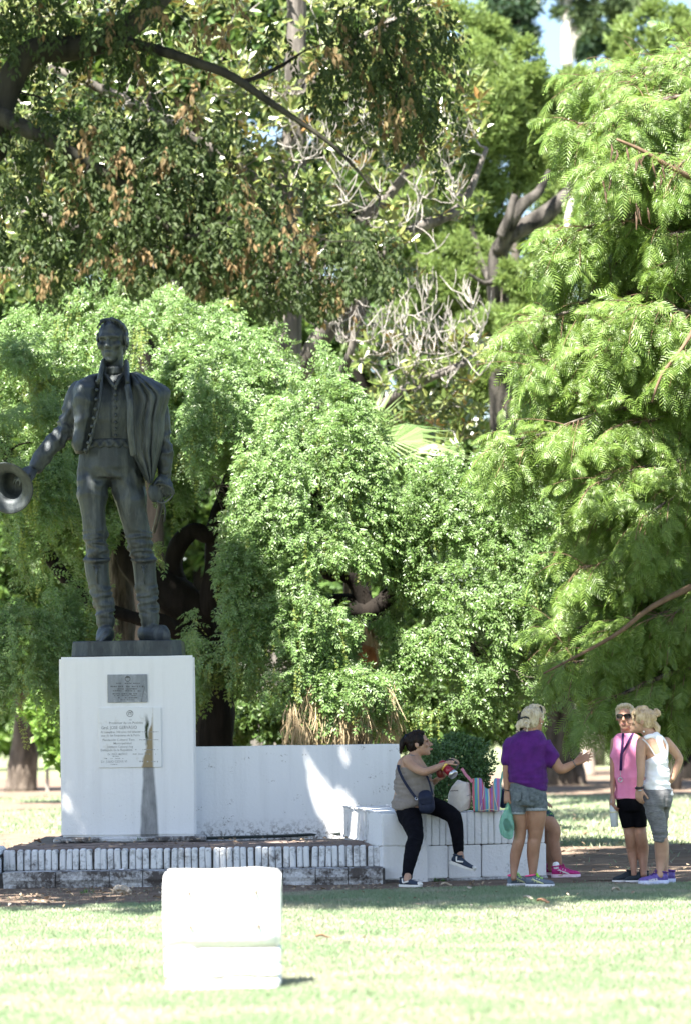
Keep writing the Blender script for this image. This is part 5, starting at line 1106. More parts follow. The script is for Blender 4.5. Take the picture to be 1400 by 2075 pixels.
# boots
for rows, foot in (([(494, 640, 1478, -.0), (499, 640, 1540, .0), (514, 646, 1610, 0), (531, 656, 1670, 0), (548, 666, 1730, 0), (560, 673, 1790, 0), (564, 676, 1850, 0)], ((618, 1888, .02), (611, 1915, -.30))),
                   ([(770, 914, 1478, .06), (780, 916, 1540, .07), (789, 921, 1610, .07), (795, 926, 1670, .07), (806, 929, 1730, .07), (817, 931, 1790, .07), (824, 933, 1850, .06)], ((875, 1890, .06), (972, 1920, -.22)))):
    S = Sculpt(); span_limb(rows, 1.1); h0, t0 = f.p(*foot[0]), f.p(*foot[1]); h0.z = ZSL+.075; t0.z = ZSL+.05; dr = (t0-h0).normalized()
    S.limb([(h0-dr*.10, .085, .075), (h0+dr*.03, .092, .09), (h0.lerp(t0, .55), .10, .078), (h0.lerp(t0, .85), .10, .056), (t0+dr*.0, .075, .045)], 14, 3)
    S.limb([(h0-dr*.13+Vector((0, 0, -.045)), .07, .028), (h0.lerp(t0, .5)+Vector((0, 0, -.048)), .09, .024), (t0+dr*.03+Vector((0, 0, -.028)), .085, .02)], 12, 3)
    top = rows[0]; S.limb([(f.p(top[0]+2, top[2]+4, top[3]-.05), .02, .02), (f.p((top[0]+top[1])/2, top[2]+10, top[3]-.155), .02, .02), (f.p(top[1]-2, top[2]+2, top[3]-.05), .02, .02)], 8, 4)
    def bd(co, nr):
        an = zband(co, f.p(0, 1830).z, f.p(0, 1640).z, .05); return folds(co, (5, 5, 16), .014, 2)*an+folds(co, (4, 4, 3), .003, 7)
    bt_ = S.build('boot', M_bz, st, .0115, 3, bd)
    cx_ = (rows[0][0]+rows[0][1])/2; mb = MB()
    mb.tube([f.p(cx_-2, 1522, top[3]-.15), f.p(cx_, 1570, top[3]-.148), f.p(cx_+6, 1625, top[3]-.135)], [.012, .012, .006], 6)
    for dx in (-1, 1): mb.tube([f.p(cx_, 1526, top[3]-.15), f.p(cx_+dx*16, 1514, top[3]-.145), f.p(cx_+dx*22, 1528, top[3]-.138), f.p(cx_, 1530, top[3]-.15)], .007, 5); mb.tube([f.p(cx_, 1530, top[3]-.15), f.p(cx_+dx*10, 1556, top[3]-.15)], .007, 5)
    mb.build('boot_tie', M_bz, bt_, smooth=True)
# jacket: left panel, back, both sleeves
S = Sculpt()
S.levels(f, [(560, 610, 400, -.02, .14), (470, 600, 440, -.0, .22), (430, 596, 490, -.02, .29), (428, 586, 560, -.03, .315), (436, 570, 640, -.03, .315), (440, 556, 700, -.03, .305), (432, 540, 760, -.03, .30), (430, 524, 815, -.03, .295), (452, 505, 862, -.03, .27)], pw=2.6)
S.levels(f, [(470, 830, 440, .12, .14), (430, 850, 520, .14, .16), (440, 850, 660, .14, .17), (450, 830, 780, .13, .16), (440, 840, 850, .13, .16)])
S.limb([(f.p(468, 492, 0), 62*k, .12), (f.p(440, 545, -.01), 62*k, .125), (f.p(424, 620, -.02), 58*k, .115), (f.p(392, 712, -.05), 56*k, .105), (f.p(340, 780, -.08), 56*k, .10), (f.p(275, 850, -.12), 53*k, .095), (f.p(214, 935, -.15), 48*k, .085)])
S.limb([(f.p(925, 560, 0), 60*k, .12), (f.p(945, 680, -.01), 54*k, .11), (f.p(962, 800, -.02), 48*k, .10), (f.p(965, 900, -.02), 45*k, .095), (f.p(962, 975, -.02), 43*k, .09)])
e0 = f.p(385, 720, -.05)
def jd(co, nr):
    el = np.exp(-(np.linalg.norm(co-np.array(e0), axis=1)/.22)**2); el2 = np.exp(-(np.linalg.norm(co-np.array(f.p(958, 830)), axis=1)/.22)**2)
    return folds(co, (5, 4, 5), .009)+folds(co, (11, 6, 11), .020, 4)*(el+el2*.8)
jk = S.build('jacket', M_bz, st, .0125, 2, jd)
mb = MB(); mb.tube(smooth_path([f.p(*q) for q in ((604, 345, -.21), (597, 400, -.235), (594, 470, -.30), (585, 560, -.335), (570, 640, -.335), (554, 700, -.325), (536, 770, -.32), (520, 820, -.31), (502, 862, -.27))], 4), .015, 7); mb.build('piping', M_bz, jk, smooth=True)
S = Sculpt()
for pts in (((606, 340, -.08), (592, 400, -.17), (580, 455, -.24)), ((742, 345, -.08), (745, 400, -.16), (752, 470, -.26))): S.limb([(f.p(*q), 17*k, .09) for q in pts])
S.levels(f, [(606, 740, 362, .0, .16), (600, 742, 410, .01, .17)]); S.build('collar', M_bz, st, .011, 2)
mb = MB(); mb.tube(smooth_path([f.p(*q) for q in ((606, 392, -.17), (640, 430, -.22), (672, 470, -.26), (700, 430, -.22), (736, 385, -.17))], 4), .02, 7); mb.build('neckcloth', M_bz, st, smooth=True)
for sec in ((470, 540, 946, 1),): pass
btn = None
for (bx, by, dy) in [(570, 440, -.265), (568, 490, -.315), (565, 545, -.345), (559, 602, -.355), (550, 655, -.35), (540, 703, -.345), (530, 752, -.34), (518, 800, -.335), (500, 842, -.315)]+[(677, y, -.26-.02*math.sin((y-470)/290*math.pi)) for y in (480, 515, 553, 595, 637, 680, 720, 757)]:
    c_ = f.p(bx, by, dy)
    if btn is None:
        S = Sculpt(); S.ell(c_, (.019, .016, .019)); btn = mesh_obj('button', S.mb.v, S.mb.f, M_bz, st, True, origin=c_)
    else: dup(btn, st, c_)
S = Sculpt(); S.levels(f, [(474, 812, 786, 0, .262), (470, 816, 812, 0, .27), (466, 820, 836, 0, .268)])
S.build('belt', M_bz, st, .011, 1, lambda co, nr: .009*np.sin(co[:, 0]*70)*np.sin(co[:, 2]*60))
# cloak over the viewer's right shoulder: a draped sheet with real folds and thickness
def cv(pts, n):
    pp = smooth_path([Vector((x, y, 0)) for x, y in pts], 8); L = np.cumsum([0]+[(pp[i+1]-pp[i]).length for i in range(len(pp)-1)]); t = np.linspace(0, L[-1], n)
    return np.stack([np.interp(t, L, [p.x for p in pp]), np.interp(t, L, [p.y for p in pp])], 1)
NV, NU = 64, 56
le = cv([(742, 392), (748, 500), (745, 600), (748, 700), (760, 790), (768, 872), (800, 930), (840, 1000), (868, 1036)], NV); re = cv([(800, 384), (905, 432), (996, 490), (984, 570), (966, 640), (962, 730), (948, 820), (925, 920), (895, 1036)], NV)
V, F_ = [], []
for side in (0, 1):
    for j in range(NV):
        for i in range(NU):
            s_ = i/(NU-1); t_ = j/(NV-1); x, y = le[j]*(1-s_)+re[j]*s_; q = 2*s_-1
            base = -.36*math.sqrt(max(0.0, 1-(.97*(q*.92-.08))**2))+.03+.10*t_*max(0, t_-.5)
            if j < 8: base *= .45+.55*j/8
            ph = s_*4.3+.25*math.sin(s_*9)+.30*math.sin(t_*3)+.35*noise.noise(Vector((s_*3, t_*2.2, 1))); rip = (abs(math.sin(math.pi*ph))**.7-.5)*(.030+.05*(.5+.5*noise.noise(Vector((s_*4, 2, 7)))))*(1-.35*t_)*min(1, .35+t_*3)*(1-s_**4)
            p = f.p(x, y, (base-rip) if side == 0 else (.30*math.sqrt(max(0, 1-q*q))+.04)*(1-.5*t_)); V.append(p)
nn = NV*NU
for side in (0, 1):
    for j in range(NV-1):
        for i in range(NU-1):
            a = side*nn+j*NU+i; q = (a, a+NU, a+NU+1, a+1); F_.append(q if side == 0 else q[::-1])
for j in range(NV-1):
    for i in (0, NU-1):
        a = j*NU+i; q = (a, nn+a, nn+a+NU, a+NU); F_.append(q if i == 0 else q[::-1])
for i in range(NU-1):
    for j in (0, NV-1):
        a = j*NU+i; q = (a, a+1, nn+a+1, nn+a); F_.append(q if j == 0 else q[::-1])
ck = mesh_obj('cloak', V, F_, M_bz, st, True)
m_ = ck.modifiers.new('edge', 'BEVEL'); m_.width = .012; m_.segments = 2; m_.limit_method = 'ANGLE'; m_.angle_limit = math.radians(50)
S = Sculpt(); S.limb([(f.p(*q), 21*k, .022) for q in ((748, 470, -.33), (762, 560, -.385), (762, 640, -.395), (764, 720, -.39), (772, 800, -.37), (782, 866, -.34))], 12); S.build('cloak_band', M_bz, ck, .009, 1)
# sword
sw_c = f.p(912, 1090, -.14); S = Sculpt(); S.ell(sw_c, (.085, .028, .105), Matrix.Rotation(.5, 3, 'Z')); S.limb([(f.p(915, 1040, -.15), .016, .016), (f.p(960, 1040, -.18), .018, .018), (f.p(1005, 1062, -.18), .018, .018), (f.p(1012, 1095, -.16), .022, .02)], 10)
S.limb([(f.p(905, 1140, -.13), .012, .012), (f.p(960, 1150, -.17), .012, .012), (f.p(1010, 1110, -.16), .012, .012)], 8); S.build('sword_hilt', M_bz, st, .008, 2)
mb = MB(); mb.tube([f.p(930, 1095, -.10), f.p(940, 1160, .05), f.p(925, 1230, .25), f.p(900, 1320, .5)], [.03, .03, .026, .02], 10); mb.tube([f.p(955, 1130, -.08), f.p(968, 1200, -.04), f.p(962, 1262, -.0)], .010, 6)
mb.build('scabbard', M_bz, st, smooth=True)
# hat, seen into its crown
hcn = f.p(62, 1052, -.26); ax = Vector((-.22, -.85, -.30)).normalized(); u_ = Vector((0, 0, 1)); u_ = (u_-ax*u_.dot(ax)).normalized(); v_ = ax.cross(u_); V, F_ = [], []; N = 36
prof = [(-.24, .02), (-.245, .08), (-.21, .128), (-.02, .142), (.0, .165), (.012, .205), (.03, .238), (.045, .246), (.05, .238), (.03, .205), (.022, .165), (.012, .130), (-.19, .115), (-.215, .07), (-.215, .01)]
for t, r in prof:
    for i in range(N):
        an = 2*math.pi*i/N; wv = (.035*math.cos(2*an+.4) if r > .15 else 0)*(r/.24); V.append(hcn+ax*(t+wv)+(u_*math.cos(an)*1.06+v_*math.sin(an)*.98)*r)
for j in range(len(prof)-1):
    for i in range(N): F_.append((j*N+i, j*N+(i+1) % N, (j+1)*N+(i+1) % N, (j+1)*N+i))
F_.append(tuple(range(N))[::-1]); F_.append(tuple((len(prof)-1)*N+i for i in range(N)))
mesh_obj('hat', V, F_, M_bz, st, True)
# ------------------------------------------------------------------ people
def skinmat(name, c1, c2):
    m, n, bs = new_mat(name); n.links.new(ramp(n, noise_tex(n, 9, 5), [(.35, c1), (.65, c2)]), bs.inputs['Base Color']); bs.inputs['Roughness'].default_value = .5
    bs.inputs['Subsurface Weight'].default_value = .12; bs.inputs['Subsurface Radius'].default_value = (.012, .004, .002); bs.inputs['Specular IOR Level'].default_value = .4; bump_(n, bs, noise_tex(n, 90, 3), .0015); return m
def clothmat(name, c1, c2=None, rough=.85, stretch=None, scale=14, weave=260, bump=.002):
    m, n, bs = new_mat(name); c2 = c2 or tuple(x*1.3 for x in c1)
    n.links.new(ramp(n, noise_tex(n, scale, 5, .65, stretch=stretch), [(.35, c1), (.65, c2)]), bs.inputs['Base Color']); bs.inputs['Roughness'].default_value = rough; bs.inputs['Specular IOR Level'].default_value = .25 if max(c1) > .02 else .06
    bs.inputs['Sheen Weight'].default_value = .08 if max(c1) > .04 else 0; bump_(n, bs, noise_tex(n, weave, 2), bump); return m
K_tan = skinmat('tanned_skin', (.30, .155, .095), (.38, .21, .135)); K_mid = skinmat('olive_skin', (.33, .19, .125), (.42, .255, .175)); K_fair = skinmat('fair_tanned_skin', (.38, .22, .145), (.47, .285, .195)); K_red = skinmat('reddish_tanned_skin', (.34, .175, .115), (.43, .24, .165))
H_dark = pmat('dark_brown_hair', (.004, .003, .003), (.016, .008, .006), 30, .55, .004, 60, stretch=(1, 1, .3), spec=.2); H_blond = pmat('blond_hair', (.42, .34, .22), (.66, .58, .44), 34, .5, .004, 70, stretch=(1, 1, .35)); H_white = pmat('silver_blond_hair', (.32, .255, .155), (.56, .48, .35), 34, .5, .004, 70, stretch=(1, 1, .35)); H_gold = pmat('golden_blond_hair', (.32, .22, .12), (.54, .41, .26), 34, .5, .004, 70, stretch=(1, 1, .35))
C_grey = clothmat('taupe_ribbed_top', (.20, .175, .155), (.25, .22, .20)); C_black = clothmat('black_leggings', (.004, .004, .006), (.007, .007, .010)); C_purple = clothmat('purple_cotton', (.055, .008, .105), (.085, .012, .15)); C_denim = clothmat('grey_blue_denim', (.07, .085, .095), (.15, .175, .19), scale=30)
C_cuff = clothmat('pale_denim', (.22, .25, .27), (.32, .35, .37), scale=30); C_pink = clothmat('pink_top', (.82, .25, .45), (.88, .31, .51)); C_white = clothmat('white_vest', (.76, .76, .78), (.82, .82, .84)); C_marl = clothmat('grey_marl', (.11, .11, .115), (.20, .20, .205), stretch=(.6, .6, 3), scale=40); C_navy = clothmat('navy_fabric', (.008, .012, .03), (.014, .02, .045), rough=.6)
C_flor = pmat('dark_floral_cloth', (.01, .03, .05), (.12, .30, .06), 28, .8, lo=.52, hi=.60)
P_silver = pmat('brushed_steel', (.50, .51, .52), (.66, .67, .68), 20, .28, metal=.9); P_black = pmat('black_plastic', (.008, .008, .009), (.015, .015, .016), 10, .35); P_pearl = pmat('pearl', (.80, .78, .72), (.88, .86, .80), 20, .2); P_nail = pmat('white_nail_polish', (.80, .78, .76), (.86, .84, .82), 20, .25)
W_sole = pmat('white_rubber', (.66, .65, .60), (.76, .75, .71), 20, .6)

def hairmass(S, L, hh, back=True, vol=1.0, fringe=True, parting=0.0):
    S.ell(L(0, -.10, .68), (.365*hh*vol, .43*hh*vol, .345*hh*vol), None if L is None else S.R)
    S.ell(L(0, -.22, .50), (.33*hh*vol, .28*hh*vol, .32*hh*vol), S.R)
    for s in (-1, 1): S.ell(L(s*.27, .0, .66), (.10*hh*vol, .26*hh, .26*hh), S.R)
    if fringe:
        for i in range(6):
            t = i/5; S.limb([(L(-.02+.1*(t-.5), -.1, 1.03), .07*hh, .05*hh), (L((t-.5)*.5, .20, .98), .07*hh, .05*hh), (L((t-.5)*.72, .29, .84-.05*abs(t-.5)*4), .05*hh, .04*hh)], 8, 2)
def hd(S, *a, **k):
    yaw, pitch = a[2], a[3] if len(a) > 3 else 0; S.R = Matrix.Rotation(math.radians(yaw), 3, 'Z')@Matrix.Rotation(math.radians(pitch), 3, 'X'); return head(S, *a, **k)
def hairdisp(amp=.006): return lambda co, nr: folds(co, (40, 40, 12), amp)+folds(co, (90, 90, 30), amp*.4, 4)
def eyes(L, hh, parent, sides=(-1, 1)):
    for s in sides:
        S = Sculpt(); S.ell(L(s*.145, .325, .527), (.042*hh, .03*hh, .022*hh)); mesh_obj('eye', S.mb.v, S.mb.f, P_black, parent, True)
        mb = MB(); mb.tube([L(s*.07, .385, .585), L(s*.15, .375, .605), L(s*.22, .33, .585)], .007*hh*2, 5); mb.build('eyebrow', H_dark, parent)
def lips(L, hh, parent, m):
    S = Sculpt(); S.ell(L(0, .405, .236), (.095*hh, .03*hh, .022*hh)); S.ell(L(0, .40, .205), (.075*hh, .03*hh, .022*hh)); mesh_obj('mouth', S.mb.v, S.mb.f, m, parent, True)
M_lip = pmat('lip_rose', (.38, .14, .12), (.45, .18, .15), 20, .45)
def shoe(parent, heel, toe, mat, sole_mat, up=None, L=None, sole_t=.028, wid=1.0, high=1.0, lining=None, lace=None, stripes=None, tip=None, sidev=None):
    """a low shoe from heel to toe: sole points heel and toe lie on the ground line; returns (shoe object, frame)"""
    h, t = Vector(heel), Vector(toe); L = L or (t-h).length; d = (t-h).normalized(); up = Vector(up or (0, 0, 1)); up = (up-d*up.dot(d)).normalized(); sd = d.cross(up)
    def Q(u, s, z): return h+d*(u*L)+sd*s*wid+up*z
    S = Sculpt(); rings = []
    for u, w_, hz in ((-.0, .020, .060), (.02, .030, .076), (.12, .036, .082), (.28, .038, .088), (.40, .041, .078), (.55, .046, .060), (.72, .048, .048), (.88, .042, .040), (.97, .028, .030), (1.0, .012, .022)):
        hz = hz*high; r = []
        for i in range(16):
            a = 2*math.pi*i/16; z = math.sin(a); r.append(Q(u, w_*math.cos(a)*(1-.25*max(0, z)), sole_t*.7+(hz*.5)*(1+z)))
        rings.append(r)
    S.ring_loft(rings); o = S.build('shoe', mat, parent, .0065, 2)
    V, F_ = [], []; out = []
    for u, w_ in ((-.02, .012), (0, .026), (.06, .036), (.2, .040), (.38, .039), (.55, .046), (.72, .051), (.86, .046), (.95, .034), (1.01, .014)): out.append((u, w_))
    ring = [(u, w_) for u, w_ in out]+[(u, -w_) for u, w_ in out[::-1]]
    for z, g in ((0, .96), (sole_t*.4, 1.03), (sole_t, 1.0)):
        for u, s in ring: V.append(Q(u, s*g, z+(.012*max(0, u-.8)/.2 if z < .001 else 0)))
    n_ = len(ring)
    for j in range(2):
        for i in range(n_): F_.append((j*n_+i, j*n_+(i+1) % n_, (j+1)*n_+(i+1) % n_, (j+1)*n_+i))
    F_ += [tuple(range(n_))[::-1], tuple(2*n_+i for i in range(n_))]; mesh_obj('sole', V, F_, sole_mat, o)
    mb = MB(); c0 = [Q(.17+.17*math.cos(a)*1.0, .031*math.sin(a), sole_t*.7+.083*high+.006*math.cos(a)) for a in np.linspace(0, 2*math.pi, 15)]; mb.tube(c0, .007, 6); mb.build('collar', lining or mat, o, smooth=True)
    if lace:
        mb = MB()
        for u in (.40, .46, .52, .58): z = sole_t*.7+high*np.interp(u, (.28, .40, .55, .72), (.088, .078, .060, .048))+.002; mb.tube([Q(u, -.020, z-.006), Q(u+.01, 0, z+.002), Q(u, .020, z-.006)], .0038, 5)
        z = sole_t*.7+.086*high
        for s in (-1, 1): mb.tube([Q(.36, 0, z+.002), Q(.40, s*.022, z+.016), Q(.44, s*.034, z), Q(.38, s*.012, z)], .0034, 5); mb.tube([Q(.36, 0, z), Q(.42, s*.018, z+.006), Q(.47, s*.038, z-.02)], .003, 5)
        mb.build('laces', lace, o, smooth=True)
    if stripes:
        for s in (-1, 1):
            mb = MB()
            for pts in stripes[1]:
                q = []
                for u, z in pts:
                    w_ = np.interp(u, (0, .12, .4, .55, .72, .9), (.030, .036, .041, .046, .048, .042)); zz = (z-.5)*2; hz = np.interp(u, (0, .12, .28, .4, .55, .72, .9), (.072, .082, .088, .078, .06, .048, .04))*high
                    q.append(Q(u, s*(w_*math.sqrt(max(0, 1-zz*zz*.9))*(1-.2*max(0, zz))+.002), sole_t*.7+hz*.5*(1+zz)))
                mb.tube(smooth_path(q, 4), stripes[2] if len(stripes) > 2 else .004, 5)
            mb.build('side_stripe', stripes[0], o, smooth=True)
    if tip:
        S = Sculpt(); S.ell(Q(.93, 0, sole_t+.006), (.03, .03, .02)); mesh_obj('toe_cap', S.mb.v, S.mb.f, tip, o, True)
    return o, Q
ASX = [[(.30, .30), (.42, .85)], [(.40, .22), (.50, .80)], [(.22, .55), (.40, .50), (.62, .30)], [(.24, .72), (.42, .40), (.64, .22)]]
def floor_pt(px, py, Y): q = P(px, py, Y); q.z = 0; return q

# ---- woman sitting on the front of the seat
f = Fig(30.0, 5.765, 780, 1460); k = f.k
wn = thing('person', (f.p(280, 1000).x, 30.0, 0), 'dark haired woman in taupe vest and black leggings perched on the painted seat', 'person')
S = Sculpt(); hh = .232
L1 = hd(S, f.p(392, 275, 0), hh, 84, -10, 0, neck_to=f.p(318, 455, .02))
S.levels(f, [(210, 400, 410, .0, .10), (150, 440, 470, .0, .175), (125, 500, 560, .0, .19), (118, 540, 680, .0, .18), (115, 548, 800, 0, .18), (92, 552, 900, 0, .19), (90, 500, 1000, 0, .19), (120, 420, 1060, 0, .18)])
S.limb([(f.p(262, 462, -.15), 68*k, .055), (f.p(300, 510, -.19), 66*k, .056), (f.p(370, 565, -.24), 58*k, .05), (f.p(455, 600, -.28), 48*k, .042), (f.p(500, 590, -.29), 46*k, .04), (f.p(590, 555, -.28), 40*k, .036), (f.p(690, 510, -.25), 31*k, .028)])
hand(S, f.p(700, 505, -.25), f.p(800, 460, -.235)-f.p(700, 505, -.25), (-.1, -.4, .9), .165, .75, .03, -1)
S.limb([(f.p(300, 470, .16), 60*k, .05), (f.p(420, 640, .16), 52*k, .045), (f.p(500, 740, .10), 46*k, .042), (f.p(560, 725, .02), 38*k, .034), (f.p(610, 685, -.06), 30*k, .028)])
hand(S, f.p(615, 680, -.07), f.p(715, 632, -.13)-f.p(615, 680, -.07), (.2, .6, -.8), .165, .5, .05, 1)
S.limb([(f.p(258, 1815, -.86), 50*k, .036), (f.p(256, 1880, -.88), 42*k, .045)]); S.limb([(f.p(868, 1560, -.22), 46*k, .036), (f.p(885, 1625, -.24), 42*k, .04)])
def tank_dip(co, nr): return folds(co, (4, 4, 9), .002)
S.limb([(f.p(270, 1050, -.06), .07, .06), (f.p(345, 1350, -.43), .045, .045), (f.p(262, 1800, -.83), .030, .03)]); S.limb([(f.p(330, 1000, .05), .05, .05), (f.p(640, 1025, -.05), .045, .04), (f.p(800, 1140, -.15), .035, .035), (f.p(866, 1550, -.21), .030, .03)])
S.build('body', K_mid, wn, .0072, 3)
eyes(L1, hh, wn, (-1,)); lips(L1, hh, wn, M_lip)
S = Sculpt(); S.R = Matrix.Rotation(math.radians(84), 3, 'Z')@Matrix.Rotation(math.radians(-10), 3, 'X'); hairmass(S, L1, hh, vol=1.0, fringe=False)
S.limb([(L1(0, .25, .88), .06*hh, .22*hh), (L1(0, .02, 1.0), .07*hh, .26*hh), (L1(0, -.34, .88), .10*hh, .24*hh), (L1(0, -.60, .64), .10*hh, .10*hh)], 10, 3)
S.limb([(f.p(235, 190, 0), 20*k, .02), (f.p(208, 240, 0), 34*k, .035), (f.p(190, 310, 0), 30*k, .03), (f.p(178, 385, 0), 10*k, .01)], 10, 3)
S.build('hair', H_dark, wn, .007, 2, hairdisp(.004))
mb = MB(); c_ = f.p(240, 192, 0); mb.tube([c_+Vector((0, -.028, .02)), c_+Vector((-.01, -.02, -.02)), c_+Vector((-.012, .02, -.02)), c_+Vector((0, .028, .02)), c_+Vector((0, -.028, .02))], .009, 6); mb.build('hair_tie', C_navy, wn, smooth=True)
S = Sculpt()       # vest top
S.levels(f, [(152, 455, 540, .0, .185), (124, 505, 575, .0, .198), (113, 545, 680, .0, .192), (112, 556, 760, 0, .19), (110, 555, 810, 0, .19), (96, 566, 880, 0, .198), (80, 540, 950, 0, .205), (88, 420, 1010, 0, .20), (108, 330, 1036, 0, .18)])
for dy in (-.10, .10): S.limb([(f.p(180, 560, dy), .020, .02), (f.p(205, 490, dy), .020, .014), (f.p(270, 425, dy*.9), .020, .012), (f.p(350, 450, dy*.9), .02, .012), (f.p(430, 560, dy), .02, .02)], 8, 3)
S.build('vest_top', C_grey, wn, .009, 2, lambda co, nr: 0.004+folds(co, (3, 3, 18), .009)*zband(co, f.p(0, 1040).z, f.p(0, 640).z, .06)+folds(co, (6, 6, 30), .003, 3))
S = Sculpt()       # leggings
S.levels(f, [(150, 430, 960, 0, .165), (112, 455, 1020, 0, .185), (130, 450, 1080, 0, .185)])
S.limb([(f.p(265, 1040, -.06), 140*k, .10), (f.p(285, 1120, -.14), 138*k, .10), (f.p(325, 1230, -.28), 112*k, .085), (f.p(352, 1340, -.42), 90*k, .07), (f.p(345, 1410, -.50), 86*k, .066), (f.p(315, 1500, -.60), 88*k, .066), (f.p(292, 1620, -.72), 76*k, .058), (f.p(266, 1740, -.80), 60*k, .046), (f.p(252, 1835, -.85), 58*k, .044)])
S.limb([(f.p(330, 1000, .05), 110*k, .10), (f.p(500, 985, .03), 108*k, .095), (f.p(640, 1030, -.05), 100*k, .085), (f.p(770, 1100, -.14), 92*k, .07), (f.p(815, 1170, -.17), 86*k, .064), (f.p(830, 1290, -.18), 78*k, .062), (f.p(848, 1430, -.19), 64*k, .052), (f.p(858, 1560, -.20), 52*k, .042)])
S.build('leggings', C_black, wn, .009, 3, lambda co, nr: 0.003+folds(co, (9, 9, 14), .0025))
W_shoe = pmat('navy_canvas', (.012, .022, .04), (.025, .04, .07), 30, .75)
CHEV = [[(.18, .85), (.26, .35), (.36, .42), (.52, .70)]]
hb, tb = floor_pt(811, 1797, 29.2), floor_pt(853, 1799, 29.0); hb.y = 29.18; tb = hb+(Vector((tb.x, 29.02, 0))-hb).normalized()*.235
shoe(wn, hb, tb, W_shoe, W_sole, lace=None, stripes=(W_sole, CHEV, .008), tip=W_sole, sole_t=.026, high=.82)
hb = f.p(765, 1668, -.25); tb = f.p(1045, 1775, -.36); shoe(wn, hb, tb, W_shoe, W_sole, up=(.32, -.12, 1), stripes=(W_sole, CHEV, .008), tip=W_sole, L=.24, sole_t=.026, high=.85)
cb = thing('crossbody_bag', tuple(f.p(475, 950, -.27)), 'small navy shoulder bag on a strap in the lap of the seated woman', 'bag')
S = Sculpt(); S.limb([(f.p(470, 885, -.26), 84*k, .045), (f.p(478, 950, -.27), 98*k, .052), (f.p(485, 1020, -.28), 98*k, .055)], 16, 3); S.build('pouch', C_navy, cb, .009, 3)
S = Sculpt(); S.limb([(f.p(462, 868, -.285), 84*k, .03), (f.p(470, 910, -.305), 90*k, .032), (f.p(474, 935, -.31), 86*k, .02)], 14, 2); S.build('flap', C_navy, cb, .008, 2)
def strap(pts, w_, name, mat, parent, nrm=None):
    """flat band along a path"""
    pp = smooth_path(pts, 5); V, F_ = [], []
    for i, p in enumerate(pp):
        t = (pp[min(i+1, len(pp)-1)]-pp[max(i-1, 0)]).normalized(); nv = Vector(nrm or (0, -1, 0)); s_ = t.cross(nv).normalized(); nv = s_.cross(t)
        for a, b in ((-1, -1), (1, -1), (1, 1), (-1, 1)): V.append(p+s_*w_/2*a+nv*.0022*b)
    for i in range(len(pp)-1):
        for q in range(4): F_.append((i*4+q, i*4+(q+1) % 4, (i+1)*4+(q+1) % 4, (i+1)*4+q))
    F_ += [(3, 2, 1, 0), tuple(len(V)-4+q for q in range(4))]; return mesh_obj(name, V, F_, mat, parent)
strap([f.p(150, 520, -.12), f.p(160, 580, -.185), f.p(210, 690, -.212), f.p(280, 800, -.215), f.p(345, 890, -.235), f.p(372, 925, -.26)], .024, 'strap', C_navy, cb)
strap([f.p(480, 640, -.17), f.p(510, 710, -.205), f.p(535, 800, -.21), f.p(548, 870, -.235)], .018, 'strap', C_navy, cb)
mb = MB(); c_ = f.p(362, 912, -.262); mb.tube([c_+Vector((math.cos(a)*.012, -.004, math.sin(a)*.012)) for a in np.linspace(0, 2*math.pi, 11)], .003, 5); mb.build('ring', P_silver, cb)
# flask and cup in her hands
fl = thing('thermos_flask', tuple(f.p(760, 590, -.28)), 'red flask with steel ends and black handle tilted in the hands of the seated woman', 'flask')
b0, b1 = f.p(805, 642, -.31), f.p(652, 500, -.22); dr = (b1-b0).normalized(); Lf = (b1-b0).length
M_red = pmat('red_flask_print', (.20, .006, .02), (.28, .012, .03), 20, .3); M_yel = pmat('yellow_flask_band', (.75, .48, .06), (.8, .55, .1), 20, .35)
mb = MB(); mb.lathe(b0, b1, [(0, .034), (.003, .043), (.03, .044), (.034, .042)], 20); mb.build('base', P_silver, fl, smooth=True)
mb = MB(); mb.lathe(b0+dr*.034, b1, [(0, .042), (.075, .042)], 20); mb.build('body', M_red, fl, smooth=True)
mb = MB(); mb.lathe(b0+dr*.109, b1, [(0, .0422), (.03, .0422)], 20); mb.build('band', M_yel, fl, smooth=True)
mb = MB(); mb.lathe(b0+dr*.139, b1, [(0, .042), (.035, .040), (.05, .030)], 20); mb.build('shoulder', M_red, fl, smooth=True)
mb = MB(); mb.lathe(b0+dr*.189, b1, [(0, .030), (.01, .034), (.05, .033), (.06, .02), (.075, .012)], 16); mb.build('stopper', P_silver, fl, smooth=True)
hs_ = dr.cross(Vector((0, 1, 0))).normalized(); hs_ = hs_ if hs_.z > 0 else -hs_
mb = MB(); mb.tube(smooth_path([b0+dr*.03+hs_*.040, b0+dr*.035+hs_*.075, b0+dr*.06+hs_*.092, b0+dr*.12+hs_*.09, b0+dr*.15+hs_*.07, b0+dr*.155+hs_*.04], 4), .009, 8); mb.build('handle', P_black, fl, smooth=True)
cp = thing('mate_cup', tuple(f.p(650, 640, -.16)), 'dark red drinking cup held under the flask spout by the seated woman', 'cup')
M_cup = pmat('dark_red_gourd', (.12, .012, .012), (.2, .025, .02), 16, .35); c_ = f.p(655, 668, -.17); mb = MB(); mb.lathe(c_, c_+Vector((-.02, 0, .1)), [(0, .018), (.012, .032), (.04, .038), (.065, .036), (.085, .033), (.086, .029), (.05, .03)], 16); mb.build('bowl', M_cup, cp, smooth=True)
mb = MB(); mb.lathe(c_+Vector((-.015, 0, .079)), c_+Vector((-.02, 0, .1)), [(0, .0345), (.008, .0345)], 16); mb.build('rim', P_silver, cp, smooth=True)

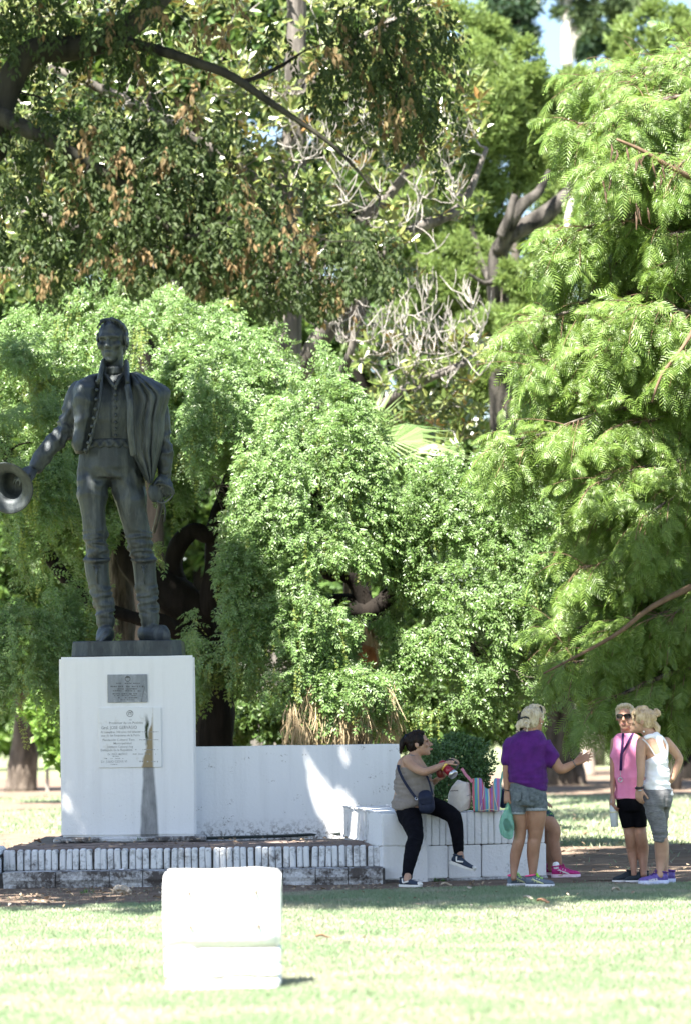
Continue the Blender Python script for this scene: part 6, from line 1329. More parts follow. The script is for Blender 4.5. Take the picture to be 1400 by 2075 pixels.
# ---- woman in the purple shirt, from behind
f = Fig(28.95, 3.7838, 760, 1400); k = f.k
wp = thing('person', (f.p(1170, 1450).x, 28.95, 0), 'blond woman in purple shirt and denim shorts seen from behind with one arm stretched out', 'person')
S = Sculpt(); hh = .232
L2 = hd(S, f.p(1212, 222, .02), hh, 143, -4, 0, neck_to=f.p(1175, 345, .0))
S.levels(f, [(1090, 1260, 330, 0, .075), (1020, 1320, 400, 0, .11), (1015, 1312, 520, 0, .12), (1022, 1305, 640, 0, .12), (1035, 1300, 760, 0, .13), (1045, 1300, 880, 0, .12)])
S.limb([(f.p(1022, 430, -.0), 36*k, .05), (f.p(1004, 560, -.01), 30*k, .042), (f.p(1000, 650, -.01), 26*k, .036), (f.p(1008, 770, -.02), 20*k, .024)])
hand(S, f.p(1008, 770, -.02), f.p(1012, 870, -.04)-f.p(1008, 770, -.02), (-.8, -.5, 0), .17, .7, .03, -1)
S.limb([(f.p(1300, 430, 0), 48*k, .055), (f.p(1365, 530, -.01), 46*k, .048), (f.p(1408, 595, -.02), 40*k, .042), (f.p(1440, 598, -.02), 38*k, .038), (f.p(1490, 575, -.02), 32*k, .031), (f.p(1528, 553, -.02), 25*k, .024)])
wr_ = f.p(1530, 552, -.02); hand(S, wr_, f.p(1640, 495, -.02)-wr_, (-.35, -.75, .55), .178, .12, .17, 1)
for rows in ([(1030, 1158, 905, 0), (1052, 1160, 990, -.0), (1062, 1158, 1060, .01), (1058, 1150, 1130, .02), (1048, 1140, 1170, .02), (1028, 1116, 1260, .04), (1030, 1100, 1330, .035), (1034, 1082, 1410, .02), (1036, 1084, 1440, .01)], [(1150, 1315, 895, 0), (1160, 1305, 980, 0), (1168, 1290, 1060, .01), (1168, 1274, 1130, .02), (1160, 1266, 1170, .02), (1158, 1256, 1260, .04), (1166, 1246, 1330, .035), (1178, 1232, 1410, .02), (1180, 1234, 1440, .01)]):
    S.limb([(f.p((a+b)/2, y, dy), (b-a)/2*k, (b-a)/2*k*1.05) for a, b, y, dy in rows])
S.build('body', K_tan, wp, .0072, 3)
mb = MB()
for (x, y) in ((1700, 418), (1708, 437), (1706, 472), (1637, 440)): pass
S = Sculpt(); S.R = Matrix.Rotation(math.radians(143), 3, 'Z'); hairmass(S, L2, hh, vol=1.04, fringe=True)
S.ell(L2(.0, -.62, .44), (.19*hh, .17*hh, .20*hh)); 
for i in range(14): S.limb([(L2(random.uniform(-.1, .1), -.55, .45), .05*hh, .05*hh), (L2(random.uniform(-.3, .3), -.72, random.uniform(.2, .5)), .03*hh, .03*hh), (L2(random.uniform(-.35, .35), -.8, random.uniform(.1, .4)), .008, .008)], 6, 2)
S.build('hair', H_white, wp, .0065, 1, hairdisp(.006))
mb = MB(); c_ = L2(.0, -.56, .60); mb.tube([c_+Vector((-.04, -.012, 0)), c_+Vector((0, -.03, .012)), c_+Vector((.03, -.01, 0))], .009, 6); mb.build('hair_clip', P_black, wp, smooth=True)
mb = MB(); mb.tube(smooth_path([L2(-.36, -.02, .60), L2(-.34, .08, .86), L2(-.18, .14, 1.03), L2(.1, .16, 1.06), L2(.3, .1, .9)], 4), .006, 6); mb.build('headband', P_black, wp, smooth=True)
c_ = L2(-.37, -.03, .36); S = Sculpt(); S.ell(c_, (.006, .006, .006)); mesh_obj('earring', S.mb.v, S.mb.f, P_pearl, wp, True)
S = Sculpt()     # shirt
S.levels(f, [(1105, 1245, 308, 0, .085), (1060, 1290, 345, 0, .11), (1008, 1322, 405, 0, .13), (1004, 1318, 480, 0, .138), (1010, 1312, 560, 0, .14), (1014, 1308, 650, 0, .145), (1016, 1310, 705, .0, .15)])
S.levels(f, [(1016, 1312, 690, 0, .15), (1085, 1312, 735, .0, .14), (1215, 1312, 768, 0, .10)])
S.limb([(f.p(1040, 400, 0), 50*k, .06), (f.p(1014, 470, 0), 44*k, .062), (f.p(1008, 548, -.01), 38*k, .056)], 12, 3)
S.limb([(f.p(1285, 405, 0), 62*k, .07), (f.p(1330, 475, -.01), 60*k, .066), (f.p(1350, 530, -.015), 60*k, .062), (f.p(1372, 548, -.02), 56*k, .056)], 14, 3, False)
S.build('shirt', C_purple, wp, .0085, 2, lambda co, nr: 0.006+folds(co, (5, 4, 6), .007)+folds(co, (3, 4, 20), .006, 3)*zband(co, f.p(0, 770).z, f.p(0, 620).z, .05)+folds(co, (9, 6, 9), .004, 5)*np.exp(-(np.linalg.norm(co-np.array(f.p(1290, 500, -.05)), axis=1)/.12)**2))
S = Sculpt()     # shorts
S.levels(f, [(1028, 1300, 705, 0, .125), (1024, 1304, 770, 0, .14), (1022, 1308, 840, 0, .145), (1024, 1310, 875, 0, .13)])
S.limb([(f.p(1092, 800, 0), 70*k, .10), (f.p(1090, 900, 0), 66*k, .098), (f.p(1092, 934, 0), 63*k, .094)], 14, 2, False); S.limb([(f.p(1228, 790, 0), 84*k, .115), (f.p(1230, 880, 0), 86*k, .11), (f.p(1230, 908, 0), 84*k, .106)], 14, 2, False)
sh_ = S.build('denim_shorts', C_denim, wp, .0085, 2, lambda co, nr: 0.005+folds(co, (6, 5, 9), .004)-.004*np.exp(-((co[:, 0]-f.p(1148, 850).x)/.012)**2-((co[:, 2]-f.p(0, 870).z)/.04)**2)*(nr[:, 1] < 0))
for xa, xb, y, w_ in ((1026, 1152, 932, .098), (1142, 1318, 905, .113)):
    S = Sculpt(); S.levels(f, [(xa, xb, y-12, 0, w_), (xa-1, xb+1, y, 0, w_+.002), (xa, xb, y+14, 0, w_)], 22, 2); S.build('turn_up', C_cuff, sh_, .007, 1)
for xa, xb in ((1055, 1115), (1185, 1255)):
    V = []; 
    for dz in (0, 1):
        for x, y in ((xa, 775), (xb, 770), (xb, 830), ((xa+xb)/2, 850), (xa, 832)): V.append(f.p(x, y, -.148-.012*(1-((x-(1165))/150)**2)+(0 if dz else .012)))
    mesh_obj('back_pocket', V, [(0, 1, 2, 3, 4), (9, 8, 7, 6, 5)]+[(i, i+5, (i+1) % 5+5, (i+1) % 5) for i in range(5)], C_denim, sh_)
S = Sculpt(); S.levels(f, [(1026, 1302, 708, 0, .13), (1025, 1303, 728, 0, .134)], 22, 1); S.build('waistband', C_denim, sh_, .007, 1)
N_sh = pmat('grey_blue_mesh', (.09, .12, .16), (.15, .18, .22), 60, .7); N_pink = pmat('neon_pink', (.85, .06, .22), (.9, .1, .28), 20, .5); N_lime = pmat('neon_lime', (.35, .85, .05), (.45, .95, .08), 20, .5); N_wh = pmat('white_foam', (.72, .70, .72), (.8, .78, .8), 20, .6); N_yel = pmat('pale_yellow_stripe', (.72, .75, .35), (.78, .8, .45), 20, .5)
hb = floor_pt(1030, 1797, 29.0); shoe(wp, hb, hb+Vector((.115, .10, 0)).normalized()*.235, N_sh, N_wh, lining=N_pink, lace=N_lime, stripes=(N_yel, ASX, .003))
hb = floor_pt(1064, 1798, 28.9); shoe(wp, hb, hb+Vector((.24, -.03, 0)).normalized()*.25, N_sh, N_wh, lining=N_pink, lace=N_lime, stripes=(N_yel, ASX, .003))
mb = MB(); c_ = f.p(1522, 556, -.02); q = Vector((.82, 0, .45)).normalized(); e1 = Vector((0, 1, 0)); e2 = q.cross(e1); mb.tube([c_+e1*math.cos(a)*.030+e2*math.sin(a)*.033 for a in np.linspace(0, 2*math.pi, 17)], .0035, 5); mb.build('bracelet', C_denim, wp, smooth=True)
mb = MB(); c_ = f.p(1008, 762, -.02); mb.tube([c_+Vector((math.cos(a)*.027, math.sin(a)*.03, .004*math.sin(2*a))) for a in np.linspace(0, 2*math.pi, 17)], .004, 5); mb.build('bracelet', P_black, wp, smooth=True)
pb = thing('plastic_bag', tuple(f.p(1010, 1000, -.06)), 'thin green plastic bag with dark contents hanging from the hand of the purple shirted woman', 'bag')
m_, n, bs = new_mat('thin_green_plastic'); bs.inputs['Base Color'].default_value = (.30, .62, .48, 1); bs.inputs['Roughness'].default_value = .3; bs.inputs['Alpha'].default_value = 1
tb_ = node(n, 'ShaderNodeBsdfTransparent'); tb_.inputs[0].default_value = (.72, .95, .86, 1); tl_ = node(n, 'ShaderNodeBsdfTranslucent'); tl_.inputs[0].default_value = (.36, .70, .55, 1); a1 = node(n, 'ShaderNodeMixShader'); a1.inputs[0].default_value = .45; n.links.new(bs.outputs[0], a1.inputs[1]); n.links.new(tl_.outputs[0], a1.inputs[2]); a2 = node(n, 'ShaderNodeMixShader'); a2.inputs[0].default_value = .62; n.links.new(a1.outputs[0], a2.inputs[1]); n.links.new(tb_.outputs[0], a2.inputs[2]); n.links.new(a2.outputs[0], n.nodes['Material Output'].inputs[0])
S = Sculpt(); S.limb([(f.p(1014, 860, -.05), 10*k, .008), (f.p(1010, 900, -.05), 20*k, .02), (f.p(1006, 960, -.05), 40*k, .045), (f.p(1005, 1030, -.05), 54*k, .07), (f.p(1012, 1080, -.05), 50*k, .07), (f.p(1030, 1108, -.05), 30*k, .05)], 16, 3); S.build('film', m_, pb, .008, 1, lambda co, nr: folds(co, (16, 16, 6), .009))
S = Sculpt(); S.ell(f.p(1018, 1040, -.05), (30*k, .05, 40*k)); S.ell(f.p(1000, 1010, -.05), (18*k, .04, 34*k)); S.build('contents', pmat('dark_green_contents', (.01, .05, .045), (.03, .1, .08), 12, .6), pb, .01, 2, lambda co, nr: folds(co, (14, 14, 14), .01))

# ---- person sitting on the far end of the seat, mostly hidden
f = Fig(30.75, 3.3333, 980, 1400); k = f.k
ws_ = thing('person', (f.p(380, 820).x, 30.75, 0), 'person in dark floral shorts and magenta shoes sitting hidden behind the purple shirted woman', 'person')
S = Sculpt(); L3 = hd(S, f.p(310, 210, .25), .225, 70, 0, 0, neck_to=f.p(292, 340, .25))
S.levels(f, [(210, 350, 335, .25, .10), (190, 360, 420, .22, .13), (190, 350, 560, .15, .13), (180, 350, 700, .1, .15), (200, 360, 800, .05, .15)])
for kx, ky, ax, ay, dy in ((470, 950, 505, 1215, -.12), (425, 960, 452, 1190, .10)):
    S.limb([(f.p(300, 820, dy*.6), 60*k, .08), (f.p(400, 862, dy), 58*k, .072), (f.p(kx, ky-15, dy), 48*k, .056), (f.p(kx-2, ky+60, dy), 42*k, .05), (f.p((kx+ax)/2-2, (ky+ay)/2+30, dy), 40*k, .046), (f.p(ax-2, ay-30, dy), 24*k, .03), (f.p(ax, ay+20, dy), 22*k, .035)])
S.limb([(f.p(215, 420, .12), 34*k, .045), (f.p(215, 560, .0), 28*k, .038), (f.p(300, 690, -.02), 24*k, .03), (f.p(360, 740, -.02), 20*k, .024)]); hand(S, f.p(360, 740, -.02), (1, .1, -.3), (0, -.3, 1), .17)
S.build('body', K_tan, ws_, .0078, 3)
S = Sculpt(); S.R = Matrix.Rotation(math.radians(70), 3, 'Z'); hairmass(S, L3, .225); S.build('hair', H_dark, ws_, .008, 2, hairdisp(.004))
S = Sculpt(); S.levels(f, [(230, 330, 342, .25, .11), (195, 362, 420, .22, .145), (182, 360, 560, .15, .15), (176, 356, 700, .1, .165), (180, 360, 800, .05, .17)]); S.build('shirt', C_navy, ws_, .01, 2, lambda co, nr: folds(co, (5, 5, 9), .006))
S = Sculpt(); S.levels(f, [(180, 360, 780, .05, .17), (190, 390, 850, .03, .17)])
for dy in (-.1, .08): S.limb([(f.p(300, 822, dy*.6), 68*k, .09), (f.p(390, 850, dy), 66*k, .086), (f.p(425, 866, dy), 60*k, .08)], 14, 2)
S.build('floral_shorts', C_flor, ws_, .0095, 2)
N_mag = pmat('magenta_mesh', (.35, .01, .13), (.55, .02, .22), 50, .65); N_msole = pmat('pale_pink_foam', (.78, .55, .66), (.85, .7, .78), 20, .6); N_sock = clothmat('white_sock', (.7, .7, .7))
hb = floor_pt(1117, 1783, 30.5); o_, Q_ = shoe(ws_, hb, hb+Vector((.26, -.04, 0)).normalized()*.262, N_mag, N_msole, stripes=(N_wh, ASX, .0035), lace=N_mag, sole_t=.034); S = Sculpt(); S.limb([(Q_(.17, 0, .09), .034, .034), (Q_(.15, 0, .125), .032, .032)], 12, 2); S.build('sock', N_sock, ws_, .006, 1)
hb = floor_pt(1095, 1780, 30.9); shoe(ws_, hb, hb+Vector((.25, .02, 0)).normalized()*.255, N_mag, N_msole, stripes=(N_wh, ASX, .0035), lace=N_mag, sole_t=.034)

# ---- woman in the pink top with sunglasses
f = Fig(29.5, 5.19, 1210, 1410); k = f.k
wk = thing('person', (f.p(340, 1500).x, 29.5, 0), 'woman in sleeveless pink top, black shorts and sunglasses holding a water bottle', 'person')
S = Sculpt(); hh = .232
L4 = hd(S, f.p(290, 222, -.02), hh, -14, 0, 0, neck_to=f.p(318, 420, .02), wide=.97, face=.6)
S.levels(f, [(240, 400, 395, 0, .08), (175, 470, 450, 0, .115), (165, 480, 560, 0, .125), (180, 480, 700, 0, .12), (195, 490, 860, 0, .125), (205, 500, 1000, 0, .13), (210, 510, 1120, 0, .13)])
S.limb([(f.p(178, 470, 0), 40*k, .05), (f.p(165, 600, .0), 38*k, .045), (f.p(160, 720, .0), 33*k, .04), (f.p(160, 830, -.01), 31*k, .036), (f.p(158, 950, -.04), 27*k, .031), (f.p(156, 1050, -.06), 20*k, .024)])
hand(S, f.p(154, 1055, -.06), f.p(150, 1165, -.10)-f.p(154, 1055, -.06), (-.85, -.4, 0), .17, .62, .04, -1)
S.limb([(f.p(470, 470, .03), 42*k, .05), (f.p(485, 640, .06), 36*k, .042), (f.p(470, 800, .03), 33*k, .036), (f.p(440, 950, -.02), 26*k, .028)]); hand(S, f.p(440, 955, -.02), (-.3, -.3, -1), (.8, -.4, 0), .165, .5)
for rows in ([(235, 390, 1290, .0), (262, 396, 1380, 0), (278, 394, 1455, -.015), (290, 400, 1530, -.0), (300, 412, 1610, .03), (318, 418, 1700, .03), (340, 412, 1790, .01), (350, 410, 1850, .0), (352, 412, 1885, -.02)], [(372, 512, 1290, 0), (385, 510, 1380, 0), (392, 516, 1455, -.015), (404, 528, 1530, 0), (412, 540, 1610, .03), (425, 532, 1700, .03), (440, 522, 1790, .01), (446, 518, 1850, 0), (446, 520, 1885, -.02)]):
    S.limb([(f.p((a+b)/2, y, dy), (b-a)/2*k, (b-a)/2*k*1.05) for a, b, y, dy in rows])
S.limb([(f.p(300, 1100, 0), .07, .08), (f.p(312, 1300, 0), .06, .07)]); S.limb([(f.p(430, 1100, 0), .07, .08), (f.p(442, 1300, 0), .06, .07)])
S.build('body', K_red, wk, .0072, 3)
lips(L4, hh, wk, M_lip)
S = Sculpt(); S.R = Matrix.Rotation(math.radians(-14), 3, 'Z'); hairmass(S, L4, hh, vol=1.0, fringe=False)
S.limb([(L4(-.30, .2, .78), .06*hh, .05*hh), (L4(-.2, .28, .90), .08*hh, .06*hh), (L4(0, .30, .95), .09*hh, .06*hh), (L4(.2, .26, .92), .08*hh, .06*hh), (L4(.31, .16, .78), .06*hh, .05*hh)], 10, 3)
S.build('hair', H_white, wk, .0065, 1, hairdisp(.004))
gl = MB()
for s in (-1, 1):
    c_ = L4(s*.15, .41, .535); e1 = (L4(1, 0, 0)-L4(0, 0, 0)).normalized(); e2 = Vector((0, 0, 1)); ff = (L4(0, 1, 0)-L4(0, 0, 0)).normalized()
    ring = [c_+e1*(.030*math.copysign(abs(math.cos(a))**.6, math.cos(a)))+e2*(.021*math.copysign(abs(math.sin(a))**.6, math.sin(a)))-ff*(.008*(s*math.cos(a)+1)) for a in np.linspace(0, 2*math.pi, 20, endpoint=False)]
    gl.add(ring+[q+ff*.006 for q in ring], [tuple(range(20))[::-1], tuple(range(20, 40))]+[(i, (i+1) % 20, (i+1) % 20+20, i+20) for i in range(20)])
    gl.tube([L4(s*.27, .36, .55), L4(s*.36, .15, .54), L4(s*.37, -.05, .52)], .004, 6)
gl.tube([L4(-.05, .43, .555), L4(0, .45, .56), L4(.05, .43, .555)], .004, 6); gl.build('sunglasses', pmat('glossy_black', (.004, .004, .005), (.006, .006, .007), 5, .08), wk)
S = Sculpt()
S.levels(f, [(230, 395, 398, .0, .092), (180, 440, 430, 0, .118), (158, 470, 470, 0, .135), (145, 486, 560, 0, .150), (142, 488, 640, 0, .158), (160, 486, 740, 0, .150), (182, 488, 860, 0, .148), (184, 496, 980, 0, .152), (184, 506, 1080, 0, .155)], 22)
S.build('sleeveless_top', C_pink, wk, .0085, 2, lambda co, nr: 0.004+folds(co, (4, 4, 5), .006)+folds(co, (7, 4, 5), .005, 3))
S = Sculpt(); S.levels(f, [(196, 505, 1060, 0, .145), (198, 512, 1150, 0, .15), (206, 516, 1210, 0, .14)])
S.limb([(f.p(298, 1180, 0), 96*k, .115), (f.p(316, 1290, 0), 84*k, .10), (f.p(330, 1382, 0), 74*k, .088)], 14, 2, False); S.limb([(f.p(425, 1180, 0), 92*k, .115), (f.p(440, 1290, 0), 80*k, .10), (f.p(448, 1382, 0), 70*k, .088)], 14, 2, False)
S.build('black_shorts', C_black, wk, .0085, 2)
W_blk = pmat('black_knit', (.010, .016, .022), (.02, .03, .038), 40, .8)
hb = floor_pt(1285, 1783, 29.62); shoe(wk, hb, hb+Vector((-.20, -.13, 0)).normalized()*.24, W_blk, N_wh, sole_t=.022)
hb = floor_pt(1312, 1786, 29.56); shoe(wk, hb, hb+Vector((-.22, -.13, 0)).normalized()*.245, W_blk, N_wh, sole_t=.022)
ln = thing('lanyard', tuple(f.p(245, 700, -.17)), 'purple lanyard with round silver pendant on the neck of the pink topped woman', 'lanyard')
C_lan = clothmat('dark_purple_ribbon', (.03, .012, .06), (.045, .02, .08))
strap([f.p(268, 395, -.085), f.p(262, 450, -.125), f.p(256, 540, -.150), f.p(250, 610, -.165)], .020, 'ribbon', C_lan, ln); strap([f.p(372, 392, -.085), f.p(345, 440, -.13), f.p(300, 530, -.158), f.p(252, 612, -.166)], .020, 'ribbon', C_lan, ln); strap([f.p(250, 600, -.170), f.p(246, 690, -.164), f.p(242, 786, -.158)], .024, 'ribbon', C_lan, ln)
mb = MB(); c_ = f.p(238, 884, -.163); mb.tube([c_+Vector((math.cos(a)*.017, 0, math.sin(a)*.019)) for a in np.linspace(0, 2*math.pi, 17)], .005, 6); mb.tube([f.p(241, 786, -.160), f.p(240, 860, -.163)], .0028, 5); mb.build('pendant', P_silver, ln, smooth=True)
wb = thing('water_bottle', tuple(f.p(170, 1260, -.08)), 'pale grey water bottle hanging from the hand of the woman in the pink top', 'bottle')
M_wb = pmat('pale_grey_bottle', (.50, .53, .54), (.62, .65, .66), 8, .35); c0 = f.p(178, 1378, -.085); c1 = f.p(163, 1140, -.085)
mb = MB(); mb.lathe(c0, c1, [(0, .030), (.004, .034), (.12, .034), (.17, .033), (.19, .026), (.2, .02)], 18); mb.build('body', M_wb, wb, smooth=True)
d_ = (c1-c0).normalized(); mb = MB(); mb.lathe(c0+d_*.2, c1, [(0, .020), (.024, .020), (.026, .016)], 14); mb.build('cap', M_wb, wb, smooth=True)
mb = MB(); mb.lathe(c0+d_*.125, c1, [(0, .0344), (.012, .0344)], 18); mb.build('band', pmat('pale_yellow_band', (.62, .60, .38), (.7, .66, .42), 10, .4), wb, smooth=True)
mb = MB(); q = c0+d_*.215; mb.tube([q+Vector((-.018, 0, 0)), q+Vector((-.012, -.004, .028)), q+Vector((.012, -.004, .028)), q+Vector((.018, 0, 0))], .004, 6); mb.build('loop', pmat('pale_blue_loop', (.35, .48, .62), (.4, .52, .66), 10, .5), wb, smooth=True)

# ---- woman in the white racerback vest
f = Fig(29.08, 5.19, 1210, 1410); k = f.k
ww = thing('person', (f.p(640, 1500).x, 29.08, 0), 'blond woman in white racerback vest and grey cropped leggings with hand on hip', 'person')
S = Sculpt(); hh = .232
L5 = hd(S, f.p(462, 268, -.0), hh, -98, -10, 0, neck_to=f.p(580, 430, .0), wide=1.0)
S.levels(f, [(500, 640, 410, 0, .075), (440, 735, 470, 0, .11), (455, 745, 540, 0, .12), (490, 735, 640, 0, .12), (500, 735, 740, 0, .118), (492, 750, 860, 0, .125), (482, 775, 980, 0, .135)])
S.limb([(f.p(470, 480, -.05), 60*k, .055), (f.p(456, 560, -.08), 56*k, .052), (f.p(452, 680, -.09), 50*k, .046), (f.p(456, 790, -.10), 44*k, .042), (f.p(450, 870, -.10), 40*k, .037), (f.p(438, 970, -.10), 31*k, .028)])
hand(S, f.p(438, 968, -.10), f.p(436, 1075, -.10)-f.p(438, 968, -.10), (-.6, -.75, 0), .168, .5, .04, 1)
S.limb([(f.p(715, 480, .0), 54*k, .055), (f.p(790, 560, .02), 50*k, .048), (f.p(848, 640, .03), 44*k, .042), (f.p(858, 680, .03), 42*k, .04), (f.p(830, 770, .03), 38*k, .035), (f.p(786, 880, .02), 28*k, .026)])
hand(S, f.p(786, 880, .02), (-.75, -.1, -.45), (.4, .3, .6), .165, .35, .05, 1)
for rows in ([(592, 735, 1500, -.03), (596, 745, 1600, -.0), (600, 742, 1680, .01), (612, 715, 1780, -.0), (618, 692, 1850, -.02), (618, 694, 1895, -.03)], [(640, 742, 1500, .16), (650, 752, 1600, .18), (660, 750, 1680, .19), (680, 744, 1780, .18), (690, 744, 1850, .17), (692, 746, 1890, .16)]):
    S.limb([(f.p((a+b)/2, y, dy), (b-a)/2*k, (b-a)/2*k*1.1) for a, b, y, dy in rows])
S.limb([(f.p(590, 980, 0), .07, .08), (f.p(630, 1250, -.02), .055, .06), (f.p(662, 1520, -.03), .05, .05)]); S.limb([(f.p(690, 980, .03), .06, .07), (f.p(694, 1250, .12), .036, .055), (f.p(692, 1520, .16), .034, .05)])
S.build('body', K_fair, ww, .0072, 3)
eyes(L5, hh, ww, (1,)); lips(L5, hh, ww, M_lip)
S = Sculpt(); S.R = Matrix.Rotation(math.radians(-98), 3, 'Z')@Matrix.Rotation(math.radians(-10), 3, 'X'); hairmass(S, L5, hh, vol=1.02, fringe=True)
for i in range(8): t = i/7; S.limb([(f.p(560, 260, -.05+.1*t), 26*k, .02), (f.p(610+20*t, 320, -.04+.1*t), 24*k, .016), (f.p(620+18*t, 380, -.03+.09*t), 18*k, .012), (f.p(622+12*t, 425+30*random.random(), -.03+.08*t), 6*k, .006)], 8, 3)
S.ell(f.p(622, 182, .01), (40*k, .034, 42*k)); S.limb([(f.p(600, 150, .0), 14*k, .012), (f.p(640, 150, -.02), 14*k, .012), (f.p(650, 195, -.03), 14*k, .012), (f.p(615, 215, -.03), 12*k, .01)], 8, 3); S.limb([(f.p(560, 200, .0), 40*k, .05), (f.p(600, 190, .0), 30*k, .03)], 8, 2)
S.limb([(L5(.2, .3, .92), .06*hh, .05*hh), (L5(.26, .36, .72), .06*hh, .05*hh), (L5(.30, .30, .50), .035*hh, .03*hh), (L5(.31, .22, .36), .01, .01)], 8, 3)
S.build('hair', H_gold, ww, .0065, 1, hairdisp(.005))
c_ = f.p(486, 376, -.085); S = Sculpt(); S.ell(c_, (.008, .008, .008)); mesh_obj('earring', S.mb.v, S.mb.f, P_pearl, ww, True)
S = Sculpt()
S.levels(f, [(520, 735, 610, .0, .118), (504, 738, 660, .0, .136), (500, 740, 740, 0, .135), (490, 752, 860, 0, .14), (478, 772, 960, 0, .148), (530, 788, 1020, 0, .145), (700, 790, 1046, 0, .10)], 22)
S.limb([(f.p(690, 640, -.06), 50*k, .05), (f.p(668, 560, -.09), 30*k, .03), (f.p(640, 470, -.085), 34*k, .03), (f.p(612, 415, -.06), 36*k, .028)], 12, 3)
S.limb([(f.p(640, 440, -.08), 34*k, .02), (f.p(560, 428, -.07), 26*k, .02), (f.p(500, 450, -.06), 20*k, .03), (f.p(480, 520, .0), 16*k, .05), (f.p(500, 610, .03), 16*k, .08)], 10, 3)
S.limb([(f.p(640, 440, -.08), 30*k, .02), (f.p(680, 450, -.06), 16*k, .02), (f.p(720, 520, -.02), 14*k, .04), (f.p(728, 610, .0), 16*k, .08)], 10, 3)
S.build('racerback_vest', C_white, ww, .0085, 2, lambda co, nr: 0.003+folds(co, (4, 4, 7), .005)+folds(co, (5, 5, 16), .006, 2)*zband(co, f.p(0, 1000).z, f.p(0, 700).z, .06))
C_str = clothmat('grey_strap', (.42, .42, .43))
strap([f.p(470, 452, -.125), f.p(530, 510, -.130), f.p(606, 628, -.125)], .011, 'bra_strap', C_str, ww); strap([f.p(690, 455, -.085), f.p(728, 520, -.08), f.p(732, 600, -.09)], .011, 'bra_strap', C_str, ww)
S = Sculpt(); S.levels(f, [(484, 780, 975, 0, .14), (476, 786, 1040, 0, .15), (476, 780, 1110, 0, .152), (490, 770, 1170, .02, .15)])
S.limb([(f.p(572, 1100, -.03), 94*k, .12), (f.p(596, 1200, -.04), 94*k, .105), (f.p(620, 1300, -.04), 88*k, .09), (f.p(640, 1400, -.04), 74*k, .076), (f.p(650, 1480, -.035), 66*k, .066), (f.p(650, 1524, -.03), 61*k, .062)], 14, 3, False)
S.limb([(f.p(690, 1100, .08), 84*k, .11), (f.p(690, 1200, .11), 62*k, .10), (f.p(684, 1300, .13), 50*k, .085), (f.p(686, 1400, .15), 44*k, .07), (f.p(690, 1480, .16), 40*k, .064)], 14, 3, False)
S.build('cropped_leggings', C_marl, ww, .0085, 2, lambda co, nr: 0.005+folds(co, (4, 4, 16), .003)+folds(co, (4, 4, 24), .006, 2)*zband(co, f.p(0, 1530).z, f.p(0, 1380).z, .06)-.016*np.exp(-((co[:, 0]-f.p(696, 1130).x)/.014)**2-((co[:, 2]-f.p(0, 1130).z)/.06)**2)*(nr[:, 1] < 0))
N_vio = pmat('violet_mesh', (.09, .06, .24), (.16, .11, .36), 50, .65); N_lil = pmat('lilac_foam', (.55, .58, .80), (.68, .72, .88), 16, .6); N_dk = pmat('deep_violet_lining', (.06, .015, .14), (.1, .02, .2), 20, .7)
hb = floor_pt(1352, 1791, 29.08); o_, Q_ = shoe(ww, hb, hb+Vector((-.255, -.045, 0)).normalized()*.262, N_vio, N_lil, lining=N_dk, lace=N_dk, sole_t=.04, wid=1.08)
text('HOKA', 1323.5, 1783.5, 6.2, N_wh, o_, 'lettering', Y=28.975, wpx=18, bold=.03, rot=.15)
hb = floor_pt(1367, 1787, 29.32); shoe(ww, hb, hb+Vector((-.24, .03, 0)).normalized()*.255, N_vio, N_lil, lining=N_dk, lace=N_dk, sole_t=.04, wid=1.08)
wtch = MB(); c_ = f.p(440, 968, -.10); wtch.tube([c_+Vector((math.cos(a)*.033, math.sin(a)*.03, .003*math.cos(a))) for a in np.linspace(0, 2*math.pi, 19)], .010, 6); ow = wtch.build('wrist_watch', P_black, ww, smooth=True)
S = Sculpt(); S.ell(f.p(412, 968, -.112), (.009, .018, .018)); mesh_obj('watch_case', S.mb.v, S.mb.f, P_black, ow, True); mb = MB(); mb.tube([f.p(424, 994, -.128), f.p(448, 998, -.136), f.p(462, 992, -.128)], .006, 6); mb.build('bangle', P_silver, ow, smooth=True)
# ------------------------------------------------------------------ bags on the seat and small things on the ground
f = Fig(30.1, 3.7838, 760, 1400); k = f.k
tb = thing('canvas_tote_bag', tuple(f.p(645, 925)), 'cream canvas tote bag with small dark script standing on the painted seat', 'bag'); tb.location.z = ZB; ORG[tb] = Vector(tb.location)
C_can = clothmat('cream_canvas', (.60, .54, .47), (.70, .645, .575), scale=10)
S = Sculpt(); S.limb([(f.p(655, 922, .12), 68*k, .085), (f.p(645, 880, .12), 84*k, .10), (f.p(645, 810, .12), 88*k, .105), (f.p(655, 750, .12), 74*k, .085), (f.p(668, 705, .12), 54*k, .055), (f.p(672, 692, .12), 46*k, .03)], 20, 3, False)
S.build('sack', C_can, tb, .009, 2, lambda co, nr: folds(co, (5, 5, 4), .007)+folds(co, (9, 7, 8), .004, 4))
M_scr = pmat('dark_script_ink', (.02, .02, .025), (.05, .05, .055), 30)
mb = MB(); q = f.p(575, 770, .035)
pts = [f.p(574+i*4.6, 772-7*abs(math.sin(i*1.15))-i*.35, .036-.012*math.sin(i/13*2)) for i in range(14)]; mb.tube(smooth_path(pts, 3), .0022, 4); mb.build('script_line', M_scr, tb)
mb = MB(); mb.tube(smooth_path([f.p(700, 806, .022), f.p(715, 800, .025), f.p(735, 796, .035)], 3), .0022, 4); mb.build('script_line', M_scr, tb)
sb = thing('striped_bag', tuple(f.p(850, 925)), 'woven shopping bag with bright pink, blue and green vertical stripes on the seat', 'bag'); sb.location.z = ZB; ORG[sb] = Vector(sb.location)
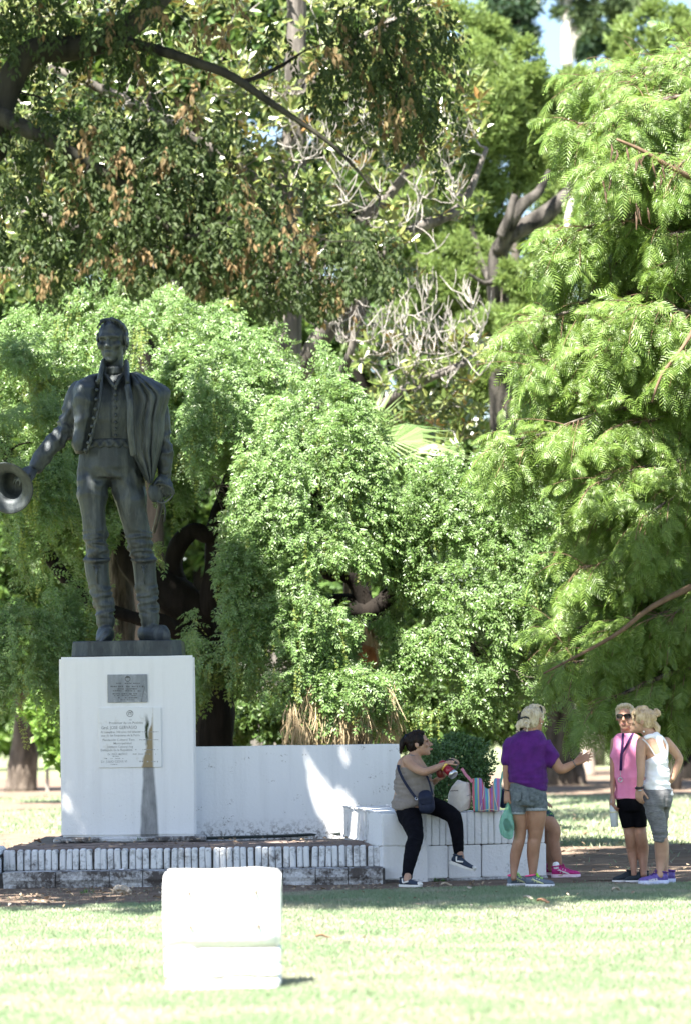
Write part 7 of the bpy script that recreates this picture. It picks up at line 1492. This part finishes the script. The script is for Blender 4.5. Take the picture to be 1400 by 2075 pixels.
m_, n, bs = new_mat('bright_striped_weave'); g = node(n, 'ShaderNodeNewGeometry'); sx = node(n, 'ShaderNodeSeparateXYZ'); n.links.new(g.outputs['Position'], sx.inputs[0])
xa, xb = f.p(738, 800).x, f.p(968, 800).x; mr = node(n, 'ShaderNodeMapRange'); n.links.new(math_(n, 'MULTIPLY_ADD', noise_tex(n, 6, 2), .02, sx.outputs[0]), mr.inputs[0]); mr.inputs[1].default_value = xa+.01; mr.inputs[2].default_value = xb+.01
stops = [((.60, .20, .26)), ((.62, .12, .18)), ((.05, .42, .34)), ((.10, .30, .55)), ((.60, .55, .25)), ((.33, .12, .38)), ((.28, .18, .45)), ((.52, .08, .16)), ((.42, .16, .40)), ((.12, .45, .40)), ((.08, .30, .58)), ((.62, .62, .40)), ((.60, .10, .22)), ((.34, .16, .45)), ((.60, .28, .20)), ((.10, .40, .45)), ((.20, .24, .55)), ((.58, .14, .26)), ((.40, .20, .46)), ((.15, .42, .30))]
r = node(n, 'ShaderNodeValToRGB'); r.color_ramp.interpolation = 'CONSTANT'; e = r.color_ramp.elements
while len(e) < len(stops): e.new(.5)
for i, (el, c_) in enumerate(zip(e, stops)): el.position = i/len(stops); el.color = (c_[0], c_[1], c_[2], 1)
n.links.new(mr.outputs[0], r.inputs[0]); n.links.new(mixc(n, math_(n, 'MULTIPLY', noise_tex(n, 240, 2), .16), r.outputs[0], (.42, .38, .38)), bs.inputs['Base Color']); bs.inputs['Roughness'].default_value = .75; bump_(n, bs, noise_tex(n, 200, 2), .003)
# walls of the bag with a scooped mouth
top = cv([(742, 672), (775, 668), (812, 674), (825, 715), (850, 748), (880, 745), (900, 712), (912, 672), (940, 670), (966, 674)], 40)
V, F_ = [], []; NR, NC = 14, 40; off = [0]
for side, (dy0, th) in enumerate(((.02, 1), (.22, -1))):
    for j in range(NR):
        t_ = j/(NR-1)
        for i in range(NC):
            s_ = i/(NC-1); xb_ = 752+s_*196; yb = 928-3*math.sin(s_*9); xm = top[i][0]; x = xm*(1-t_)+xb_*t_+6*math.sin(t_*math.pi)*(2*s_-1); y = top[i][1]*(1-t_)+yb*t_
            bul = .045*math.sin(t_*math.pi)*math.sin(s_*math.pi)+.006*math.sin(s_*19+t_*3); V.append(f.p(x, y, dy0+.06*(0 if side else 1)*(1-t_)-(bul if side == 0 else -bul)-(.05*(1-t_) if side else 0)+.0))
nn = NR*NC
for side in (0, 1):
    for j in range(NR-1):
        for i in range(NC-1): a = side*nn+j*NC+i; q = (a, a+NC, a+NC+1, a+1); F_.append(q if side == 0 else q[::-1])
for j in range(NR-1):
    for i in (0, NC-1): a = j*NC+i; q = (a, nn+a, nn+a+NC, a+NC); F_.append(q if i == 0 else q[::-1])
for i in range(NC-1): a = (NR-1)*NC+i; F_.append((a, nn+a, nn+a+1, a+1))
for v_ in V: v_.z = max(v_.z, ZB+.003)
mesh_obj('sack', V, F_, m_, sb, True)
C_pipe = clothmat('cream_piping', (.62, .56, .42), (.7, .64, .5)); mb = MB()
for pts in (((832, 700), (826, 800), (806, 890), (800, 922)), ((905, 700), (912, 800), (930, 880), (938, 920)), ((798, 922), (830, 915), (870, 908), (910, 914), (942, 922))): mb.tube(smooth_path([f.p(x, y, .005) for x, y in pts], 4), .0032, 5)
mb.build('piping', C_pipe, sb)
strap([f.p(742, 700, .06), f.p(715, 668, .08), f.p(690, 640, .10), f.p(668, 604, .12), f.p(660, 596, .13)], .026, 'handle', m_, sb, (.3, -1, 0)); strap([f.p(960, 700, .08), f.p(968, 660, .10), f.p(975, 620, .14)], .020, 'handle', m_, sb, (.3, -1, 0))
nb_ = thing('navy_pouch', tuple(f.p(985, 840, .2)), 'dark navy pouch on the seat beside the striped bag', 'pouch'); S = Sculpt(); S.limb([(f.p(985, 872, .28), 34*k, .06), (f.p(985, 820, .28), 34*k, .06), (f.p(984, 775, .28), 28*k, .04)], 14, 2); S.build('sack', C_navy, nb_, .01, 2, lambda co, nr: folds(co, (9, 9, 9), .008))
# single fallen leaves and a crumpled paper that stand out
def curl_leaf(name, loc, L, mat, label, yaw, group=None, cat='leaf'):
    V, F_ = [], []
    for j in range(9):
        t_ = j/8; w_ = .5*math.sin(math.pi*min(1, t_*.92+.06))**.8*.42
        for i in range(5):
            s_ = (i-2)/2; V.append(Vector((t_*L, s_*w_*L, L*(.16*s_*s_+.10*math.sin(t_*5)+.02*noise.noise(Vector((t_*4, s_*3, L*50)))))))
    for j in range(8):
        for i in range(4): a = j*5+i; F_.append((a, a+1, a+6, a+5))
    zm = min(v.z for v in V); R = Matrix.Rotation(yaw, 3, 'Z'); V = [R@v+Vector(loc)-Vector((0, 0, zm-.004)) for v in V]
    o = mesh_obj(name, V, F_, mat, None, True, origin=loc); so_ = o.modifiers.new('thick', 'SOLIDIFY'); so_.thickness = .002; tag(o, label, cat, group); return o
M_dl = pmat('brown_dry_leaf', (.16, .085, .05), (.30, .18, .11), 30, .8); M_pl2 = pmat('pale_dry_leaf', (.38, .31, .23), (.56, .48, .38), 30, .8)
curl_leaf('fallen_leaf', G(640, 1904), .10, M_dl, 'curled brown leaf lying on the sunny grass right of the marker stone', .1)
for (px, py, L, m__, lb) in ((1060, 1824, .10, M_pl2, 'pale dry leaf on the grass in front of the purple shirted woman'), (1087, 1832, .12, M_dl, 'reddish dry leaf on the grass in front of the purple shirted woman'), (893, 1797, .10, M_pl2, 'pale leaf at the grass edge in front of the painted seat'), (1240, 1808, .11, M_pl2, 'pale dry leaf on the shaded grass in front of the pink topped woman'), (70, 1703, .10, M_dl, 'brown leaf on the platform left of the plinth')):
    q = G(px, py)
    if py < 1720: q = P(px, py+2, 31.4); q.z = ZP+.004
    curl_leaf('fallen_leaf', q, L, m__, lb, random.uniform(-1, 1))
q = G(246, 1811); S = Sculpt(); S.ell(q+Vector((0, 0, .03)), (.055, .05, .032)); S.ell(q+Vector((.05, 0, .02)), (.04, .03, .02)); S.ell(q+Vector((-.04, .01, .015)), (.03, .03, .02))
o = S.build('crumpled_leaf', M_pl2, None, .006, 1, lambda co, nr: folds(co, (25, 25, 25), .022)); tag(o, 'pale crumpled dry leaf on the bare soil before the steps', 'leaf')
q = P(246, 1754, 29.85); q.z = ZS+.004; mb = MB(); mb.add([q+Vector((-.022, -.01, 0)), q+Vector((.025, -.012, .002)), q+Vector((.02, .02, .012)), q+Vector((-.02, .018, .004))], [(0, 1, 2, 3)]); o = mb.build('paper_scrap', N_wh, None); so_ = o.modifiers.new('t', 'SOLIDIFY'); so_.thickness = .002; tag(o, 'small white paper scrap on the lower step', 'paper scrap')
# weeds
M_weed = leafmat('weed_leaf', [(.05, .13, .03), (.08, .18, .04)], rough=.5)
for (px, py, n_, s_, lb) in ((12, 1800, 40, .07, 'green weed tuft at the foot of the low pier'), (172, 1811, 14, .05, 'small green weed sprouting from the soil before the steps'), (890, 1787, 26, .06, 'grass tuft at the foot of the painted seat below the raised shoe'), (805, 1788, 18, .05, 'grass tuft at the foot of the painted seat beside the steps'), (283, 1704, 12, .04, 'weed sprouting at the foot of the plinth')):
    q = G(px, py)
    if py < 1720: q = P(px, py, 32.05); q.z = ZP
    V, F_ = [], []
    for i in range(n_):
        a = random.uniform(0, 6.28); d = Vector((math.cos(a), math.sin(a), random.uniform(.6, 2))).normalized()*s_*random.uniform(.6, 1.3); b_ = Vector((q.x, q.y, q.z))+Vector((random.gauss(0, s_*.5), random.gauss(0, s_*.3), 0)); s2 = d.cross(Vector((0, 0, 1))).normalized()*s_*.09; j = len(V)
        V += [b_-s2*.5, b_+s2*.5, b_+d*.6+s2, b_+d*.6-s2, b_+d-Vector((0, 0, s_*.15))]; F_ += [(j, j+1, j+2, j+3), (j+3, j+2, j+4)]
    o = mesh_obj('weed_tuft', V, F_, M_weed, None, origin=q); tag(o, lb, 'weed')
